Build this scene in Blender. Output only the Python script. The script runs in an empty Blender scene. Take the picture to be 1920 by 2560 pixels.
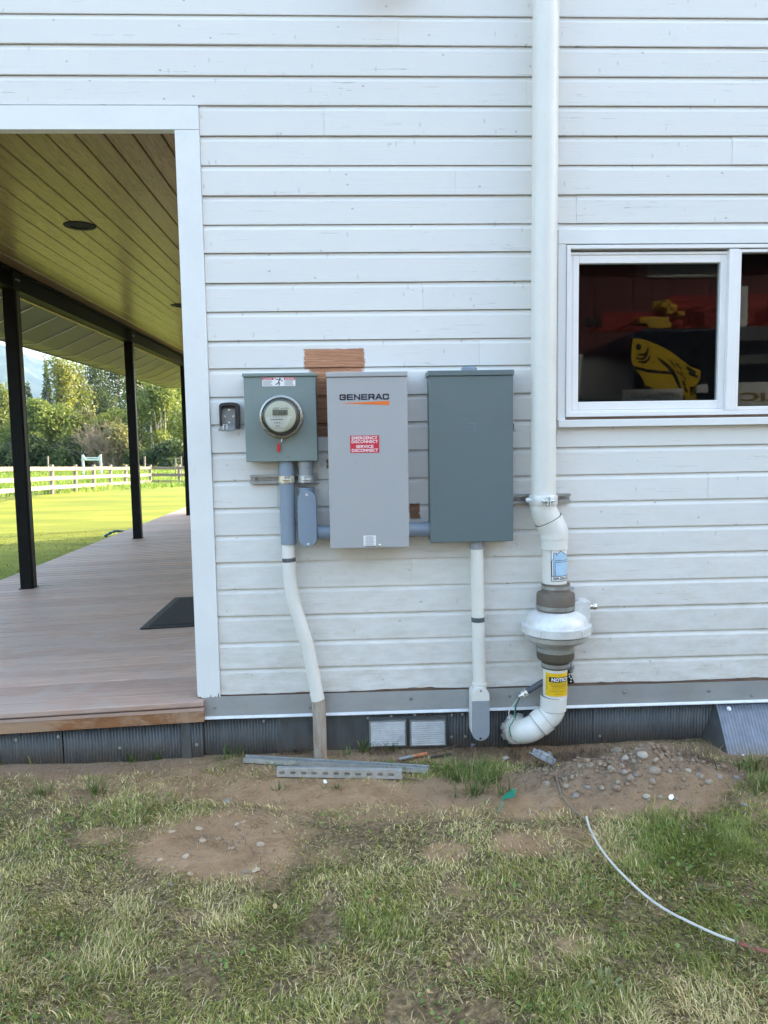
import bpy, bmesh, math, random
import numpy as np
from mathutils import Vector, Matrix, noise as mnoise

random.seed(7)
RNG = np.random.default_rng(11)
sc = bpy.context.scene
COL = sc.collection

# ------------------------------------------------------------------ camera
YAW, PITCH, ROLL, FPX = 0.04047, 0.09458, -0.01611, 1880.0
CAM = np.array([0.0, -3.6523, 1.5564])
_f = np.array([math.sin(YAW) * math.cos(PITCH), math.cos(YAW) * math.cos(PITCH), -math.sin(PITCH)])
_r = np.array([math.cos(YAW), -math.sin(YAW), 0.0])
_u = np.cross(_r, _f)
CR = _r * math.cos(ROLL) + _u * math.sin(ROLL)
CU = _u * math.cos(ROLL) - _r * math.sin(ROLL)
cam = bpy.data.cameras.new('camera')
cam.sensor_fit = 'HORIZONTAL'
cam.sensor_width = 36.0
cam.lens = FPX / 1920.0 * 36.0
cam.clip_start = 0.05
cam.clip_end = 9000
cam_ob = bpy.data.objects.new('camera', cam)
M = Matrix.Identity(4)
for i in range(3):
    M[i][0], M[i][1], M[i][2], M[i][3] = CR[i], CU[i], -_f[i], CAM[i]
cam_ob.matrix_world = M
COL.objects.link(cam_ob)
sc.camera = cam_ob

# ------------------------------------------------------------------ world and sun
SUN_EL, SUN_A = 24.0, 30.0          # elevation, azimuth from +x towards +y
world = bpy.data.worlds.new("World")
sc.world = world
world.use_nodes = True
wn = world.node_tree.nodes
bg = [n for n in wn if n.type == 'BACKGROUND'][0]
sky = wn.new('ShaderNodeTexSky')
sky.sky_type = 'NISHITA'
sky.sun_disc = False
sky.sun_elevation = math.radians(SUN_EL)
sky.sun_rotation = math.radians(90 - SUN_A)
sky.air_density = 1.35
sky.dust_density = 4.5
sky.ozone_density = 0.15
world.node_tree.links.new(sky.outputs[0], bg.inputs[0])
bg.inputs[1].default_value = 0.15
sun = bpy.data.lights.new('sun', 'SUN')
sun.energy = 2.05
sun.angle = math.radians(0.53)
sun.color = (1.0, 0.9, 0.72)
sun_ob = bpy.data.objects.new('sun', sun)
ca, sa = math.cos(math.radians(SUN_A)), math.sin(math.radians(SUN_A))
ce, se = math.cos(math.radians(SUN_EL)), math.sin(math.radians(SUN_EL))
SUND = Vector((ce * ca, ce * sa, se))
sun_ob.rotation_euler = SUND.to_track_quat('Z', 'Y').to_euler()
sun_ob.location = (20, 10, 20)
COL.objects.link(sun_ob)
sc.view_settings.view_transform = 'Standard'
sc.view_settings.look = 'None'
sc.view_settings.exposure = 2.68
sc.view_settings.gamma = 1.0
sc.view_settings.use_curve_mapping = False
try:
    sc.cycles.use_denoising = True
    sc.cycles.max_bounces = 8
    sc.cycles.diffuse_bounces = 5
    sc.cycles.transparent_max_bounces = 16
except Exception:
    pass


# ------------------------------------------------------------------ measuring helpers
def ray(px, py):
    return _f + CR * (px - 960) / FPX + CU * (1280 - py) / FPX


def at(px, py, y=0.0):
    """world point on the upright plane at depth y"""
    d = ray(px, py)
    return CAM + d * (y - CAM[1]) / d[1]


def gp(px, py, z=0.0):
    """world point on the level plane at height z"""
    d = ray(px, py)
    return CAM + d * (z - CAM[2]) / d[2]


def topx(P):
    d = np.asarray(P, float) - CAM
    w = d @ _f
    return np.stack([960 + FPX * (d @ CR) / w, 1280 - FPX * (d @ CU) / w], -1)


# ------------------------------------------------------------------ object helpers
def tag(o, label=None, cat=None, group=None, kind=None):
    if label: o['label'] = label
    if cat: o['category'] = cat
    if group: o['group'] = group
    if kind: o['kind'] = kind
    return o


def thing(name, label, cat, loc, group=None):
    o = bpy.data.objects.new(name, None)
    o.empty_display_size = 0.1
    o.location = tuple(float(v) for v in loc)
    COL.objects.link(o)
    return tag(o, label, cat, group)


def wloc(o):
    v = Vector(o.location)
    while o.parent:
        o = o.parent
        v = v + Vector(o.location)
    return v


class MB:
    def __init__(s):
        s.v, s.f = [], []

    def add(s, vs, fs):
        b = len(s.v)
        s.v.extend([tuple(float(c) for c in p) for p in vs])
        s.f.extend([tuple(b + i for i in q) for q in fs])
        return s

    def box(s, x0, x1, y0, y1, z0, z1):
        v = [(x0, y0, z0), (x1, y0, z0), (x1, y1, z0), (x0, y1, z0), (x0, y0, z1), (x1, y0, z1), (x1, y1, z1), (x0, y1, z1)]
        return s.add(v, [(3, 2, 1, 0), (4, 5, 6, 7), (0, 1, 5, 4), (1, 2, 6, 5), (2, 3, 7, 6), (3, 0, 4, 7)])

    def obox(s, c, ax, ay, az):
        c, ax, ay, az = map(np.asarray, (c, ax, ay, az))
        v = [c + sx * ax + sy * ay + sz * az for sz in (-1, 1) for sx, sy in ((-1, -1), (1, -1), (1, 1), (-1, 1))]
        return s.add(v, [(3, 2, 1, 0), (4, 5, 6, 7), (0, 1, 5, 4), (1, 2, 6, 5), (2, 3, 7, 6), (3, 0, 4, 7)])

    def tube(s, pts, rad, n=12, caps=True):
        pts = [np.asarray(p, float) for p in pts]
        if not hasattr(rad, '__len__'): rad = [rad] * len(pts)
        m = len(pts)
        tan = []
        for i in range(m):
            t = pts[min(i + 1, m - 1)] - pts[max(i - 1, 0)]
            tan.append(t / (np.linalg.norm(t) + 1e-12))
        a = np.array([0, 0, 1.0]) if abs(tan[0][2]) < 0.9 else np.array([1.0, 0, 0])
        nrm = np.cross(tan[0], a); nrm /= np.linalg.norm(nrm)
        vs = []
        for i in range(m):
            nrm = nrm - tan[i] * (nrm @ tan[i]); nrm /= np.linalg.norm(nrm)
            bn = np.cross(tan[i], nrm)
            for k in range(n):
                th = 2 * math.pi * k / n
                vs.append(pts[i] + rad[i] * (math.cos(th) * nrm + math.sin(th) * bn))
        fs = []
        for i in range(m - 1):
            for k in range(n):
                k2 = (k + 1) % n
                fs.append((i * n + k, i * n + k2, (i + 1) * n + k2, (i + 1) * n + k))
        if caps:
            fs.append(tuple(range(n - 1, -1, -1)))
            fs.append(tuple((m - 1) * n + k for k in range(n)))
        return s.add(vs, fs)

    def cyl(s, p0, p1, r, n=16, r1=None):
        return s.tube([p0, p1], [r, r if r1 is None else r1], n)

    def lathe(s, prof, c, axis=(0, 0, 1), n=40, close=True):
        """prof: list of (radius, distance along axis)"""
        axis = np.asarray(axis, float); axis /= np.linalg.norm(axis)
        a = np.array([1.0, 0, 0]) if abs(axis[0]) < 0.9 else np.array([0, 1.0, 0])
        e1 = np.cross(axis, a); e1 /= np.linalg.norm(e1)
        e2 = np.cross(axis, e1)
        c = np.asarray(c, float)
        vs, fs = [], []
        for r, h in prof:
            for k in range(n):
                th = 2 * math.pi * k / n
                vs.append(c + axis * h + r * (math.cos(th) * e1 + math.sin(th) * e2))
        for i in range(len(prof) - 1):
            for k in range(n):
                k2 = (k + 1) % n
                fs.append((i * n + k, i * n + k2, (i + 1) * n + k2, (i + 1) * n + k))
        if close:
            fs.append(tuple(range(n - 1, -1, -1)))
            fs.append(tuple((len(prof) - 1) * n + k for k in range(n)))
        return s.add(vs, fs)

    def prism(s, poly, y0, y1):
        """outline in (x, z), from depth y0 to y1"""
        n = len(poly)
        vs = [(x, y0, z) for x, z in poly] + [(x, y1, z) for x, z in poly]
        fs = [tuple(range(n)), tuple(range(2 * n - 1, n - 1, -1))]
        for i in range(n):
            j = (i + 1) % n
            fs.append((i, i + n, j + n, j))
        return s.add(vs, fs)

    def sweepx(s, prof, x0, x1):
        """closed profile in (y, z) swept along x"""
        n = len(prof)
        vs = [(x0, y, z) for y, z in prof] + [(x1, y, z) for y, z in prof]
        fs = [tuple(range(n)), tuple(range(2 * n - 1, n - 1, -1))]
        for i in range(n):
            j = (i + 1) % n
            fs.append((i, i + n, j + n, j))
        return s.add(vs, fs)

    def map(s, fn):
        s.v = [tuple(float(c) for c in fn(p)) for p in s.v]
        return s

    def build(s, name, mat, parent=None, origin=None, smooth=False, bevel=0.0, seg=2, label=None, solid=0.0, auto=35):
        off = wloc(parent) if parent is not None else Vector(origin or (0, 0, 0))
        me = bpy.data.meshes.new(name)
        me.from_pydata([(p[0] - off.x, p[1] - off.y, p[2] - off.z) for p in s.v], [], s.f)
        bm = bmesh.new(); bm.from_mesh(me)
        bmesh.ops.recalc_face_normals(bm, faces=bm.faces)
        if bevel > 0:
            ed = [e for e in bm.edges if len(e.link_faces) == 2 and e.calc_face_angle(0) > math.radians(30)]
            bmesh.ops.bevel(bm, geom=ed, offset=bevel, segments=seg, profile=0.5, affect='EDGES', clamp_overlap=True)
        bm.to_mesh(me); bm.free()
        if smooth:
            me.polygons.foreach_set('use_smooth', [True] * len(me.polygons))
            try:
                me.set_sharp_from_angle(angle=math.radians(auto))
            except Exception:
                pass
        o = bpy.data.objects.new(name, me)
        if mat is not None: me.materials.append(mat)
        COL.objects.link(o)
        if parent is not None:
            o.parent = parent
        else:
            o.location = off
        if solid:
            md = o.modifiers.new('thickness', 'SOLIDIFY'); md.thickness = solid; md.offset = 0
        if label: o['label'] = label
        return o


def rbox(x0, x1, y0, y1, z0, z1): return MB().box(x0, x1, y0, y1, z0, z1)


def dup(o, dx=0, dy=0, dz=0, parent=None):
    c = o.copy()
    COL.objects.link(c)
    c.location = (o.location.x + dx, o.location.y + dy, o.location.z + dz)
    if parent is not None: c.parent = parent
    return c


def arc(c, r, a0, a1, n, e1, e2):
    c, e1, e2 = np.asarray(c, float), np.asarray(e1, float), np.asarray(e2, float)
    return [c + r * (math.cos(a) * e1 + math.sin(a) * e2) for a in np.linspace(a0, a1, n)]


def smooth_path(pts, n=8):
    P = [np.asarray(p, float) for p in pts]
    P = [2 * P[0] - P[1]] + P + [2 * P[-1] - P[-2]]
    out = []
    for i in range(1, len(P) - 2):
        p0, p1, p2, p3 = P[i - 1:i + 3]
        for t in np.linspace(0, 1, n, endpoint=False):
            out.append(0.5 * ((2 * p1) + (-p0 + p2) * t + (2 * p0 - 5 * p1 + 4 * p2 - p3) * t * t + (-p0 + 3 * p1 - 3 * p2 + p3) * t ** 3))
    out.append(P[-2])
    return out


# ------------------------------------------------------------------ materials
class NT:
    def __init__(s, name):
        s.m = bpy.data.materials.new(name)
        s.m.use_nodes = True
        s.nt = s.m.node_tree
        s.b = [n for n in s.nt.nodes if n.type == 'BSDF_PRINCIPLED'][0]
        s.out = [n for n in s.nt.nodes if n.type == 'OUTPUT_MATERIAL'][0]

    def n(s, t, **kw):
        nd = s.nt.nodes.new('ShaderNode' + t)
        for k, v in kw.items():
            if k in nd.inputs: nd.inputs[k].default_value = v
            else: setattr(nd, k, v)
        return nd

    def l(s, a, b): s.nt.links.new(a, b)

    def pos(s, scale=(1, 1, 1), obj=False):
        if obj:
            src = s.n('TexCoord').outputs['Object']
        else:
            src = s.n('NewGeometry').outputs['Position']
        mp = s.n('Mapping')
        mp.inputs['Scale'].default_value = scale
        s.l(src, mp.inputs['Vector'])
        return mp.outputs[0]

    def noise(s, scale, detail=4, rough=0.6, vec=(1, 1, 1), dist=0.0, obj=False):
        t = s.n('TexNoise', Scale=scale, Detail=detail, Roughness=rough, Distortion=dist)
        s.l(s.pos(vec, obj), t.inputs['Vector'])
        return t.outputs['Fac']

    def ramp(s, fac, stops):
        r = s.n('ValToRGB')
        el = r.color_ramp.elements
        while len(el) < len(stops): el.new(0.5)
        for e, (p, c) in zip(el, stops):
            e.position = p
            e.color = (c, c, c, 1) if not hasattr(c, '__len__') else (*c, 1)
        s.l(fac, r.inputs[0])
        return r.outputs[0]

    def mix(s, fac, a, b, mode='MIX'):
        m = s.n('Mix', data_type='RGBA', blend_type=mode)
        for sock, v in ((m.inputs[0], fac), (m.inputs[6], a), (m.inputs[7], b)):
            if hasattr(v, 'links'): s.l(v, sock)
            elif hasattr(v, '__len__'): sock.default_value = (*v, 1) if len(v) == 3 else v
            else: sock.default_value = v
        return m.outputs[2]

    def math(s, op, a, b=0.0, c=None):
        m = s.n('Math', operation=op)
        for i, v in enumerate((a, b) if c is None else (a, b, c)):
            if hasattr(v, 'links'): s.l(v, m.inputs[i])
            else: m.inputs[i].default_value = v
        return m.outputs[0]

    def bump(s, h, strength=0.3, dist=0.002):
        b = s.n('Bump', Strength=strength, Distance=dist)
        s.l(h, b.inputs['Height'])
        s.l(b.outputs[0], s.b.inputs['Normal'])

    def set(s, color=None, rough=None, metal=None, **kw):
        for k, v in (('Base Color', color), ('Roughness', rough), ('Metallic', metal)):
            if v is None: continue
            if hasattr(v, 'links'): s.l(v, s.b.inputs[k])
            elif hasattr(v, '__len__'): s.b.inputs[k].default_value = (*v, 1)
            else: s.b.inputs[k].default_value = v
        for k, v in kw.items():
            s.b.inputs[k.replace('_', ' ')].default_value = v
        return s


def simple(name, color, rough=0.5, metal=0.0, var=0.12, vscale=6, bump=0.0, bscale=200, speck=0.0, spec_col=(0.2, 0.17, 0.12)):
    t = NT(name)
    nz = t.noise(vscale, 5, 0.65)
    c = t.mix(t.ramp(nz, [(0.3, 0), (0.7, 1)]), tuple(x * (1 - var) for x in color), tuple(min(1, x * (1 + var * 0.6)) for x in color))
    if speck:
        sp = t.ramp(t.noise(60, 3, 0.7), [(0.64, 0), (0.72, 1)])
        c = t.mix(t.math('MULTIPLY', sp, speck), c, spec_col)
    t.set(c, rough, metal)
    if bump: t.bump(t.noise(bscale, 3, 0.6), bump, 0.001)
    return t.m


def boxmask(t, X, Z, x0, x1, z0, z1, soft=0.006):
    """soft-edged rectangle in world x/z, edges worn by noise"""
    def edge(v, a, up):
        m = t.n('MapRange', interpolation_type='SMOOTHSTEP')
        t.l(v, m.inputs['Value'])
        m.inputs['From Min'].default_value = a - soft
        m.inputs['From Max'].default_value = a + soft
        m.inputs['To Min'].default_value = 0 if up else 1
        m.inputs['To Max'].default_value = 1 if up else 0
        return m.outputs[0]
    a = t.math('MULTIPLY', edge(X, x0, True), edge(X, x1, False))
    b = t.math('MULTIPLY', edge(Z, z0, True), edge(Z, z1, False))
    return t.math('MULTIPLY', a, b)


def siding_material():
    t = NT('white_painted_siding')
    base = (0.745, 0.738, 0.71)
    oi = t.n('ObjectInfo')
    rnd = oi.outputs['Random']
    c = t.mix(rnd, tuple(x * 0.955 for x in base), tuple(x * 1.0 for x in base))
    big = t.ramp(t.noise(2.2, 4, 0.6, (1, 1, 2)), [(0.35, 0), (0.75, 1)])
    c = t.mix(t.math('MULTIPLY', big, 0.10), c, (0.62, 0.62, 0.60))
    # splash dirt, stronger towards the foot of the wall
    geo = t.n('NewGeometry'); sx = t.n('SeparateXYZ'); t.l(geo.outputs['Position'], sx.inputs[0])
    X, Z = sx.outputs[0], sx.outputs[2]
    low = t.n('MapRange'); t.l(Z, low.inputs['Value'])
    low.inputs['From Min'].default_value = 1.5; low.inputs['From Max'].default_value = 0.3
    dn = t.ramp(t.noise(7, 6, 0.7, (1, 1, 3)), [(0.38, 0), (0.66, 1)])
    c = t.mix(t.math('MULTIPLY', t.math('MULTIPLY', dn, low.outputs[0]), 0.55), c, (0.46, 0.42, 0.34))
    # hairline cracks running along the grain and small knocks
    ck = t.ramp(t.noise(9, 3, 0.55, (0.35, 1, 14), 1.2), [(0.665, 0), (0.695, 1), (0.72, 0)])
    ckm = t.ramp(t.noise(2.7, 2, 0.5), [(0.44, 0), (0.54, 1)])
    c = t.mix(t.math('MULTIPLY', t.math('MULTIPLY', ck, ckm), 0.7), c, (0.28, 0.25, 0.22))
    def flatv(a, b):
        cb = t.n('CombineXYZ'); t.l(t.math('MULTIPLY', X, a), cb.inputs[0]); t.l(t.math('MULTIPLY', Z, b), cb.inputs[1]); return cb.outputs[0]
    vo = t.n('TexVoronoi', Scale=4.2, voronoi_dimensions='2D'); t.l(flatv(1.0, 1.5), vo.inputs['Vector'])
    sp = t.ramp(vo.outputs['Distance'], [(0.018, 1), (0.034, 0)])
    spm = t.ramp(t.noise(3.1, 2, 0.5), [(0.5, 0), (0.58, 1)])
    c = t.mix(t.math('MULTIPLY', t.math('MULTIPLY', sp, spm), 0.5), c, (0.2, 0.17, 0.15))
    vo2 = t.n('TexVoronoi', Scale=5.0, voronoi_dimensions='2D'); t.l(flatv(1.9, 0.8), vo2.inputs['Vector'])
    sp2 = t.ramp(vo2.outputs['Distance'], [(0.03, 1), (0.06, 0)])
    spm2 = t.ramp(t.noise(5.3, 2, 0.5), [(0.5, 0), (0.56, 1)])
    c = t.mix(t.math('MULTIPLY', t.math('MULTIPLY', sp2, spm2), 0.35), c, (0.4, 0.36, 0.33))
    # bare wood where older boxes were taken off the wall
    nx = t.math('MULTIPLY_ADD', t.noise(38, 4, 0.7), 0.034, -0.017)
    nz = t.math('MULTIPLY_ADD', t.noise(31, 4, 0.7, (0.4, 1, 1)), 0.02, -0.010)
    Xn, Zn = t.math('ADD', X, nx), t.math('ADD', Z, nz)
    mask = None
    def pb(x0, y0, x1, y1, soft):
        a, b = at(x0, y0, 0.0), at(x1, y1, 0.0)
        return boxmask(t, Xn, Zn, a[0], b[0], b[2], a[2], soft)
    for args in ((760, 873, 911, 921, .004), (772, 917, 908, 933, .012), (778, 925, 830, 1092, .004), (816, 1148, 824, 1170, .003), (1024, 1258, 1050, 1297, .005)):
        m = pb(*args)
        mask = m if mask is None else t.math('MAXIMUM', mask, m)
    wg = t.noise(14, 6, 0.65, (0.5, 1, 9), 0.8)
    wood = t.ramp(wg, [(0.22, (0.17, 0.07, 0.035)), (0.5, (0.42, 0.19, 0.095)), (0.78, (0.60, 0.33, 0.20))])
    dk = t.n('MapRange'); t.l(Z, dk.inputs['Value'])
    dk.inputs['From Min'].default_value = 1.60; dk.inputs['From Max'].default_value = 1.80
    wood = t.mix(dk.outputs[0], t.mix(0.45, wood, (0.06, 0.035, 0.025)), wood)
    c = t.mix(mask, c, wood)
    t.set(c, 0.62)
    h = t.math('ADD', t.noise(22, 5, 0.6, (0.12, 1, 9), 0.5), t.math('MULTIPLY', t.noise(160, 2, 0.5), 0.35))
    h = t.math('SUBTRACT', h, t.math('MULTIPLY', sp, 1.0))
    t.bump(h, 0.32, 0.0025)
    return t.m


def wood_material(name, light, dark, grain=(1, 9, 9), scale=5, rough=0.6, coat=0.0, knots=False, objvar=0.25, wear=0.0, wearcol=(0.5, 0.46, 0.42), bump=0.25, fine=1.0):
    t = NT(name)
    oi = t.n('ObjectInfo')
    add = t.n('VectorMath', operation='ADD')
    geo = t.n('NewGeometry')
    cmb = t.n('CombineXYZ')
    t.l(t.math('MULTIPLY', oi.outputs['Random'], 37.0), cmb.inputs[0])
    t.l(t.math('MULTIPLY', oi.outputs['Random'], 19.0), cmb.inputs[2])
    t.l(t.math('MULTIPLY', oi.outputs['Random'], 11.0), cmb.inputs[1])
    mp = t.n('Mapping'); mp.inputs['Scale'].default_value = grain
    t.l(geo.outputs['Position'], mp.inputs['Vector'])
    t.l(mp.outputs[0], add.inputs[0]); t.l(cmb.outputs[0], add.inputs[1])
    nz = t.n('TexNoise', Scale=scale, Detail=6, Roughness=0.62, Distortion=1.1); t.l(add.outputs[0], nz.inputs['Vector'])
    c = t.ramp(nz.outputs['Fac'], [(0.28, dark), (0.72, light)])
    wv = t.n('TexNoise', Scale=scale * 0.28, Detail=3, Roughness=0.5, Distortion=2.5); t.l(add.outputs[0], wv.inputs['Vector'])
    rings = t.math('SINE', t.math('MULTIPLY', wv.outputs['Fac'], 70.0))
    c = t.mix(t.math('MULTIPLY', t.ramp(rings, [(0.6, 0), (1.0, 1)]), 0.28 * fine), c, dark)
    c = t.mix(t.math('MULTIPLY', oi.outputs['Random'], objvar), c, tuple(x * 0.72 for x in dark))
    if knots:
        vo = t.n('TexVoronoi', Scale=4.2)
        mp2 = t.n('Mapping'); mp2.inputs['Scale'].default_value = knots
        t.l(geo.outputs['Position'], mp2.inputs['Vector'])
        a2 = t.n('VectorMath', operation='ADD'); t.l(mp2.outputs[0], a2.inputs[0]); t.l(cmb.outputs[0], a2.inputs[1])
        t.l(a2.outputs[0], vo.inputs['Vector'])
        k = t.ramp(vo.outputs['Distance'], [(0.05, 1), (0.16, 0)])
        c = t.mix(t.math('MULTIPLY', k, 0.75), c, tuple(x * 0.3 for x in dark))
    if wear:
        w = t.ramp(t.noise(3.2, 6, 0.7, (1, 1, 2), 0.6), [(0.45, 0), (0.56, 1)])
        c = t.mix(t.math('MULTIPLY', w, wear), c, wearcol)
    t.set(c, rough)
    if coat:
        t.b.inputs['Coat Weight'].default_value = coat
        t.b.inputs['Coat Roughness'].default_value = 0.22
    t.bump(nz.outputs['Fac'], bump, 0.002)
    return t.m


def metal_material(name, color, rough=0.4, metal=0.9, streak=(1, 1, 1), mscale=14, var=0.3, dirt=0.0, dirtcol=(0.16, 0.13, 0.1), low=None):
    t = NT(name)
    nz = t.noise(mscale, 5, 0.65, streak)
    c = t.mix(t.ramp(nz, [(0.3, 0), (0.72, 1)]), tuple(x * (1 - var) for x in color), tuple(min(1, x * (1 + var * 0.5)) for x in color))
    if dirt:
        d = t.ramp(t.noise(5, 6, 0.7), [(0.45, 0), (0.68, 1)])
        f = t.math('MULTIPLY', d, dirt)
        if low:
            g = t.n('NewGeometry'); s = t.n('SeparateXYZ'); t.l(g.outputs['Position'], s.inputs[0])
            mr = t.n('MapRange'); t.l(s.outputs[2], mr.inputs['Value'])
            mr.inputs['From Min'].default_value = low[1]; mr.inputs['From Max'].default_value = low[0]
            f = t.math('MAXIMUM', f, t.math('MULTIPLY', mr.outputs[0], t.ramp(t.noise(9, 5, 0.7), [(0.3, 0.2), (0.6, 1)])))
        c = t.mix(f, c, dirtcol)
    t.set(c, t.math('MULTIPLY_ADD', nz, 0.25, rough - 0.12), metal)
    return t.m


def glass_material(name, tint=(1, 1, 1), ior=1.5, boost=1.0, rough=0.0):
    t = NT(name)
    t.nt.nodes.remove(t.b)
    tr = t.n('BsdfTransparent'); tr.inputs[0].default_value = (*tint, 1)
    gl = t.n('BsdfGlossy', Roughness=rough)
    fr = t.n('Fresnel', IOR=ior)
    mx = t.n('MixShader')
    t.l(t.math('MINIMUM', t.math('MULTIPLY', fr.outputs[0], boost), 1.0), mx.inputs[0])
    t.l(tr.outputs[0], mx.inputs[1]); t.l(gl.outputs[0], mx.inputs[2])
    t.l(mx.outputs[0], t.out.inputs[0])
    return t.m


MAT = {}
MAT['siding'] = siding_material()
MAT['trim'] = simple('white_painted_trim', (0.76, 0.775, 0.765), 0.5, var=0.05, vscale=3, bump=0.12, bscale=70, speck=0.25, spec_col=(0.35, 0.32, 0.28))
MAT['vinyl'] = simple('white_vinyl', (0.82, 0.81, 0.80), 0.35, var=0.03)
MAT['pvc_white'] = simple('white_pvc', (0.73, 0.72, 0.67), 0.32, var=0.05, vscale=4, speck=0.22, spec_col=(0.4, 0.33, 0.24))
MAT['pvc_grey'] = simple('grey_pvc', (0.225, 0.28, 0.345), 0.42, var=0.06, vscale=5)
MAT['pvc_hub'] = simple('grey_pvc_hub', (0.30, 0.325, 0.34), 0.45, var=0.06)
MAT['meter_box'] = simple('grey_green_enamel', (0.20, 0.255, 0.245), 0.38, var=0.05, vscale=3, bump=0.05, bscale=420)
MAT['switch_box'] = simple('light_grey_enamel', (0.38, 0.388, 0.395), 0.38, var=0.03, vscale=3, bump=0.05, bscale=420)
MAT['panel_box'] = simple('blue_grey_enamel', (0.118, 0.162, 0.168), 0.36, var=0.05, vscale=3, bump=0.05, bscale=420)
MAT['matt_black'] = simple('matt_black_paint', (0.008, 0.009, 0.010), 0.8, var=0.1)
MAT['slat'] = metal_material('bright_vent_louvre', (0.84, 0.85, 0.85), 0.4, 0.1, (1, 1, 1), 30, 0.15, 0.15)
MAT['emblem'] = simple('pale_embossed_emblem', (0.22, 0.28, 0.31), 0.4, var=0.0)
MAT['galv'] = metal_material('galvanised_steel', (0.66, 0.69, 0.70), 0.33, 0.68, (1, 1, 1), 40, 0.2)
MAT['galv_dull'] = metal_material('dull_galvanised_steel', (0.42, 0.44, 0.44), 0.42, 0.75, (1, 1, 1), 30, 0.25, 0.2)
MAT['zinc'] = metal_material('zinc_plated_steel', (0.72, 0.70, 0.62), 0.28, 0.95, (1, 1, 1), 60, 0.2)
MAT['alu'] = metal_material('cast_aluminium', (0.76, 0.77, 0.76), 0.45, 0.25, (1, 1, 1), 26, 0.12, 0.22, (0.4, 0.36, 0.3))
MAT['alu_dark'] = metal_material('weathered_aluminium', (0.56, 0.57, 0.56), 0.45, 0.5, (1, 1, 1), 26, 0.15, 0.2)
MAT['skirt'] = metal_material('weathered_dark_sheet_metal', (0.105, 0.115, 0.122), 0.5, 0.35, (3, 1, 0.6), 9, 0.35, 0.25, (0.12, 0.10, 0.08), (0.0, 0.12))
MAT['ramp'] = metal_material('dusty_sheet_metal', (0.20, 0.225, 0.27), 0.5, 0.35, (1, 1, 1), 16, 0.3, 0.25, (0.2, 0.17, 0.14), (0.0, 0.06))
MAT['flashing'] = metal_material('grey_flashing', (0.38, 0.395, 0.40), 0.42, 0.25, (0.5, 1, 1), 8, 0.12, 0.32, (0.3, 0.27, 0.22))
MAT['flash_lip'] = simple('bright_flashing_lip', (0.74, 0.76, 0.78), 0.35, 0.1, var=0.12, vscale=20)
MAT['black_steel'] = simple('black_painted_steel', (0.008, 0.008, 0.0078), 0.6, 0.0, var=0.35, vscale=9, bump=0.2, bscale=60)
MAT['black_steel'].node_tree.nodes['Principled BSDF'].inputs['Specular IOR Level'].default_value = 0.15
MAT['soffit'] = simple('grey_soffit_metal', (0.12, 0.118, 0.11), 0.5, 0.1, var=0.05)
MAT['soffit_rib'] = simple('pale_soffit_rib', (0.60, 0.60, 0.55), 0.45, 0.1, var=0.05)
MAT['deck'] = wood_material('weathered_deck_wood', (0.64, 0.445, 0.35), (0.39, 0.245, 0.185), (0.7, 12, 9), 5.0, 0.6, coat=0.0, objvar=0.60, bump=0.15, fine=0.6, wear=0.35, wearcol=(0.42, 0.36, 0.33))
MAT['fascia'] = wood_material('stained_fascia_wood', (0.34, 0.155, 0.065), (0.17, 0.07, 0.028), (1.2, 8, 10), 5, 0.5, coat=0.15, objvar=0.0, wear=0.55, wearcol=(0.46, 0.33, 0.23))
MAT['ceiling'] = wood_material('varnished_pine', (0.40, 0.235, 0.095), (0.14, 0.066, 0.025), (9, 0.8, 9), 5.5, 0.45, coat=0.38, knots=(5.0, 1.5, 1), objvar=0.30, bump=0.12, fine=0.8)
MAT['seam'] = simple('dark_seam_wood', (0.05, 0.026, 0.014), 0.8, var=0.2)
MAT['barewood'] = wood_material('rotten_bare_wood', (0.30, 0.2, 0.15), (0.14, 0.085, 0.06), (1, 9, 9), 6, 0.8, objvar=0.0)
MAT['rubber'] = simple('brown_grey_rubber', (0.145, 0.115, 0.092), 0.62, var=0.22, vscale=9, bump=0.2, bscale=120, speck=0.3, spec_col=(0.35, 0.31, 0.27))
MAT['rubber_green'] = simple('olive_grey_rubber', (0.095, 0.082, 0.062), 0.55, var=0.2, vscale=9)
MAT['black_plastic'] = simple('black_plastic', (0.018, 0.019, 0.02), 0.4, var=0.2)
MAT['dark_grey'] = simple('dark_grey_plastic', (0.09, 0.10, 0.115), 0.5, var=0.12)
MAT['grey_plastic'] = simple('grey_plastic', (0.25, 0.26, 0.26), 0.5, var=0.15, vscale=12, speck=0.3)
MAT['flex'] = simple('grey_flexible_conduit', (0.085, 0.09, 0.11), 0.45, var=0.12)
MAT['red'] = simple('red_print', (0.58, 0.022, 0.045), 0.4, var=0.03)
MAT['orange'] = simple('orange_print', (0.80, 0.17, 0.022), 0.4, var=0.03)
MAT['black_ink'] = simple('black_print', (0.014, 0.014, 0.018), 0.4, var=0.0)
MAT['grey_ink'] = simple('grey_print', (0.25, 0.26, 0.28), 0.5, var=0.0)
MAT['navy_ink'] = simple('navy_print', (0.02, 0.028, 0.06), 0.45, var=0.0)
MAT['white_ink'] = simple('white_print', (0.82, 0.82, 0.82), 0.4, var=0.02)
MAT['yellow_ink'] = simple('yellow_print', (0.78, 0.50, 0.012), 0.42, var=0.06)
MAT['brown_ink'] = simple('brown_print', (0.30, 0.19, 0.02), 0.5, var=0.0)
MAT['sky_ink'] = simple('pale_blue_print', (0.42, 0.62, 0.80), 0.45, var=0.2, vscale=26)
MAT['cream'] = simple('cream_meter_face', (0.62, 0.62, 0.50), 0.5, var=0.03)
MAT['meter_label'] = simple('white_meter_label', (0.76, 0.77, 0.74), 0.5, var=0.03)
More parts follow.
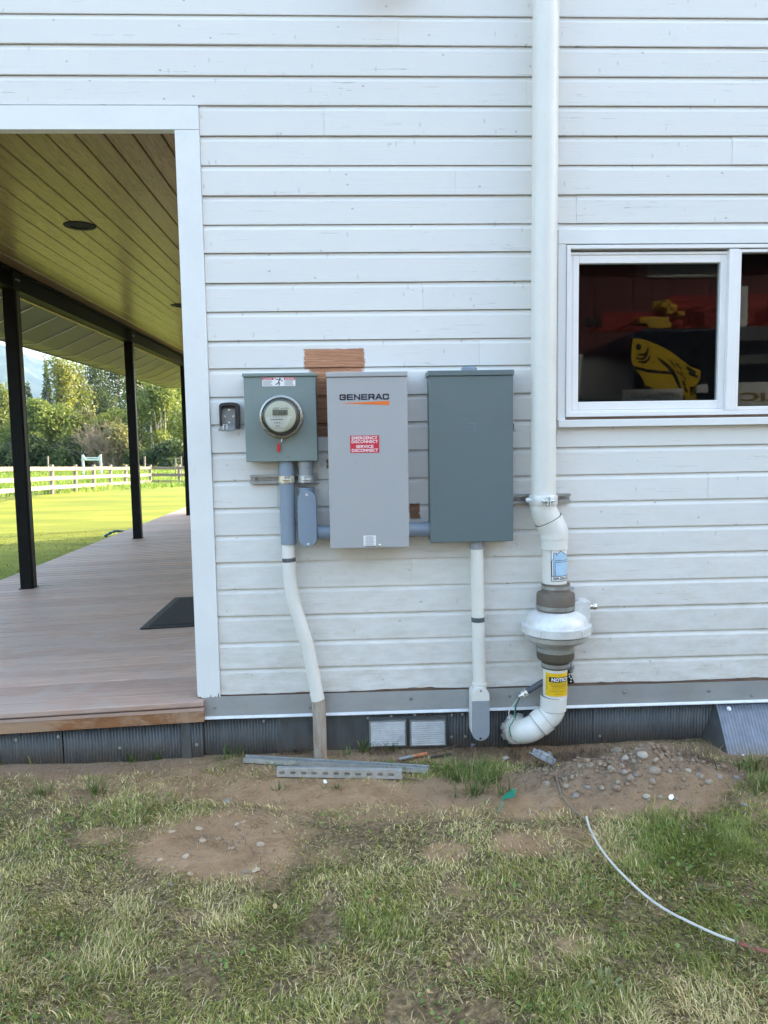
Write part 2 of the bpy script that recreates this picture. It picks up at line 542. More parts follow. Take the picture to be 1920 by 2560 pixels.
MAT['lcd'] = simple('grey_green_lcd', (0.16, 0.19, 0.15), 0.3, var=0.05)
MAT['meter_in'] = simple('meter_interior', (0.14, 0.14, 0.12), 0.5, var=0.1)
MAT['ring'] = metal_material('stainless_ring', (0.36, 0.36, 0.33), 0.28, 0.9, (1, 1, 1), 30, 0.1)
MAT['glass_dome'] = glass_material('clear_glass_cover', (0.95, 0.97, 0.95), 1.5, 1.1)
MAT['pane'] = glass_material('window_glass', (0.80, 0.86, 0.86), 1.52, 0.62)
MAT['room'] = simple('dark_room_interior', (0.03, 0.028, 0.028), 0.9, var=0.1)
MAT['tag_red'] = simple('red_seal_plastic', (0.62, 0.02, 0.02), 0.35, var=0.05)
MAT['mat'] = simple('black_rubber_mat', (0.012, 0.014, 0.018), 0.62, var=0.2, vscale=20)
MAT['roof'] = simple('dark_roof_metal', (0.07, 0.075, 0.08), 0.5, 0.2, var=0.1)
MAT['stain_pvc'] = None


def stained_pvc():
    t = NT('dirt_stained_conduit')
    n1 = t.noise(9, 5, 0.7, (3, 3, 0.6), 0.4)
    c = t.ramp(n1, [(0.28, (0.23, 0.14, 0.085)), (0.48, (0.36, 0.30, 0.24)), (0.75, (0.46, 0.44, 0.40))])
    t.set(c, 0.6)
    t.bump(n1, 0.2, 0.002)
    return t.m


MAT['stain_pvc'] = stained_pvc()

# ------------------------------------------------------------------ lettering
_font = None


def text_geo(s, bold=0.0, spacing=1.0):
    cu = bpy.data.curves.new('lettering', 'FONT')
    cu.body = s
    cu.size = 1.0
    cu.offset = bold
    cu.space_character = spacing
    cu.resolution_u = 3
    ob = bpy.data.objects.new('lettering', cu)
    COL.objects.link(ob)
    dg = bpy.context.evaluated_depsgraph_get()
    me = ob.evaluated_get(dg).to_mesh()
    vs = np.array([v.co[:] for v in me.vertices])
    fs = [tuple(p.vertices) for p in me.polygons]
    ob.evaluated_get(dg).to_mesh_clear()
    bpy.data.objects.remove(ob)
    bpy.data.curves.remove(cu)
    return vs, fs


def text_on(name, s, fn, x0, x1, z0, z1, mat, parent, bold=0.02, spacing=1.0, label=None):
    """lettering filling the rectangle (u: x0..x1, v: z0..z1); fn maps (u, v) to a world point"""
    vs, fs = text_geo(s, bold, spacing)
    lo, hi = vs.min(0), vs.max(0)
    k = (vs - lo) / np.maximum(hi - lo, 1e-9)
    u = x0 + k[:, 0] * (x1 - x0); v = z0 + k[:, 1] * (z1 - z0)
    mb = MB().add([fn(a, b) for a, b in zip(u, v)], fs)
    return mb.build(name, mat, parent, label=label)


def flat(y): return lambda u, v: (u, y, v)


def poly_on(mb, fn, pts): return mb.add([fn(u, v) for u, v in pts], [tuple(range(len(pts)))])


def rect_on(mb, fn, u0, u1, v0, v1, nu=1):
    us = np.linspace(u0, u1, nu + 1)
    vs = [fn(u, v0) for u in us] + [fn(u, v1) for u in us]
    return mb.add(vs, [(i, i + 1, nu + 2 + i, nu + 1 + i) for i in range(nu)])


def stroke_on(mb, fn, pts, w):
    for (a, b) in zip(pts[:-1], pts[1:]):
        a, b = np.array(a, float), np.array(b, float)
        d = b - a; d /= np.linalg.norm(d) + 1e-9
        n = np.array([-d[1], d[0]]) * w / 2; e = d * w / 2
        poly_on(mb, fn, [tuple(a - e - n), tuple(b + e - n), tuple(b + e + n), tuple(a - e + n)])
    return mb


# =================================================================== GROUND
BARE = [(620, 1965, 640, 52, .62), (1000, 2030, 420, 36, .5), (1420, 2100, 200, 46, .5), (1150, 2230, 60, 26, .45), (820, 2140, 70, 26, .5),
          # px centre, half axes, strength: bare soil patches
    (545, 2115, 215, 92, 1.0), (800, 1985, 270, 42, .95), (1110, 1990, 160, 50, 1.0), (1560, 1965, 260, 75, 1.0), (560, 1985, 160, 30, .8),
    (1340, 1990, 150, 60, 1.0), (250, 2090, 90, 26, .55), (1310, 2115, 90, 32, .75), (1120, 2135, 70, 30, .7), (1900, 1990, 60, 70, .5),
    (1560, 2135, 80, 26, .6), (150, 1902, 420, 46, 1.0), (420, 1905, 140, 30, .5), (1440, 2360, 60, 36, .5), (1330, 2410, 60, 30, .4),
    (470, 2290, 60, 18, .4), (1860, 2320, 60, 30, .5), (215, 2400, 50, 20, .35), (1690, 2520, 60, 25, .3), (1000, 1880, 1400, 24, .75), (500, 2480, 60, 20, .3)]
STRAW = [(200, 1990, 380, 50, .55), (700, 2040, 260, 60, .35), (1200, 2060, 300, 45, .45), (1330, 2330, 160, 90, .4), (1000, 2440, 260, 80, .25), (1500, 2075, 160, 30, .4), (60, 2120, 160, 60, .3)]
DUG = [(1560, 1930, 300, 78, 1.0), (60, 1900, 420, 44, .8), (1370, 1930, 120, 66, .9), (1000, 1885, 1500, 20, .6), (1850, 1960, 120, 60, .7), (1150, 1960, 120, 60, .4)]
LUSH = [(1700, 2110, 190, 90, 1.0), (1850, 2380, 160, 140, .6), (130, 2420, 260, 150, .7), (1180, 1965, 110, 60, .8), (760, 2330, 300, 70, .35), (1480, 2450, 240, 110, .6),
        (640, 2000, 60, 20, .6), (1890, 1950, 90, 40, .6), (370, 2040, 200, 60, .35), (900, 2480, 300, 60, .3)]


def field(P, blobs):
    px = topx(P)
    s = np.zeros(len(P))
    wob = .45 + 1.1 * (.5 * vnoise(P[:, 0], P[:, 1], 4.5, 61) + .3 * vnoise(P[:, 0], P[:, 1], 11, 62) + .2 * vnoise(P[:, 0], P[:, 1], 28, 63))
    for cx, cy, ax, ay, w in blobs:
        d = (((px[:, 0] - cx) / ax) ** 2 + ((px[:, 1] - cy) / ay) ** 2) * wob
        s = np.maximum(s, w * np.exp(-d ** 2 * 0.7))
    return s


def vnoise(x, y, f, seed=0):
    """smooth value noise"""
    xs, ys = x * f + seed * 17.3, y * f + seed * 9.1
    xi, yi = np.floor(xs).astype(int), np.floor(ys).astype(int)
    fx, fy = xs - xi, ys - yi
    fx, fy = fx * fx * (3 - 2 * fx), fy * fy * (3 - 2 * fy)

    def h(a, b):
        v = np.sin(a * 127.1 + b * 311.7 + seed * 74.7) * 43758.5453
        return v - np.floor(v)
    return (h(xi, yi) * (1 - fx) + h(xi + 1, yi) * fx) * (1 - fy) + (h(xi, yi + 1) * (1 - fx) + h(xi + 1, yi + 1) * fx) * fy


MOUND = gp(1600, 1945, 0.03)


def ground_z(x, y):
    x, y = np.asarray(x, float), np.asarray(y, float)
    z = 0.018 * (vnoise(x, y, 2.3, 1) - .5) + 0.012 * (vnoise(x, y, 7, 2) - .5) + 0.006 * (vnoise(x, y, 21, 3) - .5)
    d = ((x - MOUND[0]) / 0.43) ** 2 + ((y - MOUND[1]) / 0.15) ** 2
    z = z + 0.15 * np.exp(-d) * (0.6 + 0.8 * vnoise(x, y, 9, 4)) + 0.045 * np.exp(-d * .5) * (vnoise(x, y, 22, 5) - .5) + 0.02 * np.exp(-d * .5) * (vnoise(x, y, 55, 6) - .5)
    d = ((x - 0.98) / 0.16) ** 2 + ((y + 0.11) / 0.07) ** 2
    z = z - 0.05 * np.exp(-d)
    d = ((x - 1.95) / 0.25) ** 2 + ((y + 0.33) / 0.10) ** 2
    z = z + 0.03 * np.exp(-d)
    # lawn behind the house: lower by the deck, a swell under the fence, falling off beyond it
    ax = np.clip((y - 0.3) / 2.0, 0, 1)
    lawn = np.interp(y, [0, 2, 6, 12, 19, 24, 30, 60, 200], [0, -.06, -.1, -.1, .10, .0, -.28, -.3, -.3])
    z = z * (1 - ax) + lawn * ax
    return z


def make_ground():
    xs = np.concatenate([[-4000, -1500, -600, -250, -120, -70, -45], np.arange(-32, -4, 1.0), np.arange(-4, -2.6, .2), np.arange(-2.6, 3.2, 0.022), np.arange(3.2, 6, .2), np.arange(6, 30, 2), [45, 80, 200, 800, 2500]])
    ys = np.concatenate([[-2500, -600, -200, -80, -40], np.arange(-24, -4, 2.0), np.arange(-4, -2.6, .1), np.arange(-2.6, 0.25, 0.02), np.arange(.25, 2, .25), np.arange(2, 34, 1.0), [36, 40, 48, 60, 80, 120, 250, 600, 1500, 4000]])
    X, Y = np.meshgrid(xs, ys)
    x, y = X.ravel(), Y.ravel()
    z = ground_z(x, y)
    nx, ny = len(xs), len(ys)
    vs = np.stack([x, y, z], 1)
    i = np.arange(nx * ny).reshape(ny, nx)
    q = np.stack([i[:-1, :-1], i[:-1, 1:], i[1:, 1:], i[1:, :-1]], -1).reshape(-1, 4)
    me = bpy.data.meshes.new('ground')
    me.vertices.add(len(vs)); me.vertices.foreach_set('co', vs.ravel())
    me.loops.add(q.size); me.loops.foreach_set('vertex_index', q.ravel().astype(np.int32))
    me.polygons.add(len(q)); me.polygons.foreach_set('loop_start', np.arange(0, q.size, 4, dtype=np.int32))
    me.polygons.foreach_set('use_smooth', np.ones(len(q), bool))
    me.update(calc_edges=True)
    near = (y > -2.7) & (y < 0.3) & (np.abs(x) < 4)
    soil = np.zeros(len(vs))
    soil[near] = field(np.stack([x, y, np.zeros_like(x)], 1)[near], BARE)
    lawn = ((y > 0.5) | (x < -60)).astype(float)
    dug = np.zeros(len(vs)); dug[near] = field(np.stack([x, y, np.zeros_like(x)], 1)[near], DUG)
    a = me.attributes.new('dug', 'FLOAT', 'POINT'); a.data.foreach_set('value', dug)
    a = me.attributes.new('soil', 'FLOAT', 'POINT'); a.data.foreach_set('value', soil)
    a = me.attributes.new('lawn', 'FLOAT', 'POINT'); a.data.foreach_set('value', lawn)
    t = NT('ground_soil_and_turf')
    at1 = t.n('Attribute', attribute_name='soil'); at2 = t.n('Attribute', attribute_name='lawn')
    n1 = t.noise(7, 8, 0.7); n2 = t.noise(45, 5, 0.7); n3 = t.noise(1.3, 4, 0.6)
    dirt = t.ramp(n1, [(0.25, (0.25, 0.15, 0.08)), (0.5, (0.39, 0.25, 0.14)), (0.75, (0.49, 0.335, 0.205))])
    dirt = t.mix(t.math('MULTIPLY', t.ramp(n2, [(0.45, 0), (0.7, 1)]), 0.30), dirt, (0.22, 0.15, 0.105))
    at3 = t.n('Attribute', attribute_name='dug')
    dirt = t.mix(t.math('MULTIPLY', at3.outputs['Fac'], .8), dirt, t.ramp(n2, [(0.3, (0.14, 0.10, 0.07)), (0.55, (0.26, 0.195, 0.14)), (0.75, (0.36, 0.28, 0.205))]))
    thatch = t.ramp(n2, [(0.3, (0.05, 0.037, 0.02)), (0.52, (0.20, 0.145, 0.08)), (0.74, (0.44, 0.335, 0.19))])
    c = t.mix(t.ramp(at1.outputs['Fac'], [(0.25, 0), (0.6, 1)]), thatch, dirt)
    stripes = t.noise(1.0, 5, 0.6, (0.25, 1.4, 1))
    lw = t.ramp(stripes, [(0.3, (0.115, 0.145, 0.014)), (0.52, (0.18, 0.20, 0.018)), (0.7, (0.26, 0.26, 0.032))])
    lw = t.mix(t.math('MULTIPLY', t.ramp(n1, [(0.4, 0), (0.7, 1)]), 0.3), lw, (0.08, 0.15, 0.018))
    c = t.mix(at2.outputs['Fac'], c, lw)
    t.set(c, 0.9)
    t.b.inputs['Specular IOR Level'].default_value = 0.2
    h = t.math('ADD', n2, t.math('MULTIPLY', t.noise(160, 4, 0.7), 0.5))
    t.bump(t.math('MULTIPLY', h, t.math('SUBTRACT', 1.0, t.math('MULTIPLY', at2.outputs['Fac'], .85))), 0.9, 0.014)
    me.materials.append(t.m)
    o = bpy.data.objects.new('ground', me); COL.objects.link(o)
    tag(o, kind='structure')
    return o


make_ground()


def blades_object(name, roots, hgt, wid, lean, leandir, cols, mat, label, cat, nseg=2):
    n = len(roots)
    d = np.stack([np.cos(leandir), np.sin(leandir), np.zeros(n)], 1)
    side = np.stack([-np.sin(leandir + RNG.normal(0, .7, n)), np.cos(leandir), np.zeros(n)], 1)
    side /= np.linalg.norm(side, axis=1)[:, None]
    up = np.array([0, 0, 1.0])
    lv = []
    for k, tt in enumerate((0.0, 0.5, 1.0)):
        ang = lean * (0.45 + 0.75 * tt)
        p = roots + (hgt * tt)[:, None] * (np.cos(ang)[:, None] * up + np.sin(ang)[:, None] * d)
        lv.append(p)
    w = wid[:, None] * 0.5
    V = np.stack([lv[0] - side * w, lv[0] + side * w, lv[1] - side * w * .8, lv[1] + side * w * .8, lv[2]], 1).reshape(-1, 3)
    b = np.arange(n) * 5
    quads = np.stack([b, b + 1, b + 3, b + 2], 1)
    tris = np.stack([b + 2, b + 3, b + 4], 1)
    me = bpy.data.meshes.new(name)
    me.vertices.add(len(V)); me.vertices.foreach_set('co', V.ravel())
    li = np.concatenate([quads.ravel(), tris.ravel()]).astype(np.int32)
    me.loops.add(len(li)); me.loops.foreach_set('vertex_index', li)
    ls = np.concatenate([np.arange(n) * 4, 4 * n + np.arange(n) * 3]).astype(np.int32)
    me.polygons.add(2 * n); me.polygons.foreach_set('loop_start', ls)
    me.update(calc_edges=True)
    ca_ = me.color_attributes.new('blade_colour', 'FLOAT_COLOR', 'POINT')
    C4 = np.repeat(np.concatenate([cols, np.ones((n, 1))], 1), 5, axis=0)
    ca_.data.foreach_set('color', C4.ravel())
    me.materials.append(mat)
    o = bpy.data.objects.new(name, me); COL.objects.link(o)
    return tag(o, label, cat, kind='stuff')


def grass_material(name, trans=0.12):
    t = NT(name)
    a = t.n('Attribute', attribute_name='blade_colour')
    t.set(a.outputs['Color'], 0.55)
    t.b.inputs['Specular IOR Level'].default_value = 0.3
    tr = t.n('BsdfTranslucent'); t.l(a.outputs['Color'], tr.inputs[0])
    mx = t.n('MixShader', Fac=trans)
    t.l(t.b.outputs[0], mx.inputs[1]); t.l(tr.outputs[0], mx.inputs[2]); t.l(mx.outputs[0], t.out.inputs[0])
    return t.m


MAT['grass'] = grass_material('grass_blade')
MAT['lawn_blade'] = grass_material('lawn_blade', .5)


def make_grass():
    N = 680000
    x = RNG.uniform(-2.7, 3.1, N); y = RNG.uniform(-2.55, -0.03, N)
    P = np.stack([x, y, np.zeros(N)], 1)
    bare = field(P, BARE); lush = field(P, LUSH); stw = field(P, STRAW)
    clump = vnoise(x, y, 9, 7) * .6 + vnoise(x, y, 24, 8) * .4
    patch = vnoise(x, y, 2.6, 9)
    dens = np.clip(0.52 + 1.5 * (clump - .5) + 0.7 * (patch - .5) + .40 * lush, 0.03, 1) * np.clip(1.05 - 1.25 * bare, 0.0, 1) * (1 - .25 * stw)
    dens = np.where(y > -0.16, dens * .5, dens)
    keep = RNG.random(N) < dens
    keep &= ~((((x - MOUND[0]) / 0.5) ** 2 + ((y - MOUND[1]) / 0.15) ** 2 < 1) & (RNG.random(N) > .02))
    keep &= ~((x > 1.72) & (y > -0.33))
    x, y, lush, patch, clump, bare, stw = [a[keep] for a in (x, y, lush, patch, clump, bare, stw)]
    n = len(x)
    roots = np.stack([x, y, ground_z(x, y) - .002], 1)
    h = RNG.uniform(.014, .035, n) * (0.65 + .7 * clump) * (1 + .45 * lush) * np.where(RNG.random(n) < .12, .5, 1.0)
    wid = RNG.uniform(.0015, .0040, n)
    lean = np.clip(np.abs(RNG.normal(1.08 - .42 * lush, .34, n)), .05, 1.5)
    ld = vnoise(x, y, 3.5, 12) * 6.28 * 1.6 + RNG.normal(0, 1.1, n)
    g1, g2 = np.array([.05, .07, .016]), np.array([.40, .40, .09])
    s1, s2 = np.array([.36, .27, .11]), np.array([.85, .72, .38])
    k = RNG.random((n, 1))
    green = g1 + (g2 - g1) * k
    green = green + (np.array([.20, .28, .055]) - green) * (.6 * np.clip(lush, 0, 1))[:, None]
    straw = s1 + (s2 - s1) * RNG.random((n, 1))
    ps = np.clip(0.64 + 1.0 * (vnoise(x, y, 1.7, 14) - .5) + .7 * (vnoise(x, y, 5.5, 15) - .5) - .36 * lush + .25 * bare + .7 * stw + 0.1 * np.clip((y + 0.9), 0, 1), .06, .85)
    cols = np.where(RNG.random((n, 1)) < ps[:, None], straw, green)
    mixn = (RNG.random((n, 1)) < .3)
    cols = np.where(mixn, .5 * cols + .5 * green, cols)
    return blades_object('grass', roots, h, wid, lean, ld, cols, MAT['grass'], 'short matted green and straw coloured grass in front of the house wall', 'grass'), n


g_ob, n_blades = make_grass()


def make_straw():
    """dead straw lying flat, also on the bare soil"""
    N = 5200
    x = RNG.uniform(-2.5, 3.0, N); y = RNG.uniform(-2.4, -0.05, N)
    keep = ~((x > 1.72) & (y > -0.33)); x, y = x[keep], y[keep]; N = len(x)
    roots = np.stack([x, y, ground_z(x, y) + .004], 1)
    h = RNG.uniform(.03, .085, N); wid = RNG.uniform(.0018, .0034, N)
    lean = RNG.uniform(1.35, 1.55, N); ld = RNG.uniform(0, 6.28, N)
    k = RNG.random((N, 1))
    cols = np.array([.26, .19, .10]) + k * np.array([.24, .22, .16])
    dk = RNG.random((N, 1)) < .35
    cols = np.where(dk, cols * .3, cols)
    blades_object('straw_litter', roots, h, wid, lean, ld, cols, MAT['grass'], 'dry straw and dead grass stems lying on the soil', 'straw')


make_straw()


def make_tufts():
    """taller weeds along the foot of the wall and on the disturbed soil"""
    R, H, Wd, L, D, Cc = [], [], [], [], [], []
    spots = [((350, 1880), 26, .15), ((395, 1895), 22, .10), ((560, 1900), 20, .10), ((600, 1888), 20, .08), ((905, 1885), 26, .10), ((975, 1880), 28, .11), ((870, 1892), 16, .07),
             ((1150, 1950), 60, .14), ((1180, 1985), 60, .13), ((1230, 1960), 50, .12), ((1195, 1930), 40, .10), ((1270, 1990), 30, .10), ((1110, 1930), 30, .10),
             ((1770, 1900), 22, .09), ((1890, 1945), 50, .12), ((1850, 1955), 30, .08), ((1900, 1985), 60, .10), ((240, 1985), 60, .09), ((105, 1990), 50, .10), ((700, 1975), 16, .06), ((840, 1972), 22, .05), ((20, 1890), 20, .1), ((95, 1900), 15, .07)]
    for (p, n, hh) in spots:
        c = gp(*p, 0.0)
        for _ in range(n):
            a = random.uniform(0, 6.28); r = abs(random.gauss(0, .045 if n > 28 else .025))
            R.append((c[0] + r * math.cos(a), min(c[1] + .6 * r * math.sin(a), -.012), 0))
            H.append(random.uniform(.45, 1.1) * hh); Wd.append(random.uniform(.003, .006)); L.append(abs(random.gauss(.55, .3))); D.append(a + random.gauss(0, .6))
            k = random.random()
            Cc.append((.055 + .09 * k, .105 + .09 * k, .025 + .02 * k) if random.random() < .82 else (.33, .27, .13))
    R = np.array(R); R[:, 2] = ground_z(R[:, 0], R[:, 1]) - .003
    blades_object('weed_tufts', R, np.array(H), np.array(Wd), np.array(L), np.array(D), np.array(Cc), MAT['grass'], 'taller green grass tufts growing along the foot of the wall', 'weeds')


make_tufts()


def make_clover():
    """small round weed leaves and dry leaf bits among the blades"""
    N = 15000
    x = RNG.uniform(-2.5, 3.0, N); y = RNG.uniform(-2.45, -.12, N)
    P = np.stack([x, y, np.zeros(N)], 1)
    keep = (vnoise(x, y, 3.2, 41) * .6 + vnoise(x, y, 9, 42) * .4 > .56) & (field(P, BARE) < .45) & ~((x > 1.72) & (y > -.33))
    x, y = x[keep], y[keep]; n = len(x)
    z = ground_z(x, y) + RNG.uniform(.008, .032, n)
    a = RNG.uniform(0, 6.28, n); r = RNG.uniform(.004, .0085, n)
    u = np.stack([np.cos(a), np.sin(a), RNG.normal(0, .35, n)], 1) * r[:, None]
    v = np.stack([-np.sin(a), np.cos(a), RNG.normal(0, .35, n)], 1) * (r * RNG.uniform(.5, .95, n))[:, None]
    c = np.stack([x, y, z], 1)
    V = np.stack([c - u, c - u * .45 - v * .9, c + u * .45 - v * .9, c + u, c + u * .45 + v * .9, c - u * .45 + v * .9], 1).reshape(-1, 3)
    me = bpy.data.meshes.new('clover')
    me.vertices.add(6 * n); me.vertices.foreach_set('co', V.ravel())
    me.loops.add(6 * n); me.loops.foreach_set('vertex_index', np.arange(6 * n, dtype=np.int32))
    me.polygons.add(n); me.polygons.foreach_set('loop_start', np.arange(0, 6 * n, 6, dtype=np.int32))
    me.update(calc_edges=True)
    k = RNG.random((n, 1)); dry = RNG.random((n, 1)) < .22
    cols = np.where(dry, np.array([.34, .24, .12]) * (.5 + k), np.array([.075, .13, .03]) + k * np.array([.12, .14, .035]))
    ca_ = me.color_attributes.new('blade_colour', 'FLOAT_COLOR', 'POINT')
    ca_.data.foreach_set('color', np.repeat(np.concatenate([cols, np.ones((n, 1))], 1), 6, axis=0).ravel())
    me.materials.append(MAT['grass'])
    o = bpy.data.objects.new('clover', me); COL.objects.link(o)
    tag(o, 'small round clover leaves and dry leaf bits among the grass', 'clover', kind='stuff')


make_clover()


def make_lawn():
    N = 30000
    y = 3.0 + 8 * RNG.random(N) ** 1.2
    x = -3.65 - RNG.random(N) * np.minimum(0.5 * (y + 3.65) + 1.0, 12)
    P = np.stack([x, y, ground_z(x, y)], 1)
    depth = y + 3.65
    far = (y > 15) & (x < -7.4)
    h = RNG.uniform(.006, .013, N) * (1 + .02 * depth)
    wid = .005 + .0012 * depth * RNG.uniform(.6, 1.2, N)
    lean = np.abs(RNG.normal(1.05, .3, N)); ld = RNG.uniform(0, 6.28, N)
    k = vnoise(x * .35, y * 1.6, 1.2, 21)[:, None] * .85 + .15 * RNG.random((N, 1))
    cols = np.array([.12, .155, .015]) + k * np.array([.14, .10, .02])
    blades_object('lawn_grass', P, h, wid, lean, ld, cols, MAT['lawn_blade'], 'mown bright green lawn beside the porch', 'lawn')
    # rough pasture under and beyond the rail fence
    N = 42000
    x = RNG.uniform(-34, -3.5, N); y = RNG.uniform(17, 62, N)
    keep = ((x + 10.6) * .79 + (y - 16.2) * -.61 < -1.0) | (y > 28.6)
    x, y = x[keep], y[keep]; N = len(x)
    P = np.stack([x, y, ground_z(x, y)], 1); depth = y + 3.65
    h = RNG.uniform(.08, .28, N); wid = .012 + .0012 * depth * RNG.uniform(.5, 1.2, N)
    k = vnoise(x, y, .5, 22)[:, None] * .6 + .4 * RNG.random((N, 1))
    cols = np.array([.10, .19, .025]) + k * np.array([.17, .17, .05])
    blades_object('pasture_grass', P, h, wid, np.abs(RNG.normal(.4, .3, N)), RNG.uniform(0, 6.28, N), cols, MAT['lawn_blade'], 'longer rough pasture grass beyond the rail fence', 'pasture')


make_lawn()

# =================================================================== HOUSE
house = thing('house', 'white painted house with horizontal lap siding and a white framed window', 'house', (0.6, 0.0, 0.0))
ROWZ = [3.5035, 3.3737, 3.2392, 3.1082, 2.9739, 2.8409, 2.7059, 2.5737, 2.4447, 2.3074, 2.1753, 2.0399, 1.9105, 1.7766, 1.6466, 1.5108, 1.3754, 1.244, 1.1109, 0.9794, 0.8453, 0.7132, 0.5793, 0.4472, 0.3145]
ROWTOP = {k: (ROWZ[k - 1] if k else ROWZ[0] + .133) for k in range(25)}
XT0, XT1 = -0.7865, -0.676       # corner trim
XR = 17.0
WX0, WX1, WZ0, WZ1 = at(1393.8, 700, 0)[0], 4.2, at(1600, 1066, 0)[2], at(1600, 575, 0)[2]


def board_prof(z0, z1):
    h = z1 - z0
    return [(0.0, z0), (-.0005, z0 + .004), (.0008, z0 + h * .80), (.0022, z0 + h * .83), (.0085, z0 + h * .90), (.0120, z1 - .0018), (.022, z1 - .001), (.022, z0 + .0008), (.010, z0 + .0008)]


def siding_board(x0, x1, k):
    z0, z1 = ROWZ[k] if k >= 0 else ROWZ[0] - .133 * k, None
    z1 = ROWTOP[k] if k >= 0 else z0 + .133
    dy = random.uniform(-.0018, .0018)
    mb = MB()
    if k == 24:
        # last course: bottom edge rotten and ragged
        n = max(2, int((x1 - x0) / .02)); xs = np.linspace(x0, x1, n + 1)
        prof = board_prof(0, z1 - z0); m = len(prof); vs = []
        for x in xs:
            rag = max(0, vnoise(np.array([x]), np.array([0.]), 2.2, 31)[0] - .50) * .05 + max(0, vnoise(np.array([x]), np.array([0.]), 23, 32)[0] - .55) * .012
            if x > 1.0: rag += .004 + .012 * max(0, vnoise(np.array([x]), np.array([3.]), 6, 33)[0] - .35)
            for (y, z) in prof:
                vs.append((x, y + dy, z0 + z + (rag if z < .006 else 0)))
        fs = [tuple(range(m)), tuple(n * m + i for i in range(m - 1, -1, -1))]
        for i in range(n):
            for j in range(m):
                j2 = (j + 1) % m
                fs.append((i * m + j, (i + 1) * m + j, (i + 1) * m + j2, i * m + j2))
        mb.add(vs, fs)
    else:
        mb.sweepx([(y + dy, z) for y, z in board_prof(z0, z1)], x0, x1)
    return mb.build('siding_board', MAT['siding'], house)


JOINTS = {2: [at(224, 150)[0]], 4: [at(810, 300)[0]], 3: [at(1317, 230)[0]], 1: [at(995, 75)[0]], 5: [at(1831, 370)[0]], 6: [at(1138, 450)[0]], 7: [at(1441, 520)[0]],
          17: [at(694, 1240)[0], at(1770.6, 1220)[0]], 22: [at(1910, 1545)[0]], 24: [at(1257, 1690)[0]], 10: [0.35], 13: [-0.1], 15: [0.95], 20: [0.28], 19: [1.15], 12: [0.62]}
for k in range(-4, 25):
    left = -3.2 if k <= 3 else XT1 + .001
    segs = [left] + sorted(JOINTS.get(k, [])) + [random.uniform(3.2, 4.0), random.uniform(6.5, 8.5), XR]
    z0 = ROWZ[k] if k >= 0 else ROWZ[0] - .133 * k
    z1 = ROWTOP[k] if k >= 0 else z0 + .133
    for a, b in zip(segs[:-1], segs[1:]):
        a, b = a + .0003, b - .0003
        # boards stop at the window casing
        if z0 < WZ1 - .01 and z1 > WZ0 + .01:
            if b > WX0 and a < WX1:
                if a < WX0 - .02: siding_board(a, WX0 - .001, k)
                if b > WX1 + .02: siding_board(WX1 + .001, b, k)
                xa_, xb_ = max(a, WX0 - .0004), min(b, WX1 + .0004)
                pr_ = board_prof(z0, z1)
                if z1 > WZ1 + .012:      # course notched over the head casing
                    MB().sweepx([(min(y_, .021) if y_ > .02 else y_, max(z_, WZ1 + .0008)) for y_, z_ in ((0.0, WZ1 + .0008), *pr_[2:6], (.022, z1 - .0025), (.022, WZ1 + .0008))], xa_, xb_).build('siding_board', MAT['siding'], house)
                if z0 < WZ0 - .012:      # course cut off under the sill
                    MB().sweepx([(0.0, z0), (-.0005, z0 + .004), (.0006, WZ0 - .0008), (.022, WZ0 - .0008), (.022, z0 + .0015), (.010, z0 + .0015)], xa_, xb_).build('siding_board', MAT['siding'], house)
                continue
        siding_board(a, b, k)

# sheathing and gable behind the boards (opening left for the window), roof
mb = MB()
y0, y1 = .024, .16
mb.box(XT1, WX0 + .01, y0, y1, -.3, 3.10); mb.box(WX1, XR, y0, y1, -.3, 3.10)
mb.box(WX0 + .01, WX1, y0, y1, -.3, WZ0 - .002); mb.box(WX0 + .01, WX1, y0, y1, WZ1 + .002, 3.10)
mb.prism([(-3.15, 3.102), (XR, 3.102), (XR, 3.2), (6.9, 7.9), (-3.15, 3.36)], y0 + .002, y1)
mb.build('wall_core', MAT['seam'], house)
MB().box(XR - .15, XR, .161, 12.4, -.3, 3.2).build('side_wall', MAT['trim'], house)
MB().prism([(-.78, -.3), (XR - .151, -.3), (XR - .151, 3.19), (6.9, 7.88), (-3.15, 3.36), (-3.15, 3.18), (-.78, 3.18)], 12.25, 12.4).build('back_wall', MAT['trim'], house)
mb = MB(); mb.box(XT0 + .005, XT0 + .12, .161, 12.249, -.3, 3.148)
mb.build('porch_side_wall', MAT['trim'], house)
for k in range(24):     # siding on the porch side of the house
    z0, z1 = ROWZ[k + 1], ROWTOP[k + 1]
    if z1 > 3.14 or z0 < .32: continue
    pr = board_prof(z0, z1)
    MB().sweepx(pr, .165, 12.24).map(lambda p: (XT0 - .018 + p[1], p[0], p[2])).build('siding_board', MAT['siding'], house)
mb = MB()
for (xa, za, xb, zb) in ((-4.25, 2.96, 6.9, 8.02), (18.0, 2.96, 6.9, 8.02)):
    s = 1 if xb > xa else -1
    mb.prism([(xa, za), (xb, zb), (xb, zb + .16), (xa, za + .16)], -.08, 12.6)
mb.build('roof', MAT['roof'], house)
MB().box(-4.26, -4.2, -.07, 12.59, 2.86, 2.955).build('eave_fascia', MAT['trim'], house)

